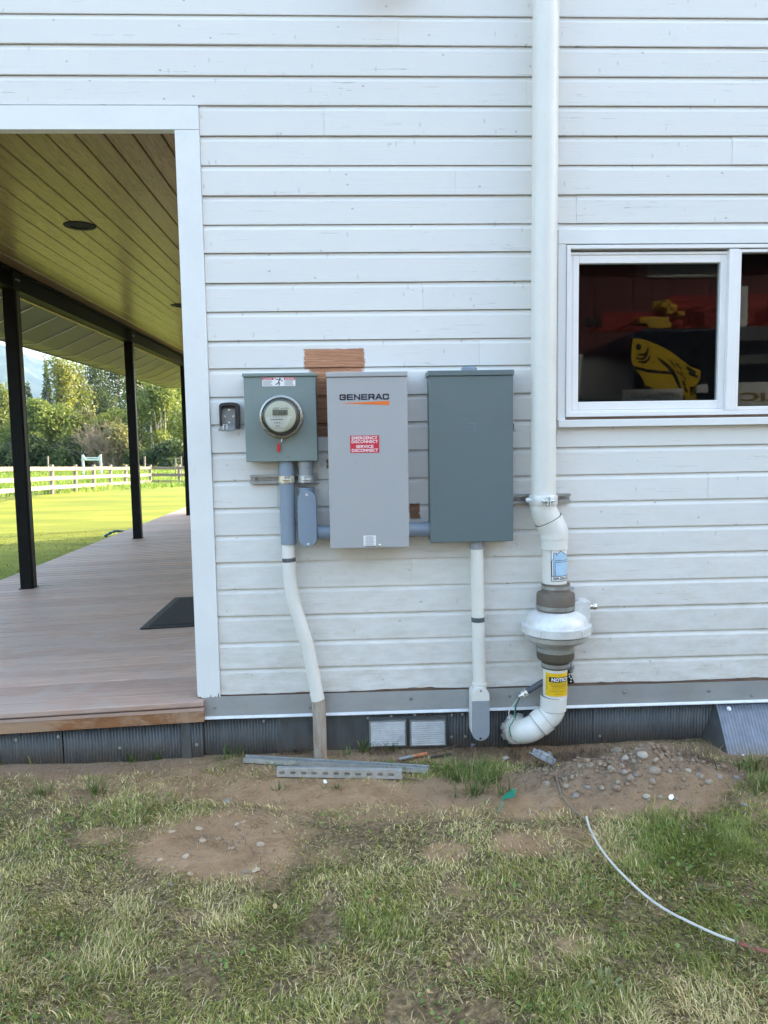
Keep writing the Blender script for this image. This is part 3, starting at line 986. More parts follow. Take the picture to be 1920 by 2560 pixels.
# trims
zt0 = .3095
edge = [(XT0, zt0 + .004)]
nt = 26
for i in range(nt + 1):
    x = XT0 + (XT1 - XT0) * i / nt
    j = 0.0
    if i > nt * .42 and i < nt: j = random.choice([0, 0, .004, .012, .02, .006]) * (0.6 + .8 * (i % 3 == 0))
    if i < 6: j = .004 * (5 - i) * random.random()
    edge.append((x, zt0 + j))
outline = edge + [(XT1, 2.9915), (XT0, 2.9915)]
MB().prism(outline, -.0145, .0235).build('corner_trim', MAT['trim'], house)
MB().box(XT0 + .004, XT1 - .004, -.006, .02, zt0 - .004, zt0 + .05).build('bare_trim_end', MAT['barewood'], house)
MB().box(-3.16, XT1, -.0155, .0335, 2.993, 3.0985).build('header_trim', MAT['trim'], house, bevel=.002)
MB().box(XT1 + .001, XR - .01, .010, .0235, .2955, .33).build('sill_board', MAT['barewood'], house)

# flashing strips with their screws
FL = [(at(508, 1760, -.012)[0], at(1171, 1760, -.012)[0]), (at(1213, 1760, -.012)[0], 3.6), (3.604, XR)]
SCR_FL = [(536, 1768), (775, 1769), (1028, 1746.5), (1274, 1741), (1562, 1731), (1773, 1727), (1880, 1739)]


def screw(px, py, y, parent, r=.0065, mat=None):
    c = at(px, py, y)
    return MB().lathe([(r * 1.5, 0), (r * 1.5, .001), (r, .0012), (r * .85, .0042), (r * .4, .0052)], (c[0], y, c[2]), (0, -1, 0), 12).build('screw', mat or MAT['galv_dull'], parent, smooth=True)


for i, (a, b) in enumerate(FL):
    prof = [(-.0125, .312), (-.0125, .213), (-.022, .2065), (-.021, .2045), (-.0105, .211), (-.0105, .312)]
    fl = MB().sweepx(prof, a, b).build('flashing_strip', MAT['flashing'], house)
    MB().sweepx([(-.0130, .2135), (-.0235, .2055), (-.0240, .2015), (-.0225, .2015), (-.0222, .2046), (-.0128, .2122)], a, b).build('lip', MAT['flash_lip'], fl)
    for (px, py) in SCR_FL:
        x = at(px, py, -.0125)[0]
        if a < x < b: screw(px, py, -.0125, fl)


def corrugated(x0, x1, z0, z1, y, amp=.0035, period=.0155, fn=None):
    n = int((x1 - x0) / period * 6)
    xs = np.linspace(x0, x1, n + 1)
    mb = MB()
    vs = []
    for z in (z0, z1):
        for x in xs: vs.append((x, y + amp * math.sin(2 * math.pi * x / period), z))
    fs = [(i, i + 1, n + 2 + i, n + 1 + i) for i in range(n)]
    return mb.add(vs, fs)


SK = [(508, 702, 1), (703, 921, 0), (922, 1172, 1), (1173, 1486, 1), (1487, 1800, 1)]
for i, (a, b, c) in enumerate(SK):
    x0, x1 = at(a, 1820, .02)[0], at(b, 1820, .02)[0]
    y = .018 + .003 * (i % 2)
    if c: o = corrugated(x0 - .01, x1 + .01, -.15, .24, y).build('skirt_panel', MAT['skirt'], house, smooth=True, auto=80, solid=.0012)
    else: o = MB().box(x0 - .02, x1 + .02, y - .006, y - .004, -.15, .24).build('skirt_panel', MAT['skirt'], house, label='flat dark sheet metal skirt panel')
    for (px, py) in [(659, 1803), (920, 1795), (978, 1791), (1037, 1788), (1129, 1788), (1156, 1786), (1129, 1842), (1163, 1841), (1500, 1840)]:
        if a <= px <= b: screw(px, py, y - .006, o, .005)
corrugated(at(1800, 1820, .02)[0] - .01, XR, -.15, .24, .02).build('skirt_panel', MAT['skirt'], house, smooth=True, auto=80, solid=.0012)
MB().box(XT0 + .01, XR - .2, .05, .15, -.3, .2).build('foundation', MAT['room'], house)

# ------------------------------------------------------------------ window (part of the house)
VY = -.006
win_casing = MB().box(WX0, WX1, VY - .010, .023, at(1600, 610.6)[2], WZ1)
win = win_casing.build('window', MAT['trim'], house, bevel=.0015)
xf0, zf1, zf0 = at(1415.7, 613.3, VY)[0], at(1600, 613.3, VY)[2], at(1600, 1040, VY)[2]
MB().box(WX0, xf0 - .002, VY - .008, .023, WZ0 + .032, at(1600, 610.6)[2] - .001).build('side_casing', MAT['trim'], win)
MB().box(WX0, WX1, -.034, .023, WZ0, at(1600, 1047, -.03)[2]).build('sill', MAT['trim'], win, bevel=.003)
MB().box(WX0, WX1, VY + .004, .023, WZ0 + .034, zf0 - .001).build('apron_gap', MAT['barewood'], win)


def frame_ring(x0, x1, z0, z1, w, ya, yb, wt=None, wb=None):
    wt = wt or w; wb = wb or w
    return MB().box(x0, x0 + w, ya, yb, z0, z1).box(x1 - w, x1, ya, yb, z0, z1).box(x0 + w + 1e-4, x1 - w - 1e-4, ya, yb, z1 - wt, z1).box(x0 + w + 1e-4, x1 - w - 1e-4, ya, yb, z0, z0 + wb)


WMX0, WMX1 = at(1819.7, 800, -.018)[0], at(1843, 800, -.018)[0]
frame_ring(xf0, 3.75, zf0, zf1, at(1426, 800, -.018)[0] - xf0, -.020, .06, at(1600, 613)[2] - at(1600, 622.4)[2], .020).build('frame', MAT['vinyl'], win, bevel=.002)
MB().box(WMX0, WMX1, -.019, .06, zf0 + .021, zf1 - .021).build('mullion', MAT['vinyl'], win, bevel=.002)
xa = at(1430.5, 800, .01)[0]; xb = at(1812.5, 800, .01)[0]; zb_ = at(1600, 1024, .01)[2]; zt_ = at(1600, 637.6, .01)[2]
gx0, gx1 = at(1445, 800, .016)[0], at(1797, 800, .016)[0]; gz0, gz1 = at(1600, 1003, .016)[2], at(1600, 659, .016)[2]
frame_ring(xa, xb, zb_, zt_, gx0 - xa, .004, .04, zt_ - gz1, gz0 - zb_).build('sash', MAT['vinyl'], win, bevel=.003)
MB().box(xa - .02, xb + .02, .0, .05, zt_ + .0006, zt_ + .012).build('head_track', MAT['vinyl'], win)
wfr = at(1426, 800, -.018)[0]
MB().box(wfr + .0005, WMX0 - .0005, .001, .05, zf0 + .0205, zb_ - .0006).build('sill_track', MAT['vinyl'], win, bevel=.002)
MB().box(wfr + .0005, xa - .0006, .006, .05, zb_, zt_).build('side_track', MAT['vinyl'], win)
MB().box(xb + .0006, WMX0 - .0005, .006, .05, zb_, zt_).build('side_track', MAT['vinyl'], win)
MB().box(gx0 - .005, gx1 + .005, .022, .026, gz0 - .005, gz1 + .005).build('pane', MAT['pane'], win)
rx0 = at(1849, 800, -.01)[0]; rz0, rz1 = at(1880, 1015.5, -.01)[2], at(1880, 631, -.01)[2]
frame_ring(WMX1 + .0008, 3.70, zf0 + .021, zf1 - .021, rx0 - WMX1, -.014, .03, zf1 - .021 - rz1, rz0 - zf0 - .021).build('sash', MAT['vinyl'], win, bevel=.003)
MB().box(rx0 - .005, 3.70 - .02, .0, .004, rz0 - .005, rz1 + .005).build('pane', MAT['pane'], win)
# the unlit room behind the glass
mb = MB(); X0, X1, Z0, Z1 = xf0 + .005, 4.1, zf0 + .005, zf1 - .005
mb.box(X0 - .5, X1 + .5, 2.5, 2.55, Z0 - .6, Z1 + .4).box(X0 - .5, X0 - .45, .165, 2.5, Z0 - .6, Z1 + .4).box(X1 + .45, X1 + .5, .165, 2.5, Z0 - .6, Z1 + .4)
mb.box(X0 - .5, X1 + .5, .165, 2.5, Z1 + .4, Z1 + .45).box(X0 - .5, X1 + .5, .165, 2.5, Z0 - .65, Z0 - .6)
mb.build('room', MAT['room'], win)

# =================================================================== PORCH
porch = thing('porch', 'open side porch with black steel posts, plank deck and pine board ceiling', 'porch', (-2.0, 0.0, 0.0))
SL = 0.03203


def deck_z(x): return 0.274 + SL * (x + 1.727)


DX0, DX1 = -3.585, XT0 + .004
nb = 87
for i in range(nb):
    y0 = -.050 + .1435 * i
    x1 = at(508, 1760, -.05)[0] if i == 0 else DX1
    za, zb = deck_z(DX0), deck_z(x1)
    mb = MB()
    mb.add([(DX0, y0, za - .03), (x1, y0, zb - .03), (x1, y0 + .1295, zb - .03), (DX0, y0 + .1295, za - .03), (DX0, y0, za), (x1, y0, zb), (x1, y0 + .1295, zb), (DX0, y0 + .1295, za)],
           [(3, 2, 1, 0), (4, 5, 6, 7), (0, 1, 5, 4), (1, 2, 6, 5), (2, 3, 7, 6), (3, 0, 4, 7)])
    mb.build('deck_board', MAT['deck'], porch, bevel=.005 if i < 40 else 0, seg=1)


def slope_box(x0, x1, y0, y1, dz0, dz1):
    return MB().add([(x, y, deck_z(x) + dz) for dz in (dz0, dz1) for x, y in ((x0, y0), (x1, y0), (x1, y1), (x0, y1))],
                    [(3, 2, 1, 0), (4, 5, 6, 7), (0, 1, 5, 4), (1, 2, 6, 5), (2, 3, 7, 6), (3, 0, 4, 7)])


fx1 = at(508, 1770, -.05)[0]
slope_box(DX0, fx1, -.046, -.015, -.052, -.036).build('nosing_strip', MAT['deck'], porch)
slope_box(DX0, fx1, -.043, -.012, -.108, -.0525).build('fascia_board', MAT['fascia'], porch, bevel=.002)
slope_box(DX0, DX0 + .03, -.011, 12.4, -.16, -.032).build('edge_board', MAT['fascia'], porch)
slope_box(DX0 + .03, XT0 - .03, .02, 12.4, -.2, -.04).build('deck_joist_mass', MAT['room'], porch)
for (a, b) in ((-260, -60), (-60, 152), (154, 468), (470, 505)):
    x0, x1 = at(a, 1840, -.02)[0], at(b, 1840, -.02)[0]
    o = corrugated(x0, x1, -.15, .205, -.006 if a != 470 else -.002).build('skirt_panel', MAT['skirt'], porch, smooth=True, auto=80, solid=.0012)
    for (px, py) in [(146, 1842), (485, 1800), (492, 1862), (40, 1850), (300, 1870)]:
        if a <= px <= b: screw(px, py, -.0105, o, .006)
MB().box(at(452, 1840, -.02)[0], at(476, 1840, -.02)[0], -.0125, -.0108, -.1, .19).build('corner_strip', MAT['skirt'], porch)

# posts and beam
PX0, PX1 = -3.125, -3.015
pr = None
for i, y in enumerate((-.19 - .0, 3.41, 7.04, 10.46, 12.2)):
    if i == 0: continue
    z0 = deck_z(-3.07) - .002
    mb = MB().box(PX0, PX1, y, y + .115, z0, 2.972)
    o = mb.build('porch_post', MAT['black_steel'], porch, bevel=.006)
    MB().box(PX1 + .0002, PX1 + .004, y + .03, y + .085, z0 + .01, 2.96).build('groove_strip', MAT['black_plastic'], o)
    MB().box(PX0 - .012, PX1 + .012, y - .012, y + .127, z0 - .004, z0 + .006).build('base_plate', MAT['black_steel'], o)
    mbb = MB()
    for dy in (.03, .085):
        mbb.lathe([(.013, 0), (.013, .007), (.007, .009), (.007, .014)], (PX1 + .006, y + dy, 3.06), (1, 0, 0), 6)
    MB().box(PX1 - .004, PX1 + .006, y - .03, y + .145, 2.985, 3.135).build('bracket', MAT['black_steel'], o)
    mbb.build('bolt', MAT['galv_dull'], o)
BZ0, BZ1 = 2.975, 3.148
MB().box(PX0 - .005, PX1, -.02, 12.4, BZ0, BZ0 + .014).box(PX0 - .005, PX1, -.02, 12.4, BZ1 - .014, BZ1).box(-3.082, -3.058, -.02, 12.4, BZ0 + .0142, BZ1 - .0142).build('beam', MAT['black_steel'], porch)
MB().box(PX0 - .04, PX0 - .0055, 0.04, 12.4, BZ0 - .012, BZ0 + .08).build('ledger_board', MAT['ceiling'], porch)

# ceiling boards run away from the wall; some courses have butt joints
CW = .1468
CZ = 3.150
cx = XT0 - .02
ci = 0
while cx > -3.13:
    xl = max(cx - CW, -3.14)
    cuts = [.0345]
    y = random.uniform(1.2, 4.0)
    while y < 11.5: cuts.append(y); y += random.uniform(2.4, 4.9)
    cuts.append(12.4)
    for a, b in zip(cuts[:-1], cuts[1:]):
        if xl > -3.12:
            prof = [(xl + .003, CZ + .006), (xl + .0075, CZ), (cx - .0075, CZ), (cx - .003, CZ + .006), (cx - .003, CZ + .018), (xl + .003, CZ + .018)]
            MB().prism([(x, z) for x, z in prof], a + .0015, b - .0015).build('ceiling_board', MAT['ceiling'], porch)
    cx -= CW; ci += 1
MB().box(-3.15, XT0 - .02, .034, 12.4, CZ + .019, CZ + .03).build('ceiling_backing', MAT['seam'], porch)

# soffit under the roof overhang, with standing ribs
S0, S1, S2 = (-3.17, 2.962), (-3.645, 2.750), (-4.25, 2.748)


def soffit_panel(y0, y1):
    MB().prism([S0, S1, (-3.86, 2.738), (-3.86, 2.744), (-3.647, 2.756), (-3.17, 2.968)], y0, y1).build('soffit_panel', MAT['soffit'], porch)


py_ = -.06
while py_ < 12.4:
    soffit_panel(py_ + .002, py_ + .603)
    mb = MB()
    mb.prism([(-3.172, 2.9595), S1, (S1[0], S1[1] - .010), (-3.172, 2.950)], py_ - .009, py_ + .009)
    mb.prism([S1, (-3.86, 2.7365), (-3.86, 2.7285), (S1[0], S1[1] - .0105)], py_ - .009, py_ + .009)
    mb.build('soffit_rib', MAT['soffit_rib'], porch)
    py_ += .61
MB().box(-3.885, -3.8605, -.07, 12.6, 2.728, 2.90).build('soffit_edge', MAT['soffit'], porch)

# recessed lights in the ceiling
for i, (lx, ly, lab) in enumerate([(-1.95, 2.08, 'black round recessed light in the pine ceiling, the whole ring in view'), (-1.95, 5.31, 'black round recessed light half hidden behind the white corner trim')]):
    L = thing('recessed_light', lab, 'ceiling light', (lx, ly, CZ), 'recessed lights in the porch ceiling')
    MB().lathe([(.058, -.002), (.062, .008), (.108, .007), (.115, .0), (.115, -.003), (.058, -.003)], (lx, ly, CZ), (0, 0, -1), 40, close=False).build('trim_ring', MAT['matt_black'], L, smooth=True)
    MB().lathe([(.059, .0012), (.05, .0016), (.001, .0018)], (lx, ly, CZ), (0, 0, -1), 32).build('lamp_recess', MAT['matt_black'], L, smooth=True)

# door mat
dm = thing('door_mat', 'black ribbed rubber door mat on the plank deck', 'mat', (-1.0, 2.05, deck_z(-1.0)))
slope_box(-1.495, -.80, 1.515, 2.56, .001, .010).build('mat_base', MAT['mat'], dm, bevel=.004)
mb = MB()
for i in range(34):
    yy = 1.57 + i * .0275
    mb.v, mb.f = mb.v, mb.f
    b = slope_box(-1.44, -.84, yy, yy + .014, .0103, .0155)
    mb.add(b.v, b.f)
o = mb.build('ribs', MAT['mat'], dm); o['kind'] = 'stuff'

# blue tarp bundled at the far edge of the deck
c0 = gp(300, 1330, .2)
pts = [gp(262, 1341, .16), gp(275, 1333, .2), gp(288, 1328, .22), gp(300, 1328, .21), gp(315, 1328, .19), gp(330, 1326, .2)]
MAT['tarp'] = simple('blue_tarp', (0.03, 0.16, 0.30), 0.45, var=0.4, vscale=12, bump=0.6, bscale=18)
mb = MB()
pp = smooth_path(pts, 6)
mb.tube(pp, [.016 + .005 * math.sin(i * 1.3) + .005 * random.random() for i in range(len(pp))], 9)
tarp = mb.build('tarp', MAT['tarp'], origin=tuple(c0), smooth=True)
tag(tarp, 'crumpled blue tarp lying along the edge of the deck beside the lawn', 'tarp')

# =================================================================== THINGS ON THE WALL


def strap_clamp(name, c, axis, r, w, mat, parent, ear=(1, 0, 0), front=(0, -1, 0)):
    """two-piece pipe strap: band, two upright ears at the front and a bolt with nut through them"""
    c = np.asarray(c, float); ax = np.asarray(axis, float); e = np.asarray(ear, float); f = np.asarray(front, float)
    o = MB().lathe([(r + .0005, -w / 2), (r + .003, -w / 2), (r + .003, w / 2), (r + .0005, w / 2)], c, ax, 32, close=False).build(name, mat, parent, smooth=True)
    mb = MB()
    for s in (-1, 1): mb.obox(c + f * (r + .010) + e * s * .0045, e * .0012, f * .0095, ax * w * .46)
    mb.build('ear', mat, o)
    b = c + f * (r + .0115)
    mb = MB().cyl(b - e * .010, b + e * .026, .0032, 8)
    mb.cyl(b - e * .013, b - e * .006, .0075, 6).cyl(b + e * .006, b + e * .011, .0072, 6)
    mb.build('bolt', MAT['zinc'], o)
    return o


def strut_mesh(L, depth=.024, h=.0413, slots=True, slot0=.03):
    """slotted channel along x, slotted web at y=0, open towards -y"""
    mb = MB()
    hz = h / 2
    pitch, sl, sh = .0508, .028, .0140
    if slots:
        x = 0.0
        first = slot0
        while x < L - 1e-6:
            x1 = min(x + pitch, L)
            if x1 - x > pitch * .9:
                cx_ = (x + x1) / 2
                a, b, cc = sl / 2, sh / 2, .0055
                inner = [(cx_ - a + cc, -b), (cx_ + a - cc, -b), (cx_ + a, -b + cc), (cx_ + a, b - cc), (cx_ + a - cc, b), (cx_ - a + cc, b), (cx_ - a, b - cc), (cx_ - a, -b + cc)]
                outer = [(x + .008, -hz), (x1 - .008, -hz), (x1, -b + cc), (x1, b - cc), (x1 - .008, hz), (x + .008, hz), (x, b - cc), (x, -b + cc)]
                vs = [(u, 0, v) for u, v in inner] + [(u, 0, v) for u, v in outer] + [(x, 0, -hz), (x1, 0, -hz), (x1, 0, hz), (x, 0, hz)]
                fs = [(8 + i, 8 + (i + 1) % 8, (i + 1) % 8, i) for i in range(8)] + [(16, 8, 15), (17, 10, 9), (18, 12, 11), (19, 14, 13)]
                mb.add(vs, fs)
            else:
                mb.add([(x, 0, -hz), (x1, 0, -hz), (x1, 0, hz), (x, 0, hz)], [(0, 1, 2, 3)])
            x = x1
    else:
        mb.add([(0, 0, -hz), (L, 0, -hz), (L, 0, hz), (0, 0, hz)], [(0, 1, 2, 3)])
    for s in (-1, 1):
        p = [(0, s * hz), (-depth, s * hz), (-depth, s * (hz - .0095)), (-depth + .006, s * (hz - .0095))]
        vs = [(x, y, z) for x in (0, L) for y, z in p]
        mb.add(vs, [(i, i + 1, 5 + i, 4 + i) for i in range(3)])
    return mb


# --- meter socket -------------------------------------------------------
MY = -.112
mx0, mx1 = at(611.5, 1040, MY)[0], at(791, 1040, MY)[0]
mz0, mz1 = at(704, 1153.6, MY)[2], at(698, 941.6, MY)[2]
ms = thing('meter_socket', 'grey green electric meter socket box with a danger label, leftmost of the boxes', 'meter box', ((mx0 + mx1) / 2, 0, mz0))
MB().box(mx0, mx1, MY, -.001, mz0, mz1).build('enclosure', MAT['meter_box'], ms, bevel=.003)
lt = at(698, 932, MY - .01)[2]
MB().box(mx0 - .005, mx1 + .005, MY - .008, -.001, mz1 + .0006, lt).build('lid', MAT['meter_box'], ms, bevel=.003)
for (px, py) in ((691.2, 1141.8), (720.9, 1141.2)):
    screw(px, py, MY - .0002, ms, .0045, MAT['meter_box'])
F0 = flat(MY - .0012)
dl0, dl1 = at(655.9, 966, MY), at(738, 943.4, MY)
u0, u1, v0, v1 = dl0[0], dl1[0], dl0[2], dl1[2]
w_, h_ = u1 - u0, v1 - v0
dlab = rect_on(MB(), F0, u0, u1, v0, v1).build('danger_label', MAT['white_ink'], ms)
F1 = flat(MY - .0018)
mb = MB()
rect_on(mb, F1, u0 + .004 * w_, u0 + .345 * w_, v1 - .26 * h_, v1 - .02 * h_); rect_on(mb, F1, u0 + .655 * w_, u0 + .996 * w_, v1 - .26 * h_, v1 - .02 * h_)
mb.build('red_bands', MAT['red'], dlab)
F2 = flat(MY - .0024)
text_on('danger_word', 'DANGER', F2, u0 + .10 * w_, u0 + .30 * w_, v1 - .21 * h_, v1 - .07 * h_, MAT['white_ink'], dlab)
text_on('danger_word', 'PELIGRO', F2, u0 + .75 * w_, u0 + .96 * w_, v1 - .21 * h_, v1 - .07 * h_, MAT['white_ink'], dlab)
mb = MB()
for ux in (.06, .71): poly_on(mb, F2, [(u0 + (ux - .025) * w_, v1 - .21 * h_), (u0 + (ux + .025) * w_, v1 - .21 * h_), (u0 + ux * w_, v1 - .06 * h_)])
mb.build('warning_triangles', MAT['white_ink'], dlab)
mb = MB()
for i in range(6):
    for (a, b) in ((.02, .33), (.67, .98)):
        rect_on(mb, F1, u0 + a * w_, u0 + (b - random.uniform(0, .08)) * w_, v0 + (.08 + .105 * i) * h_, v0 + (.125 + .105 * i) * h_)
mb.build('fine_print', MAT['grey_ink'], dlab)
mb = MB()
P = lambda a, b: (u0 + a * w_, v0 + b * h_)
stroke_on(mb, F1, [P(.525, .80), P(.50, .50), P(.47, .32), P(.41, .20)], .0042)
stroke_on(mb, F1, [P(.505, .50), P(.525, .28), P(.50, .10)], .0038)
stroke_on(mb, F1, [P(.52, .72), P(.45, .78), P(.39, .88)], .003)
stroke_on(mb, F1, [P(.525, .74), P(.575, .72), P(.61, .58)], .003)
poly_on(mb, F1, [(P(.54, .9)[0] + .0034 * math.cos(t), P(.54, .9)[1] + .0034 * math.sin(t)) for t in np.linspace(0, 6.0, 9)])
mb.build('shocked_figure', MAT['black_ink'], dlab)

# --- the meter itself ---------------------------------------------------
mc = at(703, 1042, MY - .03); MC = (mc[0], MY, mc[2])
AX = (0, -1, 0)
em = thing('electric_meter', 'round electric meter under a clear glass dome on the grey green socket box', 'electric meter', MC)
MB().lathe([(.1005, .0002), (.1005, .010), (.096, .018), (.099, .020), (.099, .034), (.094, .037), (.0885, .037)], MC, AX, 56, close=False).build('ring', MAT['ring'], em, smooth=True)
MB().lathe([(.0880, .006), (.0880, .0355), (.0870, .058)], MC, AX, 48, close=False).build('gasket', MAT['black_plastic'], em, smooth=True)
MB().lathe([(.087, .0375), (.0865, .075), (.084, .090), (.079, .100), (.073, .105), (.067, .1085), (.060, .110), (.03, .111), (.001, .111)], MC, AX, 56).build('glass_dome', MAT['glass_dome'], em, smooth=True)
MB().lathe([(.086, .008), (.083, .055), (.074, .064), (.0735, .074), (.0705, .0745)], MC, AX, 48).build('inner_housing', MAT['meter_in'], em, smooth=True)
FD = .0765
face = MB().lathe([(.0705, .0748), (.0705, FD), (.0005, FD)], MC, AX, 48).build('face_plate', MAT['cream'], em)
mp = lambda d: (lambda u, v: (MC[0] + u, MC[1] - FD - d, MC[2] + v))
pts = [(.066 * math.cos(t), .066 * math.sin(t)) for t in np.linspace(math.radians(180), math.radians(278), 14)]
poly_on(MB(), mp(.0008), [(.052, -.0005)] + [(-.066, -.0005)] + pts[1:] + [(.030, -.042)]).build('lower_label', MAT['meter_label'], face)
MB().box(MC[0] - .034, MC[0] + .034, MC[1] - FD - .003, MC[1] - FD - .0003, MC[2] + .006, MC[2] + .030).build('display', MAT['lcd'], face, bevel=.001)
mb = rect_on(MB(), mp(.0036), -.034, .034, .0285, .030)
rect_on(mb, mp(.0036), -.034, .034, .006, .0072); rect_on(mb, mp(.0036), -.034, -.0328, .006, .03); rect_on(mb, mp(.0036), .0328, .034, .006, .03)
mb.build('display_edge', MAT['black_ink'], face)
text_on('display_digits', '1310', mp(.0036), -.004, .026, .011, .0235, MAT['black_ink'], face, .0)
mb = MB()
for (a, b, v, hh) in ((-.035, -.005, .034, .0022), (.004, .012, .034, .004), (.014, .042, .035, .0025), (-.03, .0, .0385, .0018), (.018, .034, .039, .0016),
                      (-.05, -.042, -.006, .0018), (-.035, -.03, -.006, .0018), (-.02, -.014, -.006, .0018), (-.006, -.001, -.006, .0018), (.01, .014, -.006, .0018), (.026, .031, -.006, .0018),
                      (-.045, .012, -.016, .0042), (-.028, -.022, -.031, .005), (-.018, -.010, -.031, .005), (-.006, .0, -.031, .005), (-.022, -.002, -.045, .004), (-.03, .012, -.0525, .0016)):
    rect_on(mb, mp(.0012), a, b, v, v + hh)
mb.build('face_print', MAT['grey_ink'], face)
zc_ = MC[2] - .101
MB().tube([(MC[0], MY - .018, zc_ + .006), (MC[0] - .003, MY - .02, zc_ - .012), (MC[0] - .001, MY - .012, zc_ - .026)], .0014, 6).build('seal_wire', MAT['zinc'], em)
tc = at(696.5, 1119, MY - .01)
MB().prism([(tc[0] - .0075, tc[2] - .015), (tc[0] - .001, tc[2] - .0245), (tc[0] + .0065, tc[2] - .016), (tc[0] + .0065, tc[2] + .014), (tc[0] + .002, tc[2] + .0225), (tc[0] - .005, tc[2] + .016)], MY - .0135, MY - .006).build('seal_tag', MAT['tag_red'], em, bevel=.0015)

# --- transfer switch ----------------------------------------------------
TY = -.182
tx0, tx1 = at(821, 1150, TY)[0], at(1020.5, 1150, TY)[0]
tz0, tz1 = at(922, 1370.3, TY)[2], at(918, 940, TY)[2]
ts = thing('transfer_switch', 'tall light grey transfer switch box with an orange striped logo, middle of three boxes', 'switch box', ((tx0 + tx1) / 2, 0, tz0))
MB().box(tx0, tx1, TY, -.001, tz0, tz1 - .004).build('enclosure', MAT['switch_box'], ts, bevel=.004, seg=3)
MB().box(tx0 - .003, tx1 + .003, TY - .006, -.0012, tz1 - .0034, at(916, 929, TY - .006)[2]).build('lid', MAT['switch_box'], ts, bevel=.004, seg=3)
F0, F1, F2 = flat(TY - .0009), flat(TY - .0014), flat(TY - .0020)


def R_(x0, y0, x1, y1, y): a, b = at(x0, y1, y), at(x1, y0, y); return a[0], b[0], a[2], b[2]


a = R_(847.9, 984.2, 973.5, 1000.8, TY)
LET = {'G': [[(1, .76), (1, .86), (.86, 1), (.14, 1), (0, .86), (0, .14), (.14, 0), (.86, 0), (1, .14), (1, .50), (.52, .50)]],
       'E': [[(1, 1), (0, 1), (0, 0), (1, 0)], [(0, .5), (.94, .5)]], 'N': [[(0, 0), (0, 1), (1, 0), (1, 1)]],
       'R': [[(0, 0), (0, 1), (.86, 1), (1, .88), (1, .56), (.88, .44), (0, .44)], [(.62, .44), (1.02, 0)]],
       'A': [[(-.04, 0), (.44, 1), (.58, 1), (1.06, 0)], [(.2, .30), (.82, .30)]], 'C': [[(1, .72), (1, .86), (.86, 1), (.14, 1), (0, .86), (0, .14), (.14, 0), (.86, 0), (1, .14), (1, .28)]]}
H_ = a[3] - a[2]; sw = .235 * H_; pitch_ = (a[1] - a[0]) / 7
for i, ch_ in enumerate('GENERAC'):
    lx_, lw_ = a[0] + i * pitch_ + sw * .5 + .002, pitch_ - sw - .0042
    mb = MB()
    for pl_ in LET[ch_]:
        stroke_on(mb, F0, [(lx_ + u * lw_, a[2] + sw / 2 + v * (H_ - sw)) for u, v in pl_], sw)
    mb.build('logo_letter', MAT['navy_ink'], ts)
p0, p1, p2 = at(848.9, 1008.3, TY), at(973.4, 1002, TY), at(973.4, 1012.6, TY)
poly_on(MB(), F0, [(p0[0], p0[2]), (p2[0], p2[2]), (p1[0], p1[2])]).build('logo_stripe', MAT['orange'], ts)
a = R_(876, 1088.3, 947.7, 1132.7, TY)
lab = rect_on(MB(), F0, *a).build('red_label', MAT['red'], ts)
w_, h_ = a[1] - a[0], a[3] - a[2]
for (s, l, r, b, t) in (('EMERGENCY', .055, .945, .775, .955), ('DISCONNECT', .05, .955, .565, .735), ('SERVICE', .20, .80, .285, .455), ('DISCONNECT', .05, .955, .06, .235)):
    text_on('label_lettering', s, F1, a[0] + l * w_, a[0] + r * w_, a[2] + b * h_, a[2] + t * h_, MAT['white_ink'], lab, bold=.018)
a = R_(909, 1338.3, 939.5, 1364.5, TY)
lab = rect_on(MB(), F0, *a).build('white_label', MAT['white_ink'], ts)
w_, h_ = a[1] - a[0], a[3] - a[2]
mb = MB()
for i in range(11):
    q = random.uniform(.08, .25)
    rect_on(mb, F1, a[0] + q * w_, a[1] - q * w_, a[2] + (.06 + .083 * i) * h_, a[2] + (.095 + .083 * i) * h_)
mb.build('fine_print', MAT['grey_ink'], lab)
rect_on(MB(), F1, a[0] + .15 * w_, a[1] - .02 * w_, a[2] - .075 * h_, a[2] - .03 * h_).build('label_bar', MAT['black_ink'], ts)
c = at(888, 1158, TY)
MB().lathe([(.0095, 0), (.0095, .0012), (.0075, .002), (.004, .0006)], (c[0], TY, c[2]), AX, 18).build('knockout', MAT['switch_box'], ts, smooth=True)
c = at(948.7, 1363.2, TY)
MB().lathe([(.0065, 0), (.0065, .004), (.0035, .007)], (c[0], TY, c[2]), AX, 12).build('latch_screw', MAT['zinc'], ts, smooth=True)

# --- breaker panel ------------------------------------------------------
BY = -.118
bx0, bx1 = at(1073.5, 1140, BY)[0], at(1283.5, 1140, BY)[0]
bz0, bz1 = at(1179, 1355, BY)[2], at(1178, 938.9, BY)[2]
bp = thing('breaker_panel', 'tall dark blue grey breaker panel beside the white vent pipe, rightmost of the boxes', 'breaker box', ((bx0 + bx1) / 2, 0, bz0))
MB().box(bx0 + .004, bx1 - .004, BY + .018, -.001, bz0 + .004, bz1 - .002).build('enclosure', MAT['panel_box'], bp, bevel=.003)
MB().box(bx0, bx1, BY, BY + .0175, bz0, bz1 - .0006).build('door', MAT['panel_box'], bp, bevel=.003)
MB().box(bx0 - .004, bx1 + .003, BY - .007, -.0012, bz1, at(1178, 925, BY - .007)[2]).build('lid', MAT['panel_box'], bp, bevel=.003)
a = R_(1170, 1058.6, 1188.3, 1079.2, BY)
mb = MB()
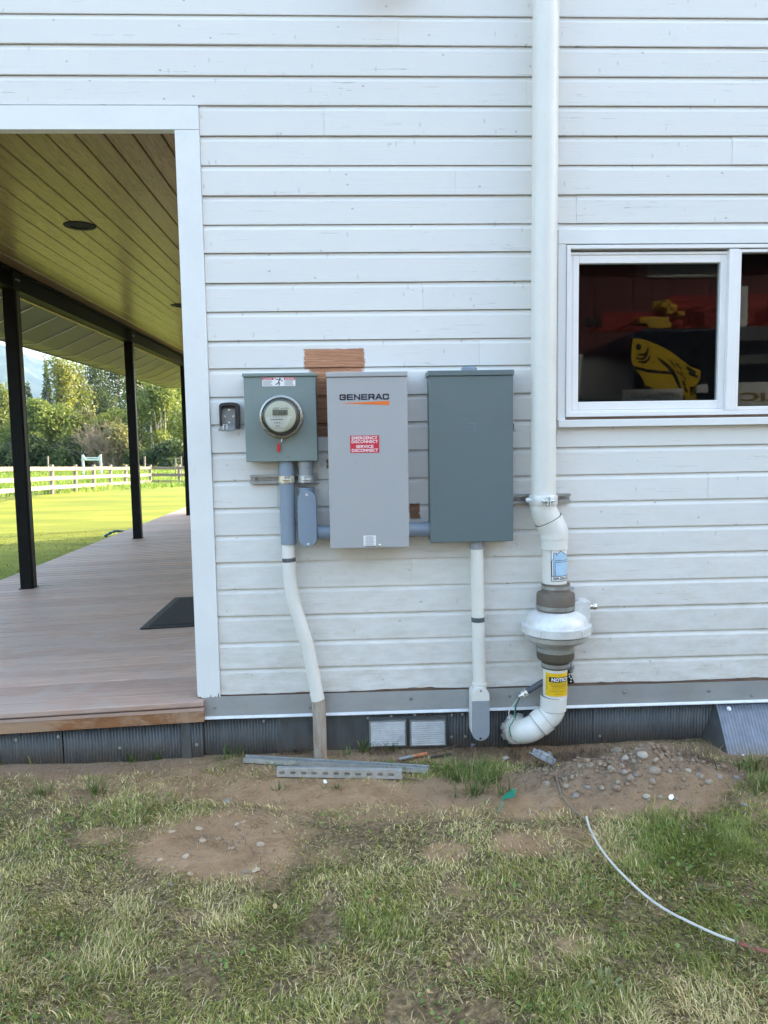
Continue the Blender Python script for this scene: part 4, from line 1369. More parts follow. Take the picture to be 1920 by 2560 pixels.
for k, wd in ((0, .0022), (.28, .0018)):
    q0, q1, q2, q3 = a[0] + k * (a[1] - a[0]), a[1] - k * (a[1] - a[0]), a[2] + k * (a[3] - a[2]), a[3] - k * (a[3] - a[2])
    mb.box(q0, q1, BY - .0016, BY - .0001, q2, q2 + wd).box(q0, q1, BY - .0016, BY - .0001, q3 - wd, q3).box(q0, q0 + wd, BY - .0016, BY - .0001, q2 + wd + .0001, q3 - wd - .0001).box(q1 - wd, q1, BY - .0016, BY - .0001, q2 + wd + .0001, q3 - wd - .0001)
mb.build('square_emblem', MAT['emblem'], bp)
c = at(1283, 1068, BY)
MB().box(bx1 + .0003, bx1 + .004, BY + .003, BY + .012, c[2] - .017, c[2] + .017).build('latch', MAT['black_plastic'], bp, bevel=.001)
hc = at(1172.5, 921, -.06)
MB().lathe([(.037, 0), (.037, .012), (.033, .016), (.033, .020), (.026, .021)], (hc[0], -.062, at(1178, 925, -.118)[2] + .0004), (0, 0, 1), 32).build('top_hub', MAT['pvc_grey'], bp, smooth=True)

# --- strut with two strapped conduits under the meter socket -----------
sx0, sx1, szc = at(626.5, 1197, 0)[0], at(796, 1197, 0)[0], at(710, 1197, -.012)[2]
SD = .024
st = thing('strut_channel', 'galvanised strut channel on the wall under the grey green meter socket', 'strut channel', ((sx0 + sx1) / 2, 0, szc), 'strut channels')
ch = strut_mesh(sx1 - sx0, SD).map(lambda p: (p[0] + sx0, p[1] - .0025, p[2] + szc)).build('channel', MAT['galv_dull'], st, solid=.0024)
screw(641, 1197, -.0045, st, .007)
CY = -.0265 - .036
xg = at(717, 1197, CY)[0]
strap_clamp('pipe_strap', (xg, CY, szc), (0, 0, 1), .0385, .034, MAT['zinc'], st)
xh = at(765, 1197, CY)[0]
strap_clamp('pipe_strap', (xh, CY, szc), (0, 0, 1), .0345, .034, MAT['galv'], st)

# --- conduit riser at the left -----------------------------------------
cr = thing('conduit_riser', 'grey over white conduit bending down from the meter socket to the soil', 'conduit', (xg, CY, 0))
zt, zb = mz0 - .0006, at(720, 1363, CY - .036)[2]
MB().tube([(xg - .001, CY, zt), (xg - .001, CY, szc + .02), (xg + .0005, CY, zb)], .0372, 28).build('grey_sleeve', MAT['pvc_grey'], cr, smooth=True)
pc = [(721.5, 1352), (721.8, 1392), (723.5, 1425), (726.3, 1458), (732.5, 1495), (743, 1532), (756, 1573), (767.3, 1610), (776, 1650), (784, 1690), (791.5, 1730), (794.5, 1748)]
wp = []
for i, (px, py) in enumerate(pc):
    wp.append(at(px, py, CY))
wp[0][2] = zb + .02
MB().tube(smooth_path(wp, 5), .0318, 28).build('white_pipe', MAT['pvc_white'], cr, smooth=True)
bt = at(722, 1400, CY)
MB().tube([at(721.9, 1394, CY), at(722.7, 1404, CY)], .0326, 28).build('grey_band', MAT['dark_grey'], cr, smooth=True)
MB().tube([at(791, 1731, CY), at(794.9, 1749, CY)], .0332, 28).build('coupling', MAT['pvc_white'], cr, smooth=True)
MB().tube([at(795, 1749.5, CY), at(799, 1800, CY), at(800, 1850, CY), np.array([at(801, 1890, CY)[0], CY, -.12])], .0325, 28).build('stained_pipe', MAT['stain_pvc'], cr, smooth=True)

# --- access fitting and its nipple -------------------------------------
lb = thing('access_fitting', 'grey conduit access fitting with a long rounded cover beside the transfer switch', 'conduit fitting', (xh, CY, at(768, 1368, -.1)[2]))
lz1, lz0 = at(768, 1226.6, -.115)[2], at(768, 1368.6, -.115)[2]
lx0, lx1 = at(744.6, 1298, -.115)[0], at(791.6, 1298, -.115)[0]
MB().lathe([(.0375, 0), (.0375, .028), (.0335, .0285), (.0335, .105)], (xh, CY, mz0 - .0006), (0, 0, -1), 28).build('hub', MAT['pvc_hub'], lb, smooth=True)
MB().lathe([(.0385, 0), (.0385, .05), (.0375, .055)], (xh, CY, lz1 + .012), (0, 0, -1), 28).build('neck', MAT['pvc_grey'], lb, smooth=True)


def stadium(x0, x1, z0, z1, n=10):
    r = (x1 - x0) / 2; cx_ = (x0 + x1) / 2
    return [(cx_ + r * math.cos(t), z1 - r + r * math.sin(t)) for t in np.linspace(0, math.pi, n)] + [(cx_ + r * math.cos(t), z0 + r + r * math.sin(t)) for t in np.linspace(math.pi, 2 * math.pi, n)]


MB().prism(stadium(lx0 + .006, lx1 - .001, lz0 + .006, lz1 - .008), -.102, -.026).build('body', MAT['pvc_grey'], lb, bevel=.004)
MB().prism(stadium(lx0, lx1, lz0, lz1), -.112, -.1025).build('cover', MAT['pvc_grey'], lb, bevel=.003)
for (px, py) in ((766.4, 1237), (770.9, 1360.8)):
    screw(px, py, -.1122, lb, .0045, MAT['galv'])
nz_ = at(800, 1331, CY)[2]
MB().cyl((lx1 - .012, CY, nz_), (tx0 - .0006, CY, nz_), .0335, 28).build('nipple', MAT['pvc_grey'], lb, smooth=True)
MB().cyl((lx1 + .002, CY, nz_), (at(809, 1331, CY)[0], CY, nz_), .0355, 28).build('socket_collar', MAT['pvc_grey'], lb, smooth=True)

nn = thing('conduit_nipple', 'short grey conduit joining the transfer switch to the breaker panel', 'conduit', ((tx1 + bx0) / 2, CY, nz_))
nx0, nx1 = tx1 + .0006, bx0 + .0034; nzz = at(1050, 1323.5, CY)[2]
q1, q2 = at(1037.5, 1323, CY)[0], at(1056.5, 1323, CY)[0]
MB().cyl((nx0, CY, nzz), (nx1, CY, nzz), .0335, 28).build('pipe', MAT['pvc_grey'], nn, smooth=True)
MB().cyl((nx0 + .001, CY, nzz), (q1, CY, nzz), .0362, 28).build('collar', MAT['pvc_grey'], nn, smooth=True)
MB().cyl((q2, CY, nzz), (nx1 - .001, CY, nzz), .0362, 28).build('collar', MAT['pvc_grey'], nn, smooth=True)

# --- white conduit from the panel down to its access fitting ------------
PY = -.066
cd = thing('conduit_drop', 'straight white conduit dropping from the breaker panel to a rounded fitting', 'conduit', (at(1198, 1500, PY)[0], PY, .05))
top = at(1191, 1357, PY); top[2] = bz0 + .0034
MB().tube([top, at(1191.7, 1372, PY)], .0335, 24).build('hub', MAT['pvc_hub'], cd, smooth=True)
MB().tube([at(1191.7, 1370.5, PY), at(1195.4, 1560, PY), at(1198.2, 1708, PY)], .0312, 28).build('pipe', MAT['pvc_white'], cd, smooth=True)
MB().tube([at(1194.9, 1542, PY), at(1195.2, 1553.5, PY)], .0322, 28).build('grey_band', MAT['dark_grey'], cd, smooth=True)
MB().tube([at(1198, 1705.4, PY), at(1198.1, 1708.5, PY)], .0372, 28).build('rim', MAT['pvc_white'], cd, smooth=True)
MB().tube([at(1198.1, 1708.4, PY), at(1198.6, 1732, PY)], .0348, 28).build('neck', MAT['pvc_white'], cd, smooth=True)
LY = -.122
bx_0, bx_1 = at(1180, 1780, LY)[0], at(1224, 1780, LY)[0]
lz1, lz0 = at(1202, 1719.8, LY)[2], at(1202, 1852.6, LY)[2]
zs = at(1202, 1753, LY)[2]
st_ = stadium(bx_0, bx_1, lz0, lz1, 14)
upper = [(x, z) for x, z in st_ if z > zs]; lower = [(x, z) for x, z in st_ if z <= zs]
upper = [(bx_1, zs + .0004)] + upper + [(bx_0, zs + .0004)]
lower = [(bx_0, zs - .0004)] + lower + [(bx_1, zs - .0004)]
body = stadium(bx_0 - .002, bx_1 - .005, lz0 + .004, lz1 - .004, 14)
MB().prism(body, LY + .0105, -.028).build('body', MAT['pvc_white'], cd, bevel=.004)
MB().prism(upper, LY, LY + .010).build('cover_top', MAT['pvc_white'], cd, bevel=.002)
MAT['cover_grey'] = simple('grey_masked_cover', (0.27, 0.30, 0.335), 0.45, var=0.07, vscale=9, speck=.3)
MB().prism(lower, LY, LY + .010).build('cover_bottom', MAT['cover_grey'], cd, bevel=.002)
screw(1202.5, 1727.5, LY - .0002, cd, .0038, MAT['galv_dull'])
c = at(1201.5, 1848, LY)
MB().lathe([(.0055, 0), (.005, .003)], (c[0], LY - .0002, c[2] + .004), AX, 12).build('rusty_screw', MAT['seam'], cd)

# --- vent pipe ----------------------------------------------------------
VPY = -.095
vx = lambda px, py: at(px, py, VPY)
vp = thing('vent_pipe', 'white vent pipe running up the wall beside the window, with a blue house sticker', 'pipe', (vx(1360, 1250)[0], VPY, .9))
r0 = .0595
ptop = vx(1365.5, -40); ptop[2] += .35
MB().tube([ptop, vx(1365, 0), vx(1360, 700), vx(1357.8, 1262)], r0, 40).build('upper_pipe', MAT['pvc_white'], vp, smooth=True)
e1 = smooth_path([vx(1357.8, 1258), vx(1358.6, 1271), vx(1363.5, 1286), vx(1372, 1302)], 7)
e2 = smooth_path([vx(1371, 1300), vx(1379, 1316), vx(1384, 1330), vx(1385.2, 1346)], 7)
MB().tube(e1, r0 + .003, 40).build('elbow', MAT['pvc_white'], vp, smooth=True)
MB().tube(e2, r0 + .0085, 40).build('elbow', MAT['pvc_white'], vp, smooth=True)
MB().tube([vx(1385.2, 1343), vx(1385.4, 1371.5)], r0 + .0062, 40).build('collar', MAT['pvc_white'], vp, smooth=True)
lo0, lo1 = vx(1385.2, 1365), vx(1386, 1468)
MB().tube([lo0, lo1], .0595, 40).build('lower_pipe', MAT['pvc_white'], vp, smooth=True)


def wrap(c0, c1, r, ang0, arclen_scale=1.0):
    """(u, v): u metres along the arc from angle ang0 (towards +x from facing -y), v = world z"""
    def fn(u, v):
        k = (v - c0[2]) / (c1[2] - c0[2])
        cx_, cy_ = c0[0] + (c1[0] - c0[0]) * k, c0[1] + (c1[1] - c0[1]) * k
        a = ang0 + u / r
        return (cx_ + r * math.sin(a), cy_ - r * math.cos(a), v)
    return fn


SW = .118
zA, zB = at(1392, 1375, -.155)[2], at(1392, 1453, -.155)[2]
A0 = math.radians(-28)
WF = lambda k: wrap(lo0, lo1, .0595 + k, A0)
hh = zA - zB
stk = rect_on(MB(), WF(.0008), 0, SW, zB, zA, 20).build('house_sticker', MAT['white_ink'], vp)
U = lambda a, b: (a * SW, zB + b * hh)


def bar(mb, fn, pts, w): return stroke_on(mb, fn, pts, w)


def fine(pts, step=.006):
    out = []
    for a, b in zip(pts[:-1], pts[1:]):
        n = max(1, int(math.hypot(b[0] - a[0], b[1] - a[1]) / step))
        for i in range(n): out.append((a[0] + (b[0] - a[0]) * i / n, a[1] + (b[1] - a[1]) * i / n))
    return out + [pts[-1]]


hp = [U(.08, .16), U(.08, .66), U(.06, .66), U(.06, .70), U(.10, .90), U(.21, .90), U(.21, .83), U(.38, .965), U(.80, .80), U(.98, .70), U(.98, .16)]
# filled house silhouette as strips so that it follows the pipe
mb = MB(); n = 26
hx = [p[0] for p in hp]
topz = lambda u: np.interp(u / SW, [.08, .085, .10, .21, .212, .38, .98], [.70, .70, .90, .90, .83, .965, .70])
for i in range(n):
    ua, ub = SW * (.08 + .9 * i / n), SW * (.08 + .9 * (i + 1) / n)
    mb.add([WF(.0013)(ua, zB + .16 * hh), WF(.0013)(ub, zB + .16 * hh), WF(.0013)(ub, zB + topz(ub) * hh), WF(.0013)(ua, zB + topz(ua) * hh)], [(0, 1, 2, 3)])
mb.build('blue_house', MAT['sky_ink'], stk)
mb = MB()
stroke_on(mb, WF(.0018), fine([U(.02, .16), U(.02, .64), U(.10, .72), U(.10, .90), U(.21, .90), U(.21, .83), U(.38, .965), U(.98, .70)]), .0024)
stroke_on(mb, WF(.0018), fine([U(.10, .16), U(.10, .62), U(.16, .66), U(.86, .66), U(.90, .69), U(.90, .90)]), .0022)
stroke_on(mb, WF(.0018), fine([U(.155, .16), U(.155, .58), U(.19, .61), U(.93, .61), U(.955, .65), U(.955, .88)]), .0022)
stroke_on(mb, WF(.0018), fine([U(.86, .89), U(.93, .99), U(1.0, .89), U(.86, .89)]), .0020)
stroke_on(mb, WF(.0018), fine([U(0, .0), U(1, .0), U(1, .155), U(0, .155), U(0, 0)]), .0028)
stroke_on(mb, WF(.0018), fine([U(0, .0), U(0, 1.)]), .0024)
stroke_on(mb, WF(.0018), fine([U(0.25, 1.), U(.8, 1.)]), .0022)
mb.build('house_outline', MAT['navy_ink'], stk)
text_on('phone_number', '509-326-5127', WF(.0018), .07 * SW, .95 * SW, zB + .035 * hh, zB + .125 * hh, MAT['black_ink'], stk, bold=.03)

# wall strut and clamp holding the vent pipe
zc2 = at(1358, 1246, -.02)[2]
s0, s1 = at(1278, 1246, 0)[0], at(1423, 1246, 0)[0]
st2 = thing('strut_channel', 'galvanised strut channel clamped across the wall behind the vent pipe', 'strut channel', ((s0 + s1) / 2, 0, zc2), 'strut channels')
strut_mesh(s1 - s0, .026, .042).map(lambda p: (p[0] + s0, p[1] - .0025, p[2] + zc2)).build('channel', MAT['galv_dull'], st2, solid=.0024)
cc = at(1357.6, 1249.5, VPY)
o = MB().lathe([(.0605, -.023), (.0665, -.023), (.0685, -.016), (.0685, .016), (.0665, .023), (.0605, .023)], cc, (0, 0, 1), 40, close=False).build('pipe_clamp', MAT['alu'], st2, smooth=True)
bb = np.array(cc) + np.array([.006, -.079, 0])
mb = MB()
for s in (-1, 1):
    mb.obox(bb + np.array([s * .006, 0, 0]), (.0028, 0, 0), (0, .013, 0), (0, 0, .021))
    mb.obox(bb + np.array([s * .020, .0075, 0]), (.012, 0, 0), (0, .003, 0), (0, 0, .006))
mb.build('ear', MAT['alu'], o, bevel=.001)
MB().cyl(bb + np.array([-.035, -.004, 0]), bb + np.array([.030, -.004, 0]), .0045, 8).cyl(bb + np.array([-.016, -.004, 0]), bb + np.array([-.009, -.004, 0]), .010, 6).cyl(bb + np.array([.009, -.004, 0]), bb + np.array([.016, -.004, 0]), .010, 6).build('bolt', MAT['zinc'], o)
MB().cyl(cc + np.array([-.055, -.02, 0]), cc + np.array([-.078, -.0, 0]), .012, 8).build('bolt', MAT['alu'], o)

# --- inline fan with rubber couplings -----------------------------------
fx, fzc = at(1390.5, 1560, VPY)[0], at(1390, 1566, VPY)[2]
fn_ = thing('inline_fan', 'aluminium inline vent fan with grey rubber couplings hanging on the white pipe', 'fan', (fx, VPY, fzc))
pxm = 1880 / 3.56            # pixels per metre at this depth
FC = (fx, VPY, fzc)
zz = lambda py: (at(1390, py, VPY)[2] - fzc)
RF = .167
MB().lathe([(.070, zz(1518)), (.085, zz(1524)), (.105, zz(1527)), (.135, zz(1537)), (.146, zz(1547)), (.150, zz(1555)), (.1505, zz(1557)), (RF, zz(1558.5)), (RF, zz(1577)), (RF - .008, zz(1578.5)), (.12, zz(1579))], FC, (0, 0, 1), 64).build('upper_housing', MAT['alu'], fn_, smooth=True, auto=28)
MB().lathe([(.10, zz(1579.8)), (.150, zz(1580.5)), (.153, zz(1582)), (.150, zz(1592)), (.136, zz(1599)), (.105, zz(1607)), (.094, zz(1612)), (.088, zz(1619)), (.07, zz(1622))], FC, (0, 0, 1), 64).build('lower_housing', MAT['alu_dark'], fn_, smooth=True, auto=28)
mb = MB()
for k in range(10):
    t = 2 * math.pi * (k + .35) / 10
    d = np.array([math.cos(t), math.sin(t), 0]); tt = np.array([-math.sin(t), math.cos(t), 0])
    mb.obox(np.array(FC) + d * (RF + .0015) + np.array([0, 0, zz(1568)]), tt * .0035, d * .0035, (0, 0, .014))
mb.build('clip_lugs', MAT['alu'], fn_, bevel=.001)


def rubber(prof, axc, name, mat): return MB().lathe(prof, axc, (0, 0, 1), 48).build(name, mat, fn_, smooth=True, auto=28)


uc = (at(1389, 1490, VPY)[0], VPY, fzc)
rubber([(.060, zz(1456)), (.066, zz(1456.5)), (.0672, zz(1459)), (.0668, zz(1475)), (.069, zz(1478)), (.088, zz(1481.5)), (.0915, zz(1485)), (.0925, zz(1519)), (.090, zz(1524)), (.07, zz(1524.5))], uc, 'upper_coupling', MAT['rubber'])
rubber([(.0675, zz(1462)), (.0690, zz(1462)), (.0690, zz(1470)), (.0675, zz(1470))], uc, 'hose_clamp', MAT['galv_dull'])
rubber([(.0925, zz(1510)), (.0942, zz(1510)), (.0942, zz(1519.5)), (.0925, zz(1519.5))], uc, 'hose_clamp', MAT['galv_dull'])
lc = (at(1388.5, 1645, VPY)[0], VPY, fzc)
rubber([(.07, zz(1612)), (.090, zz(1612.5)), (.0905, zz(1640)), (.086, zz(1646)), (.072, zz(1650)), (.0672, zz(1653)), (.0665, zz(1667)), (.060, zz(1668))], lc, 'lower_coupling', MAT['rubber_green'])
rubber([(.0905, zz(1615)), (.0922, zz(1615)), (.0922, zz(1625)), (.0905, zz(1625))], lc, 'hose_clamp', MAT['galv_dull'])
rubber([(.0668, zz(1654.5)), (.0684, zz(1654.5)), (.0684, zz(1663)), (.0668, zz(1663))], lc, 'hose_clamp', MAT['galv_dull'])
sb = np.array([at(1424, 1469, VPY)[0] - .004, VPY - .03, fzc + zz(1466)])
MB().obox(sb, (.011, 0, 0), (0, .006, 0), (0, 0, .007)).cyl(sb + np.array([.01, 0, 0]), sb + np.array([.018, 0, 0]), .0065, 8).build('clamp_screw', MAT['galv'], fn_, bevel=.001)
# wiring box on the housing's right shoulder
j0, j1 = at(1439, 1530, VPY - .03)[0], at(1474, 1530, VPY - .03)[0]
jz1, jz0 = at(1455, 1503, VPY - .03)[2], at(1455, 1556, VPY - .03)[2]
MB().prism([(j0 - .01, jz1 - .004), (j0 + .02, jz1 + .006), (j1 - .004, jz1 + .003), (j1, jz1 - .006), (j1 - .003, jz0), (j0 + .03, jz0 - .006), (j0 - .01, jz0 + .03)], VPY - .045, VPY + .035).build('wiring_box', MAT['alu'], fn_, bevel=.004, seg=3)
kc = at(1478, 1516, VPY - .02)
MB().cyl(kc + np.array([-.014, 0, 0]), kc + np.array([.006, 0, 0]), .013, 16).cyl(kc + np.array([.006, 0, 0]), kc + np.array([.024, 0, 0]), .017, 6).build('cable_gland', MAT['zinc'], fn_, smooth=True, bevel=.001)

# --- lower pipe turning into the skirt ----------------------------------
lp = thing('sump_pipe', 'white pipe with a yellow notice sticker curving from the fan into the dark skirt', 'pipe', (at(1385, 1750, VPY)[0], VPY, .1))
l0, l1 = at(1388, 1655, VPY), at(1387.5, 1742, VPY)
MB().tube([l0, l1], .0585, 40).build('pipe', MAT['pvc_white'], lp, smooth=True)
MB().tube([at(1384, 1739, VPY), at(1382.5, 1772.5, VPY)], .0635, 40).build('collar', MAT['pvc_white'], lp, smooth=True)
path = [at(1382.5, 1766, VPY), at(1380.5, 1777, VPY), at(1374.5, 1787, VPY), at(1363, 1796, VPY), at(1352, 1805, VPY)]
MB().tube(smooth_path(path, 7), .0590, 40).build('elbow', MAT['pvc_white'], lp, smooth=True)
q0, q1 = at(1364, 1808, VPY), at(1334, 1829, VPY)
MB().tube([at(1364.4, 1795.2, VPY), at(1344.5, 1811.5, VPY)], .0650, 40).build('collar', MAT['pvc_white'], lp, smooth=True)
path = [at(1350, 1807, VPY), at(1337, 1817, VPY), at(1322, 1824.5, VPY + .002), at(1305, 1827.5, VPY + .026), at(1294, 1825, VPY + .070)]
MB().tube(smooth_path(path, 8), [.0612] * len(smooth_path(path, 8)), 40).build('elbow', MAT['pvc_white'], lp, smooth=True)
MAT['seam_grey'] = simple('dark_pipe_seam', (0.16, 0.145, 0.125), 0.7, var=.2)  # dark grey-brown ring drawn at each pipe joint


def seam(p, q, r, parent):
    p, q = np.asarray(p, float), np.asarray(q, float); d = (q - p) / np.linalg.norm(q - p)
    MB().tube([p - d * .0011, p + d * .0011], r + .0006, 40).build('joint_line', MAT['seam_grey'], parent, smooth=True)


seam(at(1344.3, 1811.7, VPY), at(1364.4, 1795.2, VPY), .0650, lp); seam(at(1364.6, 1795, VPY), at(1344.3, 1811.7, VPY), .0600, lp)
seam(at(1382.5, 1773, VPY), at(1384, 1739, VPY), .0615, lp); seam(at(1384, 1738.6, VPY), at(1382.5, 1773, VPY), .0592, lp)
seam(e2[0], e2[2], r0 + .0085, vp); seam(vx(1385.2, 1342.6), vx(1385.4, 1371.5), r0 + .0062, vp); seam(vx(1385.4, 1371.8), vx(1385.2, 1343), r0 + .0012, vp)
ec = at(1293.5, 1826, VPY + .072); dirn = at(1293.5, 1826, VPY + .072) - at(1302, 1831, VPY + .03)
dirn = np.array([-.20, .95, .06]); dirn /= np.linalg.norm(dirn)
MB().lathe([(.0625, -.016), (.0665, -.014), (.0670, .012), (.0625, .014)], ec, dirn, 40).build('hub_rim', MAT['pvc_white'], lp, smooth=True)
MB().lathe([(.055, -.002), (.0725, 0), (.0745, .005), (.0745, .016), (.055, .02)], ec + dirn * .012, dirn, 40).build('grey_flange', MAT['alu_dark'], lp, smooth=True)
mb = MB()
e1_ = np.cross(dirn, [0, 0, 1.]); e1_ /= np.linalg.norm(e1_); e2_ = np.cross(dirn, e1_)
for k in range(8):
    t = 2 * math.pi * k / 8 + .3
    d = math.cos(t) * e1_ + math.sin(t) * e2_; tt = -math.sin(t) * e1_ + math.cos(t) * e2_
    mb.obox(ec + dirn * .022 + d * .075, tt * .016, d * .007, dirn * .006)
mb.build('flange_lugs', MAT['alu_dark'], lp, bevel=.002)['kind'] = 'stuff'

# yellow notice sticker
zA, zB = at(1390, 1684, -.15)[2], at(1390, 1741.5, -.15)[2]
SW = .134
NF = lambda k: wrap(l0, l1, .0585 + k, math.radians(-66))
hh = zA - zB
nl = rect_on(MB(), NF(.0008), 0, SW, zB, zA, 22).build('notice_sticker', MAT['yellow_ink'], lp)
rect_on(MB(), NF(.0014), .17 * SW, .97 * SW, zB + .615 * hh, zB + .84 * hh, 18).build('black_bar', MAT['black_ink'], nl)
text_on('notice_lettering', 'NOTICE', NF(.0020), .27 * SW, .93 * SW, zB + .65 * hh, zB + .81 * hh, MAT['white_ink'], nl, bold=.035)
mb = MB()
for i, (a, b, w) in enumerate([(.19, .93, .020), (.19, .93, .020), (.24, .90, .03), (.30, .88, .018), (.28, .86, .018), (.17, .96, .008), (.22, .92, .018), (.17, .96, .008), (.42, .75, .018)]):
    v = zB + (.56 - .058 * i) * hh
    rect_on(mb, NF(.0014), a * SW, b * SW, v, v + w * hh, 14)
stroke_on(mb, NF(.0014), fine([(.08 * SW, zB + .27 * hh), (.08 * SW, zB + .78 * hh)]), .003)
poly_on(mb, NF(.0014), [(.055 * SW, zB + .76 * hh), (.105 * SW, zB + .76 * hh), (.08 * SW, zB + .88 * hh)])
mb.build('fine_print', MAT['brown_ink'], nl)

# --- flexible conduit with loose wires ----------------------------------
fc = thing('cable_whip', 'grey flexible conduit with a silver connector and three loose wires below the fan', 'cable', tuple(at(1310, 1735, -.06)))
KY = -.055
g0, g1 = at(1372, 1697, KY), at(1316, 1730, KY)
MB().tube(smooth_path([at(1385, 1690, KY), at(1352, 1708, KY), at(1334, 1719.5, KY), g1], 6), .0150, 16).build('sleeve', MAT['flex'], fc, smooth=True)
dv = (at(1300, 1741, KY) - g1); dv /= np.linalg.norm(dv)
mb = MB().cyl(g1 - dv * .004, g1 + dv * .010, .0195, 8)
mb.cyl(g1 + dv * .010, g1 + dv * .019, .0165, 20).cyl(g1 + dv * .019, g1 + dv * .025, .0205, 6).cyl(g1 + dv * .025, g1 + dv * .044, .0115, 16)
mb.build('connector', MAT['zinc'], fc, bevel=.0008)
wend = g1 + dv * .042
MAT['wire_green'] = simple('green_wire', (0.02, 0.20, 0.11), 0.4, var=0.0)
MAT['copper'] = simple('copper_wire_end', (0.5, 0.2, 0.1), 0.35, .8, var=0.1)
VZ = -.155
for nm, mt, rr, P_ in (('wire', MAT['pvc_white'], .0017, [(1287, 1758, -.08), (1276, 1772, -.10), (1272, 1781, -.12), (1273, 1793, -.13), (1275.5, 1801, -.13)]),
                       ('wire', MAT['wire_green'], .0026, [(1291, 1757, -.09), (1287, 1775, -.12), (1286, 1793, -.15), (1281, 1806, -.160), (1275, 1816, -.163), (1274, 1828, -.163), (1278, 1841, -.16)]),
                       ('wire', MAT['black_plastic'], .0024, [(1293, 1757, -.09), (1289.5, 1772, -.11), (1289, 1786, -.14), (1289.3, 1797, -.15)])):
    o = MB().tube(smooth_path([wend - dv * .01] + [at(*p[:2], p[2]) for p in P_], 5), rr, 7).build(nm, mt, fc, smooth=True)
    if mt is not MAT['pvc_white']:
        e = at(*P_[-1][:2], P_[-1][2])
        MB().tube([e, e + np.array([.004, -.001, -.009])], .0015, 6).build('bare_end', MAT['copper'], o)

# --- black bracket behind the pipe, open key box, wall vents -------------
bk = thing('outlet_cover', 'tilted black cover plate with grey putty behind the yellow notice pipe', 'cover plate', tuple(at(1426, 1690, -.03)))
P2 = lambda px, py: (at(px, py, -.03)[0], at(px, py, -.03)[2])
MB().prism([P2(1412, 1712), P2(1436, 1706.5), P2(1422, 1674), P2(1412, 1674)], -.034, -.02).build('plate', MAT['black_plastic'], bk, bevel=.002)
mb = MB()
for (px, py, r) in ((1423, 1686, .0055), (1423, 1692, .004), (1427.5, 1696.5, .0045), (1427, 1703.5, .004)):
    c = at(px, py, -.034); mb.lathe([(r, 0), (r, .003), (r * .5, .004)], (c[0], -.0342, c[2]), AX, 10)
mb.build('screws', MAT['galv'], bk)
mb = MB()
for (px, py, r) in ((1424, 1660, .017), (1429, 1668, .015), (1428, 1677, .012), (1420, 1668, .014), (1425, 1655, .011)):
    c = at(px, py, -.026); mb.lathe([(.001, -r), (r * .7, -r * .7), (r, 0), (r * .7, r * .7), (.001, r)], (c[0], c[1], c[2]), (0.3, -.4, 1), 10)
mb.build('putty', MAT['grey_plastic'], bk, smooth=True)

kb = thing('key_box', 'small open black key lock box on the siding left of the meter socket', 'key box', tuple(at(573, 1065, 0)))
K = lambda px, py, y: (at(px, py, y)[0], at(px, py, y)[2])
kx = lambda X: 540 + X * .06028
ky = lambda Y_: 990 + Y_ * .06028
KYF = -.045


def kpoly(pts, y): return [K(kx(a), ky(b), y) for a, b in pts]


outer = kpoly([(150, 1250), (135, 900), (122, 420), (150, 350), (220, 300), (380, 272), (560, 262), (740, 272), (860, 292), (925, 350), (948, 430), (958, 900), (960, 1300), (930, 1350), (862, 1345)], KYF)
inner = kpoly([(205, 1245), (200, 900), (195, 500), (230, 440), (350, 400), (520, 388), (690, 398), (775, 430), (800, 500), (815, 900), (835, 1330)], KYF)
n1, n2 = len(outer), len(inner)
mb = MB()
# rim as a strip between the two outlines, plus their side walls
ro = [outer[int(round(i * (n1 - 1) / 20))] for i in range(21)]
ri = [inner[int(round(i * (n2 - 1) / 20))] for i in range(21)]
vs = [(x, KYF, z) for x, z in ro] + [(x, KYF, z) for x, z in ri] + [(x, -.001, z) for x, z in ro] + [(x, -.012, z) for x, z in ri]
fs = []
for i in range(20):
    fs += [(i, i + 1, 22 + i, 21 + i), (42 + i, 43 + i, i + 1, i), (21 + i, 22 + i, 64 + i, 63 + i)]
mb.add(vs, fs)
mb.build('case', MAT['black_plastic'], kb)
MB().prism(ro, -.010, -.0012).build('back', MAT['dark_grey'], kb)
pl = kpoly([(240, 1190), (240, 560), (300, 520), (780, 520), (800, 560), (815, 1300), (560, 1300)], -.016)
MB().prism(pl, -.017, -.0104).build('inner_plate', MAT['grey_plastic'], kb, bevel=.001)
for (a, b) in ((545, 580), (360, 845), (735, 850), (548, 1105)):
    screw(kx(a), ky(b), -.0172, kb, .0035, MAT['zinc'])
# hanging lid with the two lever pins
lid = kpoly([(80, 1440), (150, 1280), (300, 1230), (830, 1290), (840, 1340), (760, 1430), (560, 1470), (300, 1465)], -.056)
MB().prism(lid, -.062, -.048).build('lid', MAT['grey_plastic'], kb, bevel=.003)
for a in (300, 455):
    c0, c1 = K(kx(a), ky(1200), -.06), K(kx(a + 5), ky(1390), -.066)
    MB().cyl((c0[0], -.058, c0[1]), (c1[0], -.068, c1[1]), .0022, 10).build('pin', MAT['pvc_white'], kb, smooth=True)
c0, c1 = K(kx(280), ky(1190), -.06), K(kx(470), ky(1190), -.06)
MB().cyl((c0[0], -.06, c0[1]), (c1[0], -.06, c1[1]), .0018, 8).build('bar', MAT['zinc'], kb)

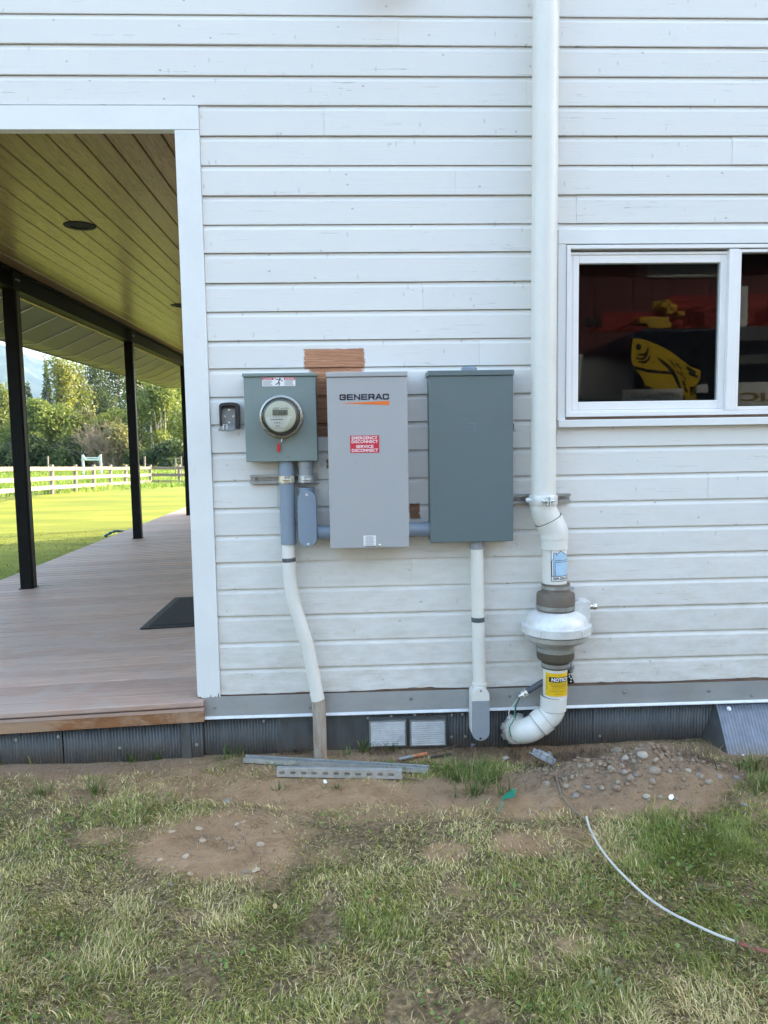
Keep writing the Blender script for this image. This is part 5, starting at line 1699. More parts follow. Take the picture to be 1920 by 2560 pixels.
for i, (x0, x1, y0, y1, lab) in enumerate([(925.5, 1013.3, 1801.5, 1864, 'louvred metal foundation vent, the one nearer the stained conduit'), (1027, 1112.5, 1800.3, 1862.5, 'louvred metal foundation vent, the one nearer the rounded white fitting')]):
    a, b = at(x0, y1, -.004), at(x1, y0, -.004)
    fv = thing('foundation_vent', lab, 'vent', ((a[0] + b[0]) / 2, 0, a[2]), 'foundation vents in the dark skirt')
    MB().box(a[0] - .004, a[0] + .003, -.012, .012, a[2] - .005, b[2] + .005).box(b[0] - .003, b[0] + .004, -.012, .012, a[2] - .005, b[2] + .005).box(a[0] + .0031, b[0] - .0031, -.012, .012, b[2], b[2] + .005).box(a[0] + .0031, b[0] - .0031, -.012, .012, a[2] - .005, a[2]).build('frame', MAT['galv_dull'], fv, bevel=.001)
    MB().box(a[0], b[0], .008, .0115, a[2], b[2]).build('screen', MAT['black_plastic'], fv)
    n = 11; ph = (b[2] - a[2]) / n
    for k in range(n):
        z = a[2] + k * ph
        MB().sweepx([(-.013, z + .001), (-.014, z + ph * .26), (.000, z + ph * .66), (.0015, z + ph * .58), (-.011, z + ph * .18)], a[0] + .0035, b[0] - .0035).build('slat', MAT['slat'], fv)
x0, x1 = at(922, 1800, .01)[0], at(1116, 1800, .01)[0]
MB().box(x0, x1, .0095, .0118, -.02, .175).build('vent_backing', MAT['skirt'], house)

# sloping metal sheet at the right, with its closed end
a = at(1790.5, 1757, -.012); b = gp(1839, 1916, 0.0)
rs = thing('sloping_metal_sheet', 'sloping corrugated metal sheet leaning out from the foot of the wall at the right', 'metal sheet', (a[0] + .3, -.15, 0))
x0, x1 = a[0], a[0] + 1.6
n = int((x1 - x0) / .0028); xs = np.linspace(x0, x1, n + 1)
zt, ybot = .202, -.285
vs = []
for k in range(7):
    t = k / 6
    for x in xs: vs.append((x + (b[0] - a[0] + .01) * t * (1 if x < x0 + .001 else 1), -.010 + (ybot + .01) * t - .10 * 0, zt - (zt + .09) * t + .003 * math.sin(2 * math.pi * x / .0165)))
fs = [(k * (n + 1) + i, k * (n + 1) + i + 1, (k + 1) * (n + 1) + i + 1, (k + 1) * (n + 1) + i) for k in range(6) for i in range(n)]
o = MB().add(vs, fs).build('sheet', MAT['ramp'], rs, smooth=True, auto=80, solid=.0015)
dx = b[0] - a[0] + .01
MB().add([(x0, -.011, zt - .002), (x0 + dx, ybot, -.092), (x0 + dx - .05, .012, -.092), (x0 + .001, .012, zt - .004)], [(0, 1, 2, 3)]).build('end_panel', MAT['skirt'], rs, solid=.0015)
MB().tube([(x0 - .0005, -.013, zt), (x0 + dx - .0005, ybot - .003, -.09)], .0032, 8).build('edge_bead', MAT['ramp'], rs)
nrm = np.array([0, -(zt + .09), -(ybot + .01)]); nrm = np.array([0, nrm[1], -nrm[2] * -1]); nrm = np.array([0, -.73, .68])
for (px, py) in ((1822, 1772), (1858, 1892)):
    d = ray(px, py)
    # hit the sloping plane
    n3 = np.cross([1, 0, 0], [0, ybot + .01, -(zt + .09)]); p0 = np.array([x0, -.010, zt])
    t = ((p0 - CAM) @ n3) / (d @ n3); c = CAM + d * t
    MB().lathe([(.011, 0), (.011, .001), (.007, .0015), (.006, .005), (.003, .006)], c + nrm * .002, nrm, 12).build('screw', MAT['galv'], rs, smooth=True)

# wall lamp whose foot just reaches the top of the picture
wl = thing('wall_lamp', 'dark wall lamp on the siding at the top edge of the picture', 'wall lamp', (at(965, 0)[0], 0, 3.60))
lx = at(965, 0)[0]
MB().lathe([(.055, 0), (.055, .012), (.03, .02)], (lx, -.001, 3.70), (0, -1, 0), 24).build('back_plate', MAT['black_plastic'], wl, smooth=True)
MB().tube(smooth_path([(lx, -.02, 3.70), (lx, -.09, 3.72), (lx, -.13, 3.70)], 6), .011, 10).build('arm', MAT['black_plastic'], wl, smooth=True)
MB().lathe([(.03, .05), (.05, .03), (.075, -.05), (.078, -.075), (.07, -.075)], (lx, -.13, 3.67), (0, 0, 1), 28).build('shade', MAT['black_plastic'], wl, smooth=True)

# =================================================================== THINGS ON THE GROUND


def gz(x, y): return float(ground_z(np.array([x]), np.array([y]))[0])


def on_ground(px, py, dz=0.0):
    p = gp(px, py, 0.0)
    for _ in range(8): p = gp(px, py, gz(p[0], p[1]) + dz)
    return p


def lay_strut(p0, p1, fn, depth, name, label, grp, lift):
    p0, p1 = np.array(p0), np.array(p1)
    d = p1 - p0; L = float(np.linalg.norm(d[:2])); ex = np.array([d[0], d[1], 0]) / L; ey = np.array([-ex[1], ex[0], 0])
    zs = [gz(*(p0 + (p1 - p0) * t)[:2]) for t in np.linspace(0, 1, 9)]
    z = max(zs) * .5 + np.mean(zs) * .5 + lift
    t = thing(name, label, 'strut channel', (*((p0 + p1) / 2)[:2], z), grp)
    m = strut_mesh(L, depth, .0413)
    def f(p):
        a, b, c = fn(p)
        q = np.array([p0[0], p0[1], z]) + ex * a + ey * b
        return (q[0], q[1], q[2] + c)
    m.map(f).build('channel', MAT['galv'], t, solid=.0026)
    return t


lay_strut(gp(608, 1910, .0), gp(1070, 1937, .0), lambda p: (p[0], p[2] + .0207, -p[1]), .0206, 'strut_channel', 'longer loose strut channel lying open side up on the soil below the vents', 'strut channels', .004)
lay_strut(gp(692, 1947, .0), gp(1005.5, 1953, .0), lambda p: (p[0], -p[1], p[2] + .0207), .0206, 'strut_channel', 'shorter loose strut channel on the soil with its row of slots facing out', 'strut channels', .003)


def rock_mesh(name, r, sq, seed, mat):
    bm = bmesh.new()
    bmesh.ops.create_icosphere(bm, subdivisions=2, radius=1.0)
    rr = random.Random(seed)
    off = Vector((rr.uniform(0, 50), rr.uniform(0, 50), rr.uniform(0, 50)))
    for v in bm.verts:
        n = mnoise.noise(v.co * 0.9 + off) * .38 + mnoise.noise(v.co * 2.4 + off) * .10
        v.co = v.co * (1 + n)
        v.co = Vector((v.co.x * r, v.co.y * r * sq[0], v.co.z * r * sq[1]))
    me = bpy.data.meshes.new(name); bm.to_mesh(me); bm.free()
    me.polygons.foreach_set('use_smooth', [True] * len(me.polygons))
    me.materials.append(mat)
    return me


MAT['rock'] = simple('grey_brown_stone', (0.32, 0.26, 0.195), 0.8, var=0.28, vscale=28, bump=0.4, bscale=90, speck=.4, spec_col=(.17, .12, .085))
MAT['rock_pale'] = simple('pale_stone', (0.42, 0.365, 0.295), 0.75, var=0.2, vscale=28, bump=0.3, bscale=90, speck=.3)
MAT['rock_grey'] = simple('blue_grey_stone', (0.27, 0.245, 0.215), 0.75, var=0.2, vscale=28, bump=0.3, bscale=90)
MAT['rock_tan'] = simple('tan_bedded_stone', (0.50, 0.375, 0.26), 0.85, var=0.2, vscale=30, bump=0.3, bscale=90, speck=.3)
ROCKS = [  # px, py, radius px across, material
    (1545, 1878, 11, 'rock'), (1549, 1900, 10, 'rock'), (1609, 1917, 13, 'rock_pale'), (1636, 1931, 14, 'rock'), (1566, 1959, 12, 'rock_pale'), (1477, 1917, 10, 'rock'), (1576, 1993, 10, 'rock'),
    (1561, 1987, 9, 'rock_grey'), (1616, 2006, 9, 'rock_pale'), (1631, 1996, 9, 'rock'), (1440, 1995, 9, 'rock_grey'), (1368, 1954, 9, 'rock'), (1771, 1992, 9, 'rock'), (1531, 1984, 8, 'rock'), (1860, 2014, 7, 'rock_grey'),
    (1586, 1972, 8, 'rock'), (1594, 1952, 7, 'rock_pale'), (1553, 1975, 7, 'rock_grey'), (1414, 1935, 7, 'rock'), (1430, 1945, 6, 'rock'), (1505, 1935, 7, 'rock'), (1470, 1935, 8, 'rock_grey'), (1450, 1960, 7, 'rock'), (1525, 1913, 7, 'rock'),
    (1612, 1952, 7, 'rock'), (1656, 1945, 6, 'rock'), (1675, 1930, 7, 'rock'), (1700, 1955, 7, 'rock'), (1720, 1980, 7, 'rock_pale'), (1745, 1955, 8, 'rock'), (1800, 1945, 9, 'rock'), (1840, 1950, 8, 'rock_grey'), (1752, 1985, 8, 'rock'), (1415, 1980, 8, 'rock'),
    (1590, 1990, 7, 'rock_grey'), (1545, 2000, 7, 'rock'), (1650, 2010, 6, 'rock'), (1500, 1960, 6, 'rock'), (1640, 1975, 6, 'rock_pale'), (1690, 2005, 6, 'rock')]
lib = {m: [rock_mesh('stone', 1.0, (random.uniform(.7, .95), random.uniform(.55, .8)), 40 + i, MAT[m]) for i in range(4)] for m in ('rock', 'rock_pale', 'rock_grey', 'rock_tan')}


def put_rock(px, py, rp, m, label, group, sink=.5, flatn=1.0):
    p = on_ground(px, py)
    dist = np.linalg.norm(p - CAM)
    r = rp / FPX * dist
    o = bpy.data.objects.new('stone', random.choice(lib[m])); COL.objects.link(o)
    o.location = (p[0], p[1] + r * .2, gz(p[0], p[1]) + r * (.55 - sink) * flatn)
    o.scale = (r, r, r * flatn)
    o.rotation_euler = (random.uniform(-.2, .2), random.uniform(-.2, .2), random.uniform(0, 6.28))
    return tag(o, label, 'stone', group)


UNIQ = {(1545, 1878): 'stone at the very top of the dirt mound against the dark skirt', (1549, 1900): 'brown stone just below the topmost stone of the dirt mound',
        (1609, 1917): 'pale stone, the upper of the two large stones in the middle of the dirt mound', (1636, 1931): 'brown stone, the lower of the two large stones in the middle of the dirt mound',
        (1566, 1959): 'large pale stone low on the left half of the dirt mound', (1477, 1917): 'brown stone on the shoulder of the mound beside the straight twig',
        (1440, 1995): 'grey stone beside the brown length of cable', (1771, 1992): 'brown stone at the right foot of the mound near the bright grass',
        (1860, 2014): 'grey stone in the grass in front of the sloping metal sheet', (1368, 1954): 'brown stone in the soil left of the brown length of cable',
        (1531, 1984): 'brown stone, leftmost of the close group at the front of the mound'}
for i, (px, py, rp, m) in enumerate(ROCKS):
    lab = {'rock': 'rounded grey brown stone on the dirt mound under the window', 'rock_pale': 'pale stone on the dirt mound under the window', 'rock_grey': 'blue grey stone on the dirt mound under the window'}[m]
    lab = UNIQ.get((px, py), lab)
    put_rock(px, py, rp, m, lab, {'rock': 'brown stones on the dirt mound', 'rock_pale': 'pale stones on the dirt mound', 'rock_grey': 'blue grey stones on the dirt mound'}[m])
for (px, py, rp, m) in [(498, 2074, 11, 'rock'), (463, 2142, 9, 'rock_pale'), (592, 2062, 8, 'rock'), (545, 2098, 7, 'rock_pale'), (578, 2123, 9, 'rock'), (650, 2112, 11, 'rock_pale'), (640, 2178, 13, 'rock'), (475, 2186, 8, 'rock'), (505, 2102, 10, 'rock'), (607, 2056, 7, 'rock_pale'), (400, 2150, 7, 'rock'), (430, 2080, 8, 'rock')]:
    put_rock(px, py, rp, 'rock_tan', 'flat tan stone bedded flush in the large bare soil patch', 'flat stones in the bare soil', .3, .35)
put_rock(611, 2181, 7, 'rock_grey', 'round grey pebble at the lower edge of the large bare patch', None)
put_rock(570, 2004, 9, 'rock_grey', 'grey stone at the top of the large bare patch, in front of the strut channels', None)
put_rock(427, 2212, 7, 'rock_grey', 'small grey stone in the grass below the large bare patch', None)

# small pebbles and clods, past counting
pm = MB()
rr = random.Random(5)
ico = rock_mesh('tmp', 1.0, (.85, .7), 3, MAT['rock'])
iv = np.array([v.co[:] for v in ico.vertices]); 
bm = bmesh.new(); bmesh.ops.create_icosphere(bm, subdivisions=1, radius=1.0)
iv = np.array([v.co[:] for v in bm.verts]); ifc = [tuple(v.index for v in f.verts) for f in bm.faces]; bm.free()
def pebbles(name, spots, mat, label):
    mb = MB()
    for (cx, cy, ax, ay, n, r0_, r1_) in spots:
        for _ in range(n):
            px, py = rr.gauss(cx, ax), rr.gauss(cy, ay)
            p = gp(px, py, 0.0)
            if p[1] > -.03: continue
            r = rr.uniform(r0_, r1_) * (rr.random() ** 1.5 + .35)
            A = Matrix.Rotation(rr.uniform(0, 6.28), 3, 'Z')
            sc_ = np.array([r, r * rr.uniform(.6, 1), r * rr.uniform(.45, .8)])
            jit = 1 + .22 * (np.array([rr.random() for _ in range(len(iv))]) - .5)
            V = (iv * jit[:, None] * sc_) @ np.array(A).T + np.array([p[0], p[1], gz(p[0], p[1]) + r * .15])
            mb.add(V, ifc)
    o = mb.build(name, mat, smooth=True, auto=60)
    return tag(o, label, 'pebbles', kind='stuff')
pebbles('pebbles', [(1580, 1950, 95, 32, 230, .003, .011), (1450, 1950, 55, 30, 110, .003, .009), (1740, 1960, 60, 25, 110, .003, .010), (545, 2115, 110, 45, 110, .002, .006), (1110, 1985, 90, 25, 60, .002, .006)], MAT['rock'], 'small pebbles scattered over the bare soil and mound')
MAT['clod'] = simple('damp_soil_clod', (0.27, 0.19, 0.13), 0.95, var=0.3, vscale=20, bump=.4)
pebbles('soil_clods', [(1580, 1940, 120, 36, 900, .003, .012), (1570, 1935, 110, 30, 260, .007, .02), (300, 1905, 260, 12, 200, .002, .007), (850, 1900, 200, 12, 140, .002, .007), (1430, 1910, 60, 22, 160, .003, .01), (800, 1985, 200, 25, 120, .002, .006), (545, 2110, 120, 50, 120, .002, .005)], MAT['clod'], 'crumbled dark soil clods along the wall')


def roots(name, spots, label):
    R, H, Wd, L, D, Cc = [], [], [], [], [], []
    for (cx, cy, ax, ay, n, hh) in spots:
        for _ in range(n):
            px, py = rr.gauss(cx, ax), rr.gauss(cy, ay)
            p = gp(px, py, 0.0)
            R.append((p[0], min(p[1], -.015), gz(p[0], p[1]) + rr.uniform(0, .02))); H.append(rr.uniform(.4, 1.2) * hh); Wd.append(rr.uniform(.0015, .003)); L.append(rr.uniform(.4, 1.7)); D.append(rr.uniform(0, 6.28))
            k = rr.random(); Cc.append((.075 + .12 * k, .05 + .08 * k, .032 + .05 * k))
    blades_object(name, np.array(R), np.array(H), np.array(Wd), np.array(L), np.array(D), np.array(Cc), MAT['grass'], label, 'dead roots')


roots('dead_roots', [(1440, 1882, 45, 9, 420, .05), (1360, 1880, 22, 8, 160, .05), (1750, 1935, 35, 14, 380, .05), (950, 1888, 30, 5, 160, .05), (740, 1884, 22, 4, 140, .04), (1290, 1885, 18, 8, 120, .05), (1390, 1975, 40, 18, 160, .035), (1165, 1882, 45, 12, 260, .04), (1040, 1890, 40, 8, 90, .04), (560, 2110, 26, 12, 60, .03)], 'tangled brown dead roots on the dug soil by the wall')

# grey plastic cap lying in the hollow
cp = on_ground(1357, 1905, .02)
pc_ = thing('plastic_cap', 'grey plastic flanged cap lying tilted in the hollow by the dirt mound', 'plastic cap', tuple(cp))
ax = np.array([.46, .22, .86]); ax /= np.linalg.norm(ax)
cpc = np.array(cp) + np.array([0, 0, .015])
MB().lathe([(.050, -.004), (.072, -.003), (.073, .001), (.052, .003)], cpc, ax, 32, close=False).build('flange', MAT['grey_plastic'], pc_, smooth=True)
MB().lathe([(.052, .003), (.040, .030), (.036, .034), (.005, .035)], cpc, ax, 32).build('dome', MAT['grey_plastic'], pc_, smooth=True)
e1_ = np.cross(ax, [0, 1., 0]); e1_ /= np.linalg.norm(e1_); e2_ = np.cross(ax, e1_)
for k in range(8):
    t = 2 * math.pi * k / 8; d = math.cos(t) * e1_ + math.sin(t) * e2_; tt = np.cross(ax, d)
    MB().obox(cpc + ax * .014 + d * .052, tt * .0018, d * .010, ax * .013).build('rib', MAT['grey_plastic'], pc_)
MB().cyl(cpc + ax * .030 - e1_ * .02, cpc + ax * .046 - e1_ * .02, .010, 12).build('spout', MAT['grey_plastic'], pc_, smooth=True)
MB().lathe([(.049, -.0042), (.045, .02), (.01, .028)], cpc, ax, 24).build('hollow', MAT['black_plastic'], pc_)

MAT['cable_white'] = simple('scuffed_white_cable', (0.60, 0.58, 0.53), 0.5, var=.2, vscale=30, speck=.5)
# cable running out over the grass
cab = thing('cable', 'thin cable running from the plastic cap across the grass, brown then white then red', 'cable', tuple(on_ground(1465, 2052)))
def cable_pts(pts, dz): return smooth_path([on_ground(a, b, dz) + np.array([0, 0, dz]) for a, b in pts], 7)
MB().tube(cable_pts([(1384, 1915), (1391, 1945), (1402, 1985), (1425, 2018), (1450, 2042), (1467, 2054)], .006), .0048, 10).build('brown_length', simple('muddy_cable', (0.23, 0.17, 0.125), 0.6, var=.2), cab, smooth=True)
MB().tube(cable_pts([(1466, 2053), (1475, 2083), (1500, 2130), (1541, 2182), (1600, 2240), (1660, 2285), (1730, 2322), (1795, 2352), (1845, 2370)], .018), .0043, 10).build('white_length', MAT['cable_white'], cab, smooth=True)
MAT['red_wire'] = simple('faded_red_wire', (0.34, 0.12, 0.085), 0.5, var=.2)
for d in (-2.2, 2.2):
    MB().tube(cable_pts([(1844, 2369 + d), (1880, 2381 + d), (1930, 2394 + d), (2010, 2404 + d), (2100, 2402 + d)], .016), .0032, 8).build('red_wire', MAT['red_wire'], cab, smooth=True)

# litter
MAT['tape'] = simple('green_tape', (0.02, 0.30, 0.22), 0.4, var=.15)
p = on_ground(1270, 1999, .02)
tp = thing('green_ribbon', 'scrap of teal green ribbon with a curled tail on the soil', 'ribbon', tuple(p))
w_ = [(1254, 2004), (1264, 1999), (1276, 1995), (1287, 1990)]
vs = []
for i, (a, b) in enumerate(w_):
    q = on_ground(a, b, .02); vs += [q + np.array([0, 0, .006 - .003 * i]), q + np.array([.004, -.002, .026 + .004 * i])]
MB().add(vs, [(0, 2, 3, 1), (2, 4, 5, 3), (4, 6, 7, 5)]).build('flag', MAT['tape'], tp, solid=.0012)
MB().tube(smooth_path([on_ground(1254, 2003, .02), on_ground(1256, 2012, .012), on_ground(1250, 2022, .008), on_ground(1246, 2031, .006)], 5), .0022, 6).build('tail', MAT['tape'], tp)

MAT['orange_plastic'] = simple('orange_plastic', (0.50, 0.17, 0.075), 0.5, var=.12)
a, b, c = on_ground(997, 1898, .014), on_ground(1034, 1890, .014), on_ground(1068, 1884, .016)
tl = thing('marker_tube', 'short tube with an orange cap and a clear end on the soil by the vents', 'tube', tuple(b))
MB().cyl(b, c, .0095, 14).build('orange_cap', MAT['orange_plastic'], tl, smooth=True, bevel=.002)
MB().tube([a, a + (b - a) * .35, b + (b - c) * .02], [.005, .0085, .0085], 14).build('clear_end', MAT['grey_plastic'], tl, smooth=True)
a, b = on_ground(1078, 1894, .01), on_ground(1126, 1885, .012)
tag(MB().tube([a, b], .0055, 10).build('black_rod', MAT['black_plastic'], origin=tuple((a + b) / 2), smooth=True), 'thin black rod lying on the soil beside the orange capped tube', 'rod')
a, b, c = on_ground(1404, 1908, .012), on_ground(1440, 1905, .014), on_ground(1477, 1902, .016)
MAT['twig'] = simple('brown_twig', (0.17, 0.115, 0.075), 0.8, var=.3, vscale=30)
tag(MB().tube([a, b, c], [.005, .0055, .004], 8).build('twig', MAT['twig'], origin=tuple(b), smooth=True), 'straight brown twig on the soil beside the grey plastic cap', 'twig')
a, b = on_ground(1178, 1864, .01), on_ground(1196, 1856, .012)
tag(MB().cyl(a, b, .010, 12).build('pipe_stub', MAT['cover_grey'], origin=tuple(a), smooth=True), 'short pale pipe stub on the soil right under the rounded white fitting', 'pipe stub')
SCR = [(1264, 1898, 10, 4, 'pale torn plastic scrap in the grass left of the grey cap'), (813, 1957, 5, 3, 'white plastic scrap just in front of the shorter loose strut channel'),
       (1678, 1996, 8, 4, 'white chipped tile scrap at the foot of the dirt mound'), (1158, 1862, 5, 3, 'small white scrap in the debris left of the white fitting')]
for (px, py, a, b, lab) in SCR:
    q = on_ground(px, py, .008); k = 3.4 / FPX
    th = random.uniform(-.6, .6)
    pts = [(-a, -b * .4), (-a * .3, -b), (a * .8, -b * .6), (a, b * .5), (a * .1, b), (-a * .8, b * .7)]
    vs = [q + np.array([(u * math.cos(th) - v * math.sin(th)) * k, (u * math.sin(th) + v * math.cos(th)) * k * 1.2, .004 * math.sin(u) + .006 + v * k * .6]) for u, v in pts]
    tag(MB().add(vs, [tuple(range(6))]).build('scrap', MAT['white_ink'] if 'white' in lab else MAT['rock_pale'], origin=tuple(q), solid=.002), lab, 'scrap')
for i, (x0, y0, x1, y1, lab) in enumerate([(1006, 1945, 1060, 1954, 'thin pale stick poking out beside the end of the shorter strut channel'), (1380, 1938, 1420, 1955, 'pale stick lying across the soil below the grey cap'), (1085, 1880, 1150, 1862, 'thin brown stick leaning in the debris right of the vents')]):
    a, b = on_ground(x0, y0, .008), on_ground(x1, y1, .012)
    tag(MB().tube([a, (a + b) / 2 + np.array([0, 0, .004]), b], [.003, .0032, .002], 6).build('stick', MAT['twig'] if 'brown' in lab else MAT['barewood'], origin=tuple(a), smooth=True), lab, 'stick')

# broad-leaved weeds
MAT['leaf'] = simple('weed_leaf', (0.16, 0.175, 0.055), 0.5, var=.25, vscale=40)


def weed(px, py, n, ln, label):
    c = on_ground(px, py, .0)
    t = thing('broadleaf_weed', label, 'weed', tuple(c), 'broad leaved weeds in the grass')
    for k in range(n):
        a = 2 * math.pi * k / n + random.uniform(-.3, .3); L = ln * random.uniform(.7, 1.1); w = L * .3
        d = np.array([math.cos(a), math.sin(a), 0]); s = np.array([-d[1], d[0], 0]); r0_ = .02
        vs = []
        for i, (tt, ww, zz_) in enumerate(((0, .1, .03), (.3, .9, .055), (.6, 1.0, .06), (.85, .6, .052), (1, .03, .04))):
            m = c + d * (r0_ + L * tt) + np.array([0, 0, zz_])
            vs += [m - s * w * ww / 1.4 + np.array([0, 0, .006]), m, m + s * w * ww / 1.4 + np.array([0, 0, .006])]
        fs = []
        for i in range(4): fs += [(3 * i, 3 * i + 1, 3 * i + 4, 3 * i + 3), (3 * i + 1, 3 * i + 2, 3 * i + 5, 3 * i + 4)]
        MB().add(vs, fs).build('leaf', MAT['leaf'], t, smooth=True)


weed(1515, 2500, 6, .042, 'broad leaved weed in the grass near the bottom edge, below the cable')
weed(505, 2430, 6, .032, 'broad leaved weed in the grass below the large bare patch')
weed(1850, 2410, 5, .03, 'broad leaved weed in the grass just under the red end of the cable')

# =================================================================== FIELD, FENCE, TREES, MOUNTAIN
MAT['fence_wood'] = wood_material('weathered_fence_wood', (0.33, 0.29, 0.25), (0.19, 0.16, 0.135), (3, 3, 3), 2, 0.75, objvar=.3, bump=.2)
MAT['dark_rail'] = wood_material('dark_grey_rail_wood', (0.26, 0.22, 0.18), (0.14, 0.115, 0.095), (3, 3, 3), 2, 0.75, objvar=.3, bump=.2)  # darker copy of the fence wood, for top rail and right-hand run
FPOSTS = [(-90, 1253, 18.2), (129, 1235, 23.0), (188, 1236, 25.0), (234, 1231, 27.0), (276, 1228, 29.0), (314, 1224, 30.6), (346, 1221, 32.0), (376, 1218, 33.2)]
fence = thing('rail_fence', 'weathered white three rail fence between the lawn and the pasture', 'fence', tuple(at(188, 1236, 19.5)))


def fpt(px, py, depth):
    d = ray(px, py); k = depth / (d @ _f); return CAM + d * k


def fence_post(px, depth, yb, yt=None):
    top = fpt(px, 1161.5, depth); bot = fpt(px, yb, depth)
    MB().tube([(bot[0], bot[1], bot[2] - .3), (top[0], top[1], top[2])], .062, 10).build('post', MAT['fence_wood'], fence, smooth=True)
    return top


RAILPX = {0: (1172, 1201, 1228.5), 376: (1170, 1187, 1204)}


def rail_z(px, depth, k):
    t = min(max(px / 376, -.5), 1.0)
    if t < 0: ys = [1172 + 3 * -t, 1201 + 16 * -t, 1228.5 + 30 * -t]
    else: ys = [a + (b - a) * t for a, b in zip((1172, 1199.5, 1226), (1170, 1187, 1204))]
    return fpt(px, ys[k], depth)


for (px, yb, dp) in FPOSTS: fence_post(px, dp, yb)
for i in range(len(FPOSTS) - 1):
    for k in range(3):
        a, b = rail_z(FPOSTS[i][0], FPOSTS[i][2], k), rail_z(FPOSTS[i + 1][0], FPOSTS[i + 1][2], k)
        off = np.array([.066, -.066, random.uniform(-.01, .01)])
        a, b = a + off, b + off
        d = (b - a) / 2; n = np.array([d[1], -d[0], 0]); n /= np.linalg.norm(n)
        MB().obox((a + b) / 2, d * .998, n * .022, (0, 0, .06)).build('rail', MAT['dark_rail' if k == 0 else 'fence_wood'], fence, bevel=.004)
# the run that turns off to the right
P2_ = [(376, 33.2), (448, 33.3), (560, 33.6), (680, 34.0)]
for i, (px, dp) in enumerate(P2_[1:]): fence_post(px, dp, 1218)
for i in range(3):
    for k in range(3):
        a = fpt(P2_[i][0], (1170, 1187, 1204)[k], P2_[i][1]); b = fpt(P2_[i + 1][0], (1170, 1187, 1204)[k], P2_[i + 1][1])
        off = np.array([0, -.075, 0]); d = (b - a) / 2; n = np.array([d[1], -d[0], 0]); n /= np.linalg.norm(n)
        MB().obox((a + b) / 2 + off, d * .998, n * .022, (0, 0, .06)).build('rail', MAT['dark_rail'], fence, bevel=.004)

# pale steel stand in the pasture
MAT['pale_steel'] = simple('pale_blue_grey_steel', (0.52, 0.60, 0.60), 0.45, .2, var=.08)
sd = 46.0
A_, B_ = fpt(208, 1168, sd), fpt(252.5, 1168, sd)
stand = thing('steel_stand', 'pale grey steel stand with two crossbars in the pasture behind the fence', 'stand', tuple((A_ + B_) / 2))
for s, q, pxx in ((1, A_, 208), (-1, B_, 252.5)):
    t_ = fpt(pxx, 1136.5, sd); bz = gz(q[0], q[1])
    MB().box(q[0] - .055, q[0] + .055, q[1] - .055, q[1] + .055, bz - .1, t_[2]).build('post', MAT['pale_steel'], stand)
    MB().prism([(q[0] + s * .056, t_[2] - .02), (q[0] + s * .056, t_[2] - .42), (q[0] + s * .2, t_[2] - .28)], q[1] - .05, q[1] + .05).build('gusset', MAT['pale_steel'], stand)
for py, r in ((1144.5, .035), (1149.5, .06)):
    a, b = fpt(208, py, sd), fpt(252.5, py, sd)
    MB().cyl((a[0] + .05, a[1], a[2]), (b[0] - .05, b[1], b[2]), r, 10).build('crossbar', MAT['pale_steel'], stand, smooth=True)
for i, (px, yt, yb, lab) in enumerate([(361.5, 1141, 1165, 'lone grey field post standing between the fence corner and the trees'), (119.5, 1140, 1165, 'lone thin field post standing left of the steel stand')]):
    a, b = fpt(px, yb, 50), fpt(px, yt, 50)
    tag(MB().tube([(a[0], a[1], gz(a[0], a[1]) - .2), tuple(b)], .06, 8).build('field_post', MAT['fence_wood'], origin=(a[0], a[1], gz(a[0], a[1])), smooth=True), lab, 'post')
a, b = fpt(438, 1166, 40), fpt(452, 1140, 40)
gt = thing('wire_gate', 'small pale gate frame between posts beyond the corner of the fence', 'gate', (a[0], a[1], gz(a[0], a[1])))
for px, yt in ((438.5, 1145), (452.5, 1140)):
    q = fpt(px, yt, 40); MB().tube([(q[0], q[1], gz(q[0], q[1]) - .1), tuple(q)], .04, 8).build('post', MAT['fence_wood'], gt)
q0, q1 = fpt(438.5, 1145.5, 40), fpt(452.5, 1145.5, 40)
MB().cyl(q0, q1, .025, 8).build('top_bar', MAT['fence_wood'], gt)


def leaf_material(name, color, var=.35):
    t = NT(name)
    a = t.n('Attribute', attribute_name='blade_colour')
    t.set(a.outputs['Color'], 0.6)
    tr = t.n('BsdfTranslucent'); t.l(a.outputs['Color'], tr.inputs[0])
    mx = t.n('MixShader', Fac=0.4)
    t.l(t.b.outputs[0], mx.inputs[1]); t.l(tr.outputs[0], mx.inputs[2]); t.l(mx.outputs[0], t.out.inputs[0])
    return t.m


MAT['leaves'] = leaf_material('tree_leaves', (1, 1, 1))
MAT['bark'] = simple('grey_brown_bark', (0.16, 0.13, 0.105), 0.9, var=.3, vscale=4, bump=.3, bscale=20)
MAT['bark_pale'] = simple('pale_birch_bark', (0.50, 0.47, 0.42), 0.8, var=.3, vscale=4)


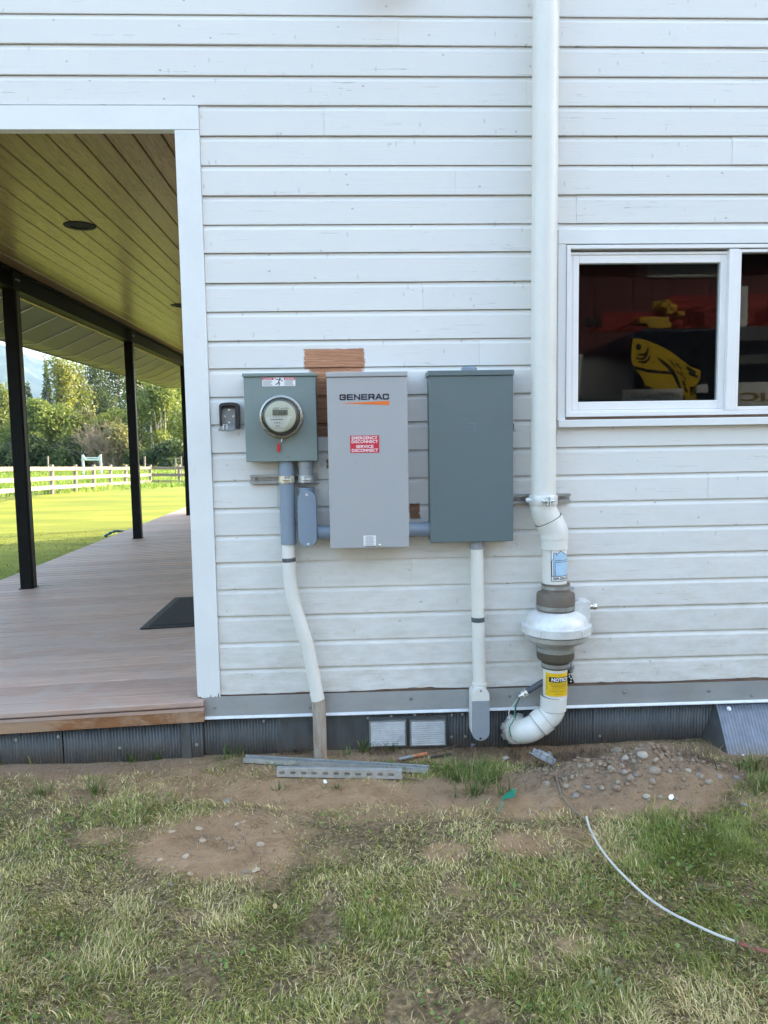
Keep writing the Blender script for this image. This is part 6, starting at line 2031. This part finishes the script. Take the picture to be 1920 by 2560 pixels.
def leaf_cloud(centers, radii, n, size, col, rng, shape=1.0):
    """n small leaf sprays spread through several clumps"""
    w = np.array([r[0] * r[1] * r[2] for r in radii]) ** .67
    idx = rng.choice(len(centers), n, p=w / w.sum())
    C_ = np.array(centers)[idx]; Rr = np.array(radii)[idx]
    v = rng.normal(size=(n, 3)); v /= np.linalg.norm(v, axis=1)[:, None]
    rad = rng.random(n) ** .45
    p = C_ + v * Rr * rad[:, None]
    a = rng.normal(size=(n, 3)); a /= np.linalg.norm(a, axis=1)[:, None]
    b = rng.normal(size=(n, 3)); b -= a * (a * b).sum(1)[:, None]; b /= np.linalg.norm(b, axis=1)[:, None]
    s = size * rng.uniform(.5, 1.3, n)[:, None]
    V = np.stack([p - a * s, p - b * s * .55 * shape, p + a * s, p + b * s * .55 * shape], 1).reshape(-1, 3)
    k = rng.random((n, 1)); cl = (rng.random(len(centers))[idx])[:, None]
    c0, c1 = np.array(col[0]), np.array(col[1])
    c = c0 + (c1 - c0) * np.clip(.55 * k + .45 * cl, 0, 1)
    return V, c


def leaf_mesh(name, V, c, mat, parent):
    off = np.array(wloc(parent)[:])
    n = len(c)
    me = bpy.data.meshes.new(name)
    me.vertices.add(4 * n); me.vertices.foreach_set('co', (V - off).ravel())
    me.loops.add(4 * n); me.loops.foreach_set('vertex_index', np.arange(4 * n, dtype=np.int32))
    me.polygons.add(n); me.polygons.foreach_set('loop_start', np.arange(0, 4 * n, 4, dtype=np.int32))
    me.update(calc_edges=True)
    ca_ = me.color_attributes.new('blade_colour', 'FLOAT_COLOR', 'POINT')
    ca_.data.foreach_set('color', np.repeat(np.concatenate([c, np.ones((n, 1))], 1), 4, axis=0).ravel())
    me.materials.append(mat)
    o = bpy.data.objects.new(name, me); COL.objects.link(o); o.parent = parent
    return o


def tree(px, depth, top_px, wpx, name, label, col, kind='round', n=2600, size=.2, group='trees beyond the pasture', bark='bark', seed=0, base_px=None):
    rng = np.random.default_rng(100 + seed); rd = random.Random(seed + 9)
    b = fpt(px, 1166, depth); bz = gz(b[0], b[1]); base = np.array([b[0], b[1], bz])
    H = fpt(px, top_px, depth)[2] - bz; Wd = wpx / FPX * depth
    t = thing(name, label, 'tree', tuple(base), group)
    mb = MB(); cs, rs = [], []
    if kind == 'conifer':
        mb.tube([base, base + np.array([.1, 0, H * .97])], [.02 * H + .05, .02], 8)
        for i in range(16):
            f = .10 + .86 * i / 15; r = Wd * .5 * (1.03 - f) + .12
            for k in range(5):
                a = rd.uniform(0, 6.28)
                cs.append(base + np.array([math.cos(a) * r * .55, math.sin(a) * r * .55, H * f - r * .1])); rs.append((r * .5, r * .5, .26 + .02 * H))
    else:
        nt_ = 1 if kind != 'multi' else 5
        for q in range(nt_):
            o_ = np.array([rd.uniform(-.5, .5) * Wd * .3 * (q > 0), rd.uniform(-.5, .5), 0])
            mid = base + o_ * 1.2 + np.array([rd.uniform(-.3, .3), 0, H * .5]); topp = base + o_ * 1.8 + np.array([rd.uniform(-.5, .5), 0, H * .92])
            r_ = .016 * H + .03 if nt_ == 1 else .05
            mb.tube(smooth_path([base + o_, mid, topp], 4), np.linspace(r_, .02, 9), 8)
        for k in range(9):
            f = rd.uniform(.3, .75); a = rd.uniform(0, 6.28); r = Wd * .42
            s0_ = base + np.array([0, 0, H * f]); e0_ = s0_ + np.array([math.cos(a) * r, math.sin(a) * r, H * .18])
            mb.tube([s0_, (s0_ + e0_) / 2 + np.array([0, 0, .2]), e0_], [.04 + .004 * H, .03, .012], 6)
        nc = 26 if kind != 'poplar' else 22
        for k in range(nc):
            f = rd.uniform(.16, .93) if kind != 'poplar' else .12 + .84 * k / nc
            prof = math.sin(math.pi * min(1, (f + .12) / 1.12) ** .8) if kind != 'poplar' else (1.05 - f) ** .6 * .75
            a = rd.uniform(0, 6.28); r = Wd * .5 * prof * rd.uniform(.35, 1.0)
            cs.append(base + np.array([math.cos(a) * r, math.sin(a) * r, H * f])); q = rd.uniform(.10, .20) * (Wd + H * .3)
            rs.append((q, q, q * rd.uniform(.7, 1.3) * (1.5 if kind == 'poplar' else 1)))
    mb.build('trunk', MAT[bark], t, smooth=True)
    V, c = leaf_cloud(cs, rs, n, size, col, rng, 1.0 if kind != 'conifer' else .6)
    leaf_mesh('crown', V, c, MAT['leaves'], t)
    return t


YG = ((.10, .15, .025), (.26, .28, .06))
MG = ((.11, .165, .03), (.28, .32, .065))
DG = ((.04, .07, .022), (.11, .155, .045))
OL = ((.13, .14, .05), (.30, .29, .11))
TREES = [  # px, depth, top px, width px, kind, colour, label
    (-60, 66, 930, 190, 'round', MG, 'broad mid green tree at the far left edge of the tree line'),
    (20, 62, 960, 150, 'round', YG, 'bright yellow green tree left of the first porch post'),
    (80, 74, 955, 80, 'conifer', DG, 'dark conifer showing between the first porch post and the tall poplar'),
    (100, 60, 1000, 120, 'round', MG, 'rounded green tree right beside the first porch post'),
    (128, 78, 900, 60, 'conifer', DG, 'tall dark conifer tip against the mountain'),
    (165, 70, 893, 95, 'poplar', ((.11, .15, .025), (.31, .31, .055)), 'tall yellow green poplar, the highest tree in the row'),
    (205, 76, 905, 80, 'poplar', ((.10, .145, .025), (.28, .29, .055)), 'second yellow green poplar just right of the highest one'),
    (250, 80, 900, 130, 'round', DG, 'dark green tree behind the pale twiggy bush'),
    (300, 82, 905, 130, 'round', ((.03, .06, .016), (.09, .12, .03)), 'dark green tree just left of the second porch post'),
    (160, 61, 1020, 150, 'round', MG, 'wide green bush like tree below the poplars'),
    (215, 62, 1035, 120, 'round', OL, 'olive green tree left of the pale twiggy bush'),
    (285, 60, 1030, 120, 'round', ((.13, .18, .03), (.31, .33, .065)), 'yellow green willow with dark stems beside the second porch post'),
    (355, 66, 930, 110, 'round', YG, 'bright green tree right of the second porch post'),
    (395, 62, 945, 125, 'multi', MG, 'green birch clump with thin pale stems near the third porch post'),
    (440, 70, 925, 120, 'round', ((.11, .19, .03), (.27, .34, .06)), 'green tree seen behind the third porch post'),
    (520, 66, 960, 160, 'round', MG, 'green tree past the third porch post, hidden by the corner trim'),
    (330, 58, 1110, 120, 'round', DG, 'low dark green thicket at the foot of the trees by the second post'),
    (60, 58, 1090, 150, 'round', DG, 'low dark green thicket at the foot of the trees by the first post'),
    (185, 58, 1105, 150, 'round', ((.03, .06, .015), (.10, .14, .03)), 'low green thicket at the foot of the trees behind the steel stand'),
    (430, 58, 1105, 120, 'round', DG, 'low dark thicket at the foot of the trees behind the pale gate frame')]
for i, (px, dp, tp_, wp_, kd, cl, lab) in enumerate(TREES):
    nm = {'round': 'broadleaf_tree', 'conifer': 'conifer_tree', 'poplar': 'poplar_tree', 'multi': 'birch_tree'}[kd]
    tree(px, dp, tp_, wp_, nm, lab, cl, kd, n=6500 if wp_ > 90 else 4500, size=.145 if kd != 'conifer' else .17, seed=i, bark='bark_pale' if kd == 'multi' else 'bark')

# bush with bare pale twigs
b = fpt(262, 1168, 57); bz = gz(b[0], b[1])
tb = thing('twiggy_bush', 'large bush of bare pale twigs between the steel stand and the second porch post', 'bush', (b[0], b[1], bz))
MAT['twigs'] = simple('pale_bare_twigs', (0.25, 0.20, 0.15), 0.85, var=.25, vscale=6)
mb = MB(); rd = random.Random(77)
for k in range(170):
    a = rd.uniform(0, 6.28); ln = rd.uniform(2.2, 4.9); sp = rd.uniform(.05, .9)
    p0 = np.array([b[0] + rd.uniform(-1.1, 1.1), b[1] + rd.uniform(-.5, .5), bz])
    d = np.array([math.cos(a) * sp, math.sin(a) * sp * .7, 1.0])
    ln *= 1 - .55 * sp
    p1 = p0 + d * ln * .5; p2 = p1 + np.array([d[0] * 1.5, d[1] * 1.5, .75]) * ln * .5
    mb.tube([p0, p1, p2], [.028, .02, .008], 4)
    for j in range(6):
        q = p1 + (p2 - p1) * rd.uniform(.1, .9); e = q + np.array([rd.uniform(-.9, .9), rd.uniform(-.6, .6), rd.uniform(-.2, .8)])
        mb.tube([q, e], [.012, .005], 3)
mb.build('twigs', MAT['twigs'], tb)
rng = np.random.default_rng(5)
V, c = leaf_cloud([(b[0] + .8, b[1], bz + 1.6), (b[0] - .9, b[1], bz + 1.2), (b[0] + 1.2, b[1] - .3, bz + 2.6)], [(1.4, .8, 1.5), (1.2, .7, 1.2), (1.0, .7, 1.1)], 1900, .15, OL, rng)
leaf_mesh('leaves', V, c, MAT['leaves'], tb)

# forested mountain far behind
xs = np.linspace(-1900, 500, 160); ys = np.linspace(1500, 2600, 40)
X, Y = np.meshgrid(xs, ys); x, y = X.ravel(), Y.ravel()
prof = np.interp(x, [-1900, -1300, -913, -853, -793, -726, -600, -300, 500], [380, 330, 270, 250, 212, 158, 105, 50, 30])
ramp_ = np.clip((y - 1500) / 450, 0, 1)
z = prof * np.sin(ramp_ * math.pi / 2) * np.where(y > 1950, 1 - .2 * (y - 1950) / 650, 1) + 22 * (vnoise(x, y, .012, 50) - .5) * ramp_ + 18 * (vnoise(x, y, .04, 51) - .5) * ramp_ - 3
nx, ny = len(xs), len(ys); i = np.arange(nx * ny).reshape(ny, nx)
q = np.stack([i[:-1, :-1], i[:-1, 1:], i[1:, 1:], i[1:, :-1]], -1).reshape(-1, 4)
t = NT('forested_mountainside')
c = t.ramp(t.noise(.02, 6, .7), [(.35, (.02, .04, .035)), (.55, (.045, .07, .05)), (.7, (.13, .15, .11))])
t.set(c, .95)
o = MB().add(np.stack([x, y, z], 1), [tuple(int(v) for v in f) for f in q]).build('mountain', t.m, smooth=True, auto=80)
tag(o, kind='structure')

# =================================================================== BEHIND THE CAMERA: barn and vans, seen mirrored in the window
def mir(px, py, y):
    p = at(px, py, y); return p[0], p[2]


MAT['barn'] = wood_material('red_barn_boards', (0.12, 0.023, 0.027), (0.065, 0.013, 0.016), (4, 4, .6), 3, .75, objvar=.3)
barn = thing('barn', 'red board barn reflected dark in the window glass', 'barn', (4.0, -10.2, 0))
BYF = -10.2
bw = .36
x = -2.0
while x < 13:
    MB().box(x + .006, x + bw - .006, BYF - .03, BYF + random.uniform(-.004, .004), -.1, 5.0).build('board', MAT['barn'], barn)
    x += bw
MB().box(-2.05, 13.1, -16.5, BYF - .032, -.1, 4.98).build('wall', MAT['barn'], barn)
MB().add([(-2.5, -9.75, 4.9), (13.5, -9.75, 4.9), (13.5, -13.3, 6.4), (-2.5, -13.3, 6.4), (-2.5, -16.9, 4.9), (13.5, -16.9, 4.9)], [(0, 1, 2, 3), (3, 2, 5, 4)]).build('roof', MAT['roof'], barn, solid=.12)
(wx0, wz1), (wx1, wz0) = mir(1621, 640, 10.2), mir(1800, 692, 10.2)
wz1 += .25
o = MB().box(wx0, wx1, BYF + .005, BYF + .03, wz0, wz1).build('window', MAT['grey_plastic'], barn)
MB().box(wx0 + .06, (wx0 + wx1) / 2 - .03, BYF + .031, BYF + .034, wz0 + .06, wz1 - .06).build('pane', MAT['dark_grey'], o)
MB().box((wx0 + wx1) / 2 + .03, wx1 - .06, BYF + .031, BYF + .034, wz0 + .06, wz1 - .06).build('pane', MAT['dark_grey'], o)


def van(name, label, x0, x1, yf, depth, H, mat, front_left):
    """high-roof van, long side along x with its visible side at y = yf"""
    t = thing(name, label, 'van', ((x0 + x1) / 2, yf - depth / 2, 0))
    s = 1 if front_left else -1
    xa, xb = (x0, x1) if front_left else (x1, x0)      # xa: nose end
    L = abs(xb - xa)
    P_ = lambda f, z: (xa + s * f, z)
    side = [P_(.03, .45), P_(.0, .75), P_(.05, 1.05), P_(.75, 1.25), P_(1.35, 2.1), P_(1.75, H - .08), P_(2.1, H), P_(L - .12, H), P_(L - .04, H - .10), P_(L, H * .55), P_(L, .45)]
    o = MB().prism(side, yf - depth, yf).build('body', mat, t, bevel=.05, seg=3, smooth=True)
    for f in (.95, L - 1.05):
        for yy in (yf - .02, yf - depth + .22):
            c = (xa + s * f, yy, .36)
            w = MB().lathe([(.20, .005), (.34, .004), (.36, -.03), (.36, -.2), (.2, -.21)], c, (0, 1, 0), 28).build('wheel', MAT['black_plastic'], t, smooth=True)
            MB().lathe([(.02, .03), (.19, .022), (.21, .0052)], c, (0, 1, 0), 24).build('rim', MAT['alu'], w, smooth=True)
    win_ = [P_(1.02, 1.38), P_(1.42, 2.0), P_(1.95, 2.0), P_(1.95, 1.32)]
    MB().prism(win_, yf + .001, yf + .006).build('side_window', MAT['black_plastic'], t)
    return t


VF = -4.65
MAT['van_black'] = simple('glossy_black_wrap', (0.014, 0.018, 0.03), 0.22, var=.1)
MAT['van_white'] = simple('white_van_paint', (0.62, 0.64, 0.66), 0.3, var=.03)
xl = mir(1582, 900, 4.65)[0]
HV = mir(1640, 819, 4.65)[1]
bv = van('work_van', 'black high roof work van with a yellow fish wrap, reflected in the window', xl, xl + 5.9, VF, 2.0, HV, MAT['van_black'], False)
pm_ = lambda X, Y_: mir(1440 + X * .28933, 640 + Y_ * .28933, 4.65)
vf = lambda k: (lambda u, v: (u, VF + k, v))
fish = [(505, 705), (560, 708), (640, 730), (720, 765), (800, 800), (870, 850), (940, 905), (1010, 955), (1095, 990), (1090, 1050), (1060, 1110), (1055, 1260), (960, 1260), (955, 1205), (720, 1180), (690, 1150), (640, 1120), (610, 1130), (600, 1080), (575, 1030), (545, 1000), (510, 950), (490, 900), (495, 800)]
fo = poly_on(MB(), vf(.003), [pm_(*p) for p in fish]).build('fish_graphic', MAT['yellow_ink'], bv)
mb = MB()
for (cx_, cy_, r) in ((555, 780, 24), (555, 780, 0)):
    if r: poly_on(mb, vf(.006), [pm_(cx_ + r * math.cos(t), cy_ + r * 1.15 * math.sin(t)) for t in np.linspace(0, 6, 14)])
poly_on(mb, vf(.006), [pm_(*p) for p in [(705, 865), (800, 920), (850, 970), (890, 1040), (920, 1110), (935, 1190), (915, 1185), (890, 1100), (850, 1020), (800, 960)]])
for (a, b) in (((600, 815), 40), ((590, 850), 50), ((610, 880), 46)):
    stroke_on(mb, vf(.006), [pm_(a[0] - b, a[1] + 30), pm_(a[0], a[1] + 35), pm_(a[0] + 30, a[1] + 10), pm_(a[0] + 40, a[1] - 20)], .022)
for (cx_, cy_) in ((840, 915), (860, 940), (890, 935), (915, 965), (895, 1005), (925, 1015), (955, 1055), (940, 1090), (955, 1110), (1010, 1140), (970, 1170), (960, 1150)):
    stroke_on(mb, vf(.006), [pm_(cx_ - 8, cy_ - 10), pm_(cx_ + 6, cy_ - 2), pm_(cx_ + 2, cy_ + 12)], .014)
for (a, b) in (((980, 965), (1040, 1000)), ((1000, 1010), (1060, 1040))): stroke_on(mb, vf(.006), [pm_(*a), pm_(*b)], .03)
stroke_on(mb, vf(.006), [pm_(520, 960), pm_(640, 990), pm_(860, 1010)], .03)
mb.build('fish_markings', MAT['black_ink'], fo)
(bx0_, bz1_), _ = pm_(430, 1190), 0
band = rect_on(MB(), vf(.008), pm_(410, 1200)[0], pm_(935, 1200)[0], .95, pm_(600, 1150)[1]).build('pale_band', MAT['white_ink'], bv)
tu0, tu1 = pm_(485, 1200)[0], pm_(915, 1200)[0]
text_on('name_lettering', 'STEELHEAD', lambda u, v: (tu0 + tu1 - u, VF + .0105, v), tu0, tu1, pm_(600, 1232)[1], pm_(600, 1182)[1], MAT['grey_ink'], band, bold=.02)
band2 = rect_on(MB(), vf(.008), pm_(1385, 1200)[0], pm_(2750, 1200)[0], .95, pm_(1500, 1090)[1]).build('pale_band', MAT['white_ink'], bv)
tu0, tu1 = pm_(1422, 1200)[0], pm_(2420, 1200)[0]
text_on('name_lettering', 'ELECTRIC', lambda u, v: (tu0 + tu1 - u, VF + .0105, v), tu0, tu1, pm_(1500, 1256)[1], pm_(1500, 1178)[1], MAT['brown_ink'], band2, bold=.03)
MB().box(pm_(1070, 0)[0], pm_(1175, 0)[0], VF + .001, VF + .04, pm_(0, 1200)[1], pm_(0, 1125)[1]).build('lamp_cluster', MAT['flash_lip'], bv, bevel=.01)
for (a, b) in ((625, 745), (870, 950)):
    rect_on(MB(), vf(.004), pm_(1400, 0)[0], pm_(2400, 0)[0], pm_(0, b)[1], pm_(0, a)[1]).build('side_glass', MAT['dark_grey'], bv)
# roof rack
for fx_ in (1475, 2100):
    xk, _z = pm_(fx_, 0)
    MB().box(xk - .05, xk + .05, VF - .12, VF - .04, HV - .05, pm_(0, 265)[1]).build('rack_post', MAT['vinyl'], bv)
    MB().box(xk - .04, xk + .04, VF - 1.9, VF - .121, HV + .02, HV + .07).build('rack_bar', MAT['galv_dull'], bv)

MAT['lad_red'] = simple('red_fibreglass', (0.33, 0.035, 0.03), 0.35, var=.08)
MAT['lad_yel'] = simple('yellow_bracket', (0.66, 0.40, 0.03), 0.45, var=.1)


def ladder(x0, x1, yc, z, w, label, feet):
    t = thing('ladder', label, 'ladder', (x0, yc, z), 'ladders on the van roof')
    for s in (-1, 1):
        MB().box(x0, x1, yc + s * w - .016, yc + s * w + .016, z, z + .075).box(x0, x1, yc + s * w - .016, yc + s * w + .016, z + .085, z + .15).build('rail', MAT['lad_red'], t)
    n = int((x1 - x0) / .305)
    for k in range(n):
        MB().cyl((x0 + .15 + k * .305, yc - w, z + .07), (x0 + .15 + k * .305, yc + w, z + .07), .017, 8).build('rung', MAT['alu'], t)
    MB().box(x0 - .18, x0 - .001, yc + w - .03, yc + w + .03, z - .01, z + .09).build('foot', MAT['black_plastic'] if feet else MAT['lad_yel'], t)
    return t


lx0 = pm_(325, 0)[0]
ladder(lx0, lx0 + 5.2, VF - .55, HV + .075, .22, 'red fibreglass ladder on the black van, the lower one with black feet', True)
lx1 = pm_(930, 0)[0]
l2 = ladder(lx1, lx1 + 4.3, VF - .5, HV + .26, .18, 'red fibreglass ladder on the black van, the upper one with yellow brackets', False)
mb = MB()
for (a, b, c_, d_) in ((640, 490, 900, 545), (710, 540, 920, 590), (865, 330, 920, 372), (905, 370, 970, 435), (835, 362, 890, 408), (980, 438, 1040, 478), (880, 400, 935, 462)):
    (q0, r1), (q1, r0_) = pm_(a, b), pm_(c_, d_)
    MB().box(q0, q1, VF - .32 - .02 * random.random(), VF - .24, r0_, r1).build('bracket', MAT['lad_yel'], l2, bevel=.008)

xw = mir(1600, 900, 7.3)[0]
HW = mir(1500, 884, 7.3)[1]
wv = van('parked_van', 'plain white high roof van parked behind the black one, reflected in the window', xw - 5.6, xw, -7.3, 2.0, HW, MAT['van_white'], True)
for (za, zb_) in ((2.40, 2.43), (1.55, 1.58), (2.15, 2.165)):
    MB().box(xw - 4.0, xw - .1, -7.2995, -7.292, za, zb_).build('body_crease', MAT['flash_lip'], wv)
MB().box(xw - 1.45, xw - .25, -7.2995, -7.294, 1.1, 1.45).build('panel_recess', MAT['flashing'], wv, bevel=.002)

# conifers added out of view to keep yard, vans and barn in shade
for i, (tx, ty) in enumerate([(27, -5), (29, -1), (27, 3), (29.5, 6.5), (27, 9.5), (29, 13), (27.5, 16), (30, 19)]):
    rng = np.random.default_rng(400 + i); H = 13.5 + 2 * rng.random()
    base = np.array([tx, ty, -.05])
    t = thing('conifer_tree', 'tall dark conifer added out of view right of the house to shade the yard', 'tree', tuple(base), 'added conifers shading the yard')
    MB().tube([base, base + np.array([0, 0, H])], [.32, .03], 8).build('trunk', MAT['bark'], t, smooth=True)
    cs, rs = [], []
    for q in range(22):
        f = .04 + .93 * q / 21; r = 2.9 * (1.04 - f) + .2
        for k in range(5):
            a = rng.uniform(0, 6.28); cs.append(base + np.array([math.cos(a) * r * .5, math.sin(a) * r * .5, H * f])); rs.append((r * .55, r * .55, .6))
    V, c = leaf_cloud(cs, rs, 3600, .42, DG, rng, .7)
    leaf_mesh('crown', V, c, MAT['leaves'], t)

# the valley air: pale haze that lets the far mountain fade to blue
hz = NT('valley_haze')
hz.nt.nodes.remove(hz.b)
pv = hz.n('VolumePrincipled')
pv.inputs['Color'].default_value = (0.34, 0.58, 1.0, 1)
pv.inputs['Density'].default_value = 2.0e-4
pv.inputs['Anisotropy'].default_value = 0.5
hz.l(pv.outputs[0], hz.out.inputs['Volume'])
o = MB().box(-4100, 2600, -2600, 4100, -1.6, 480).build('haze', hz.m)
tag(o, kind='stuff')
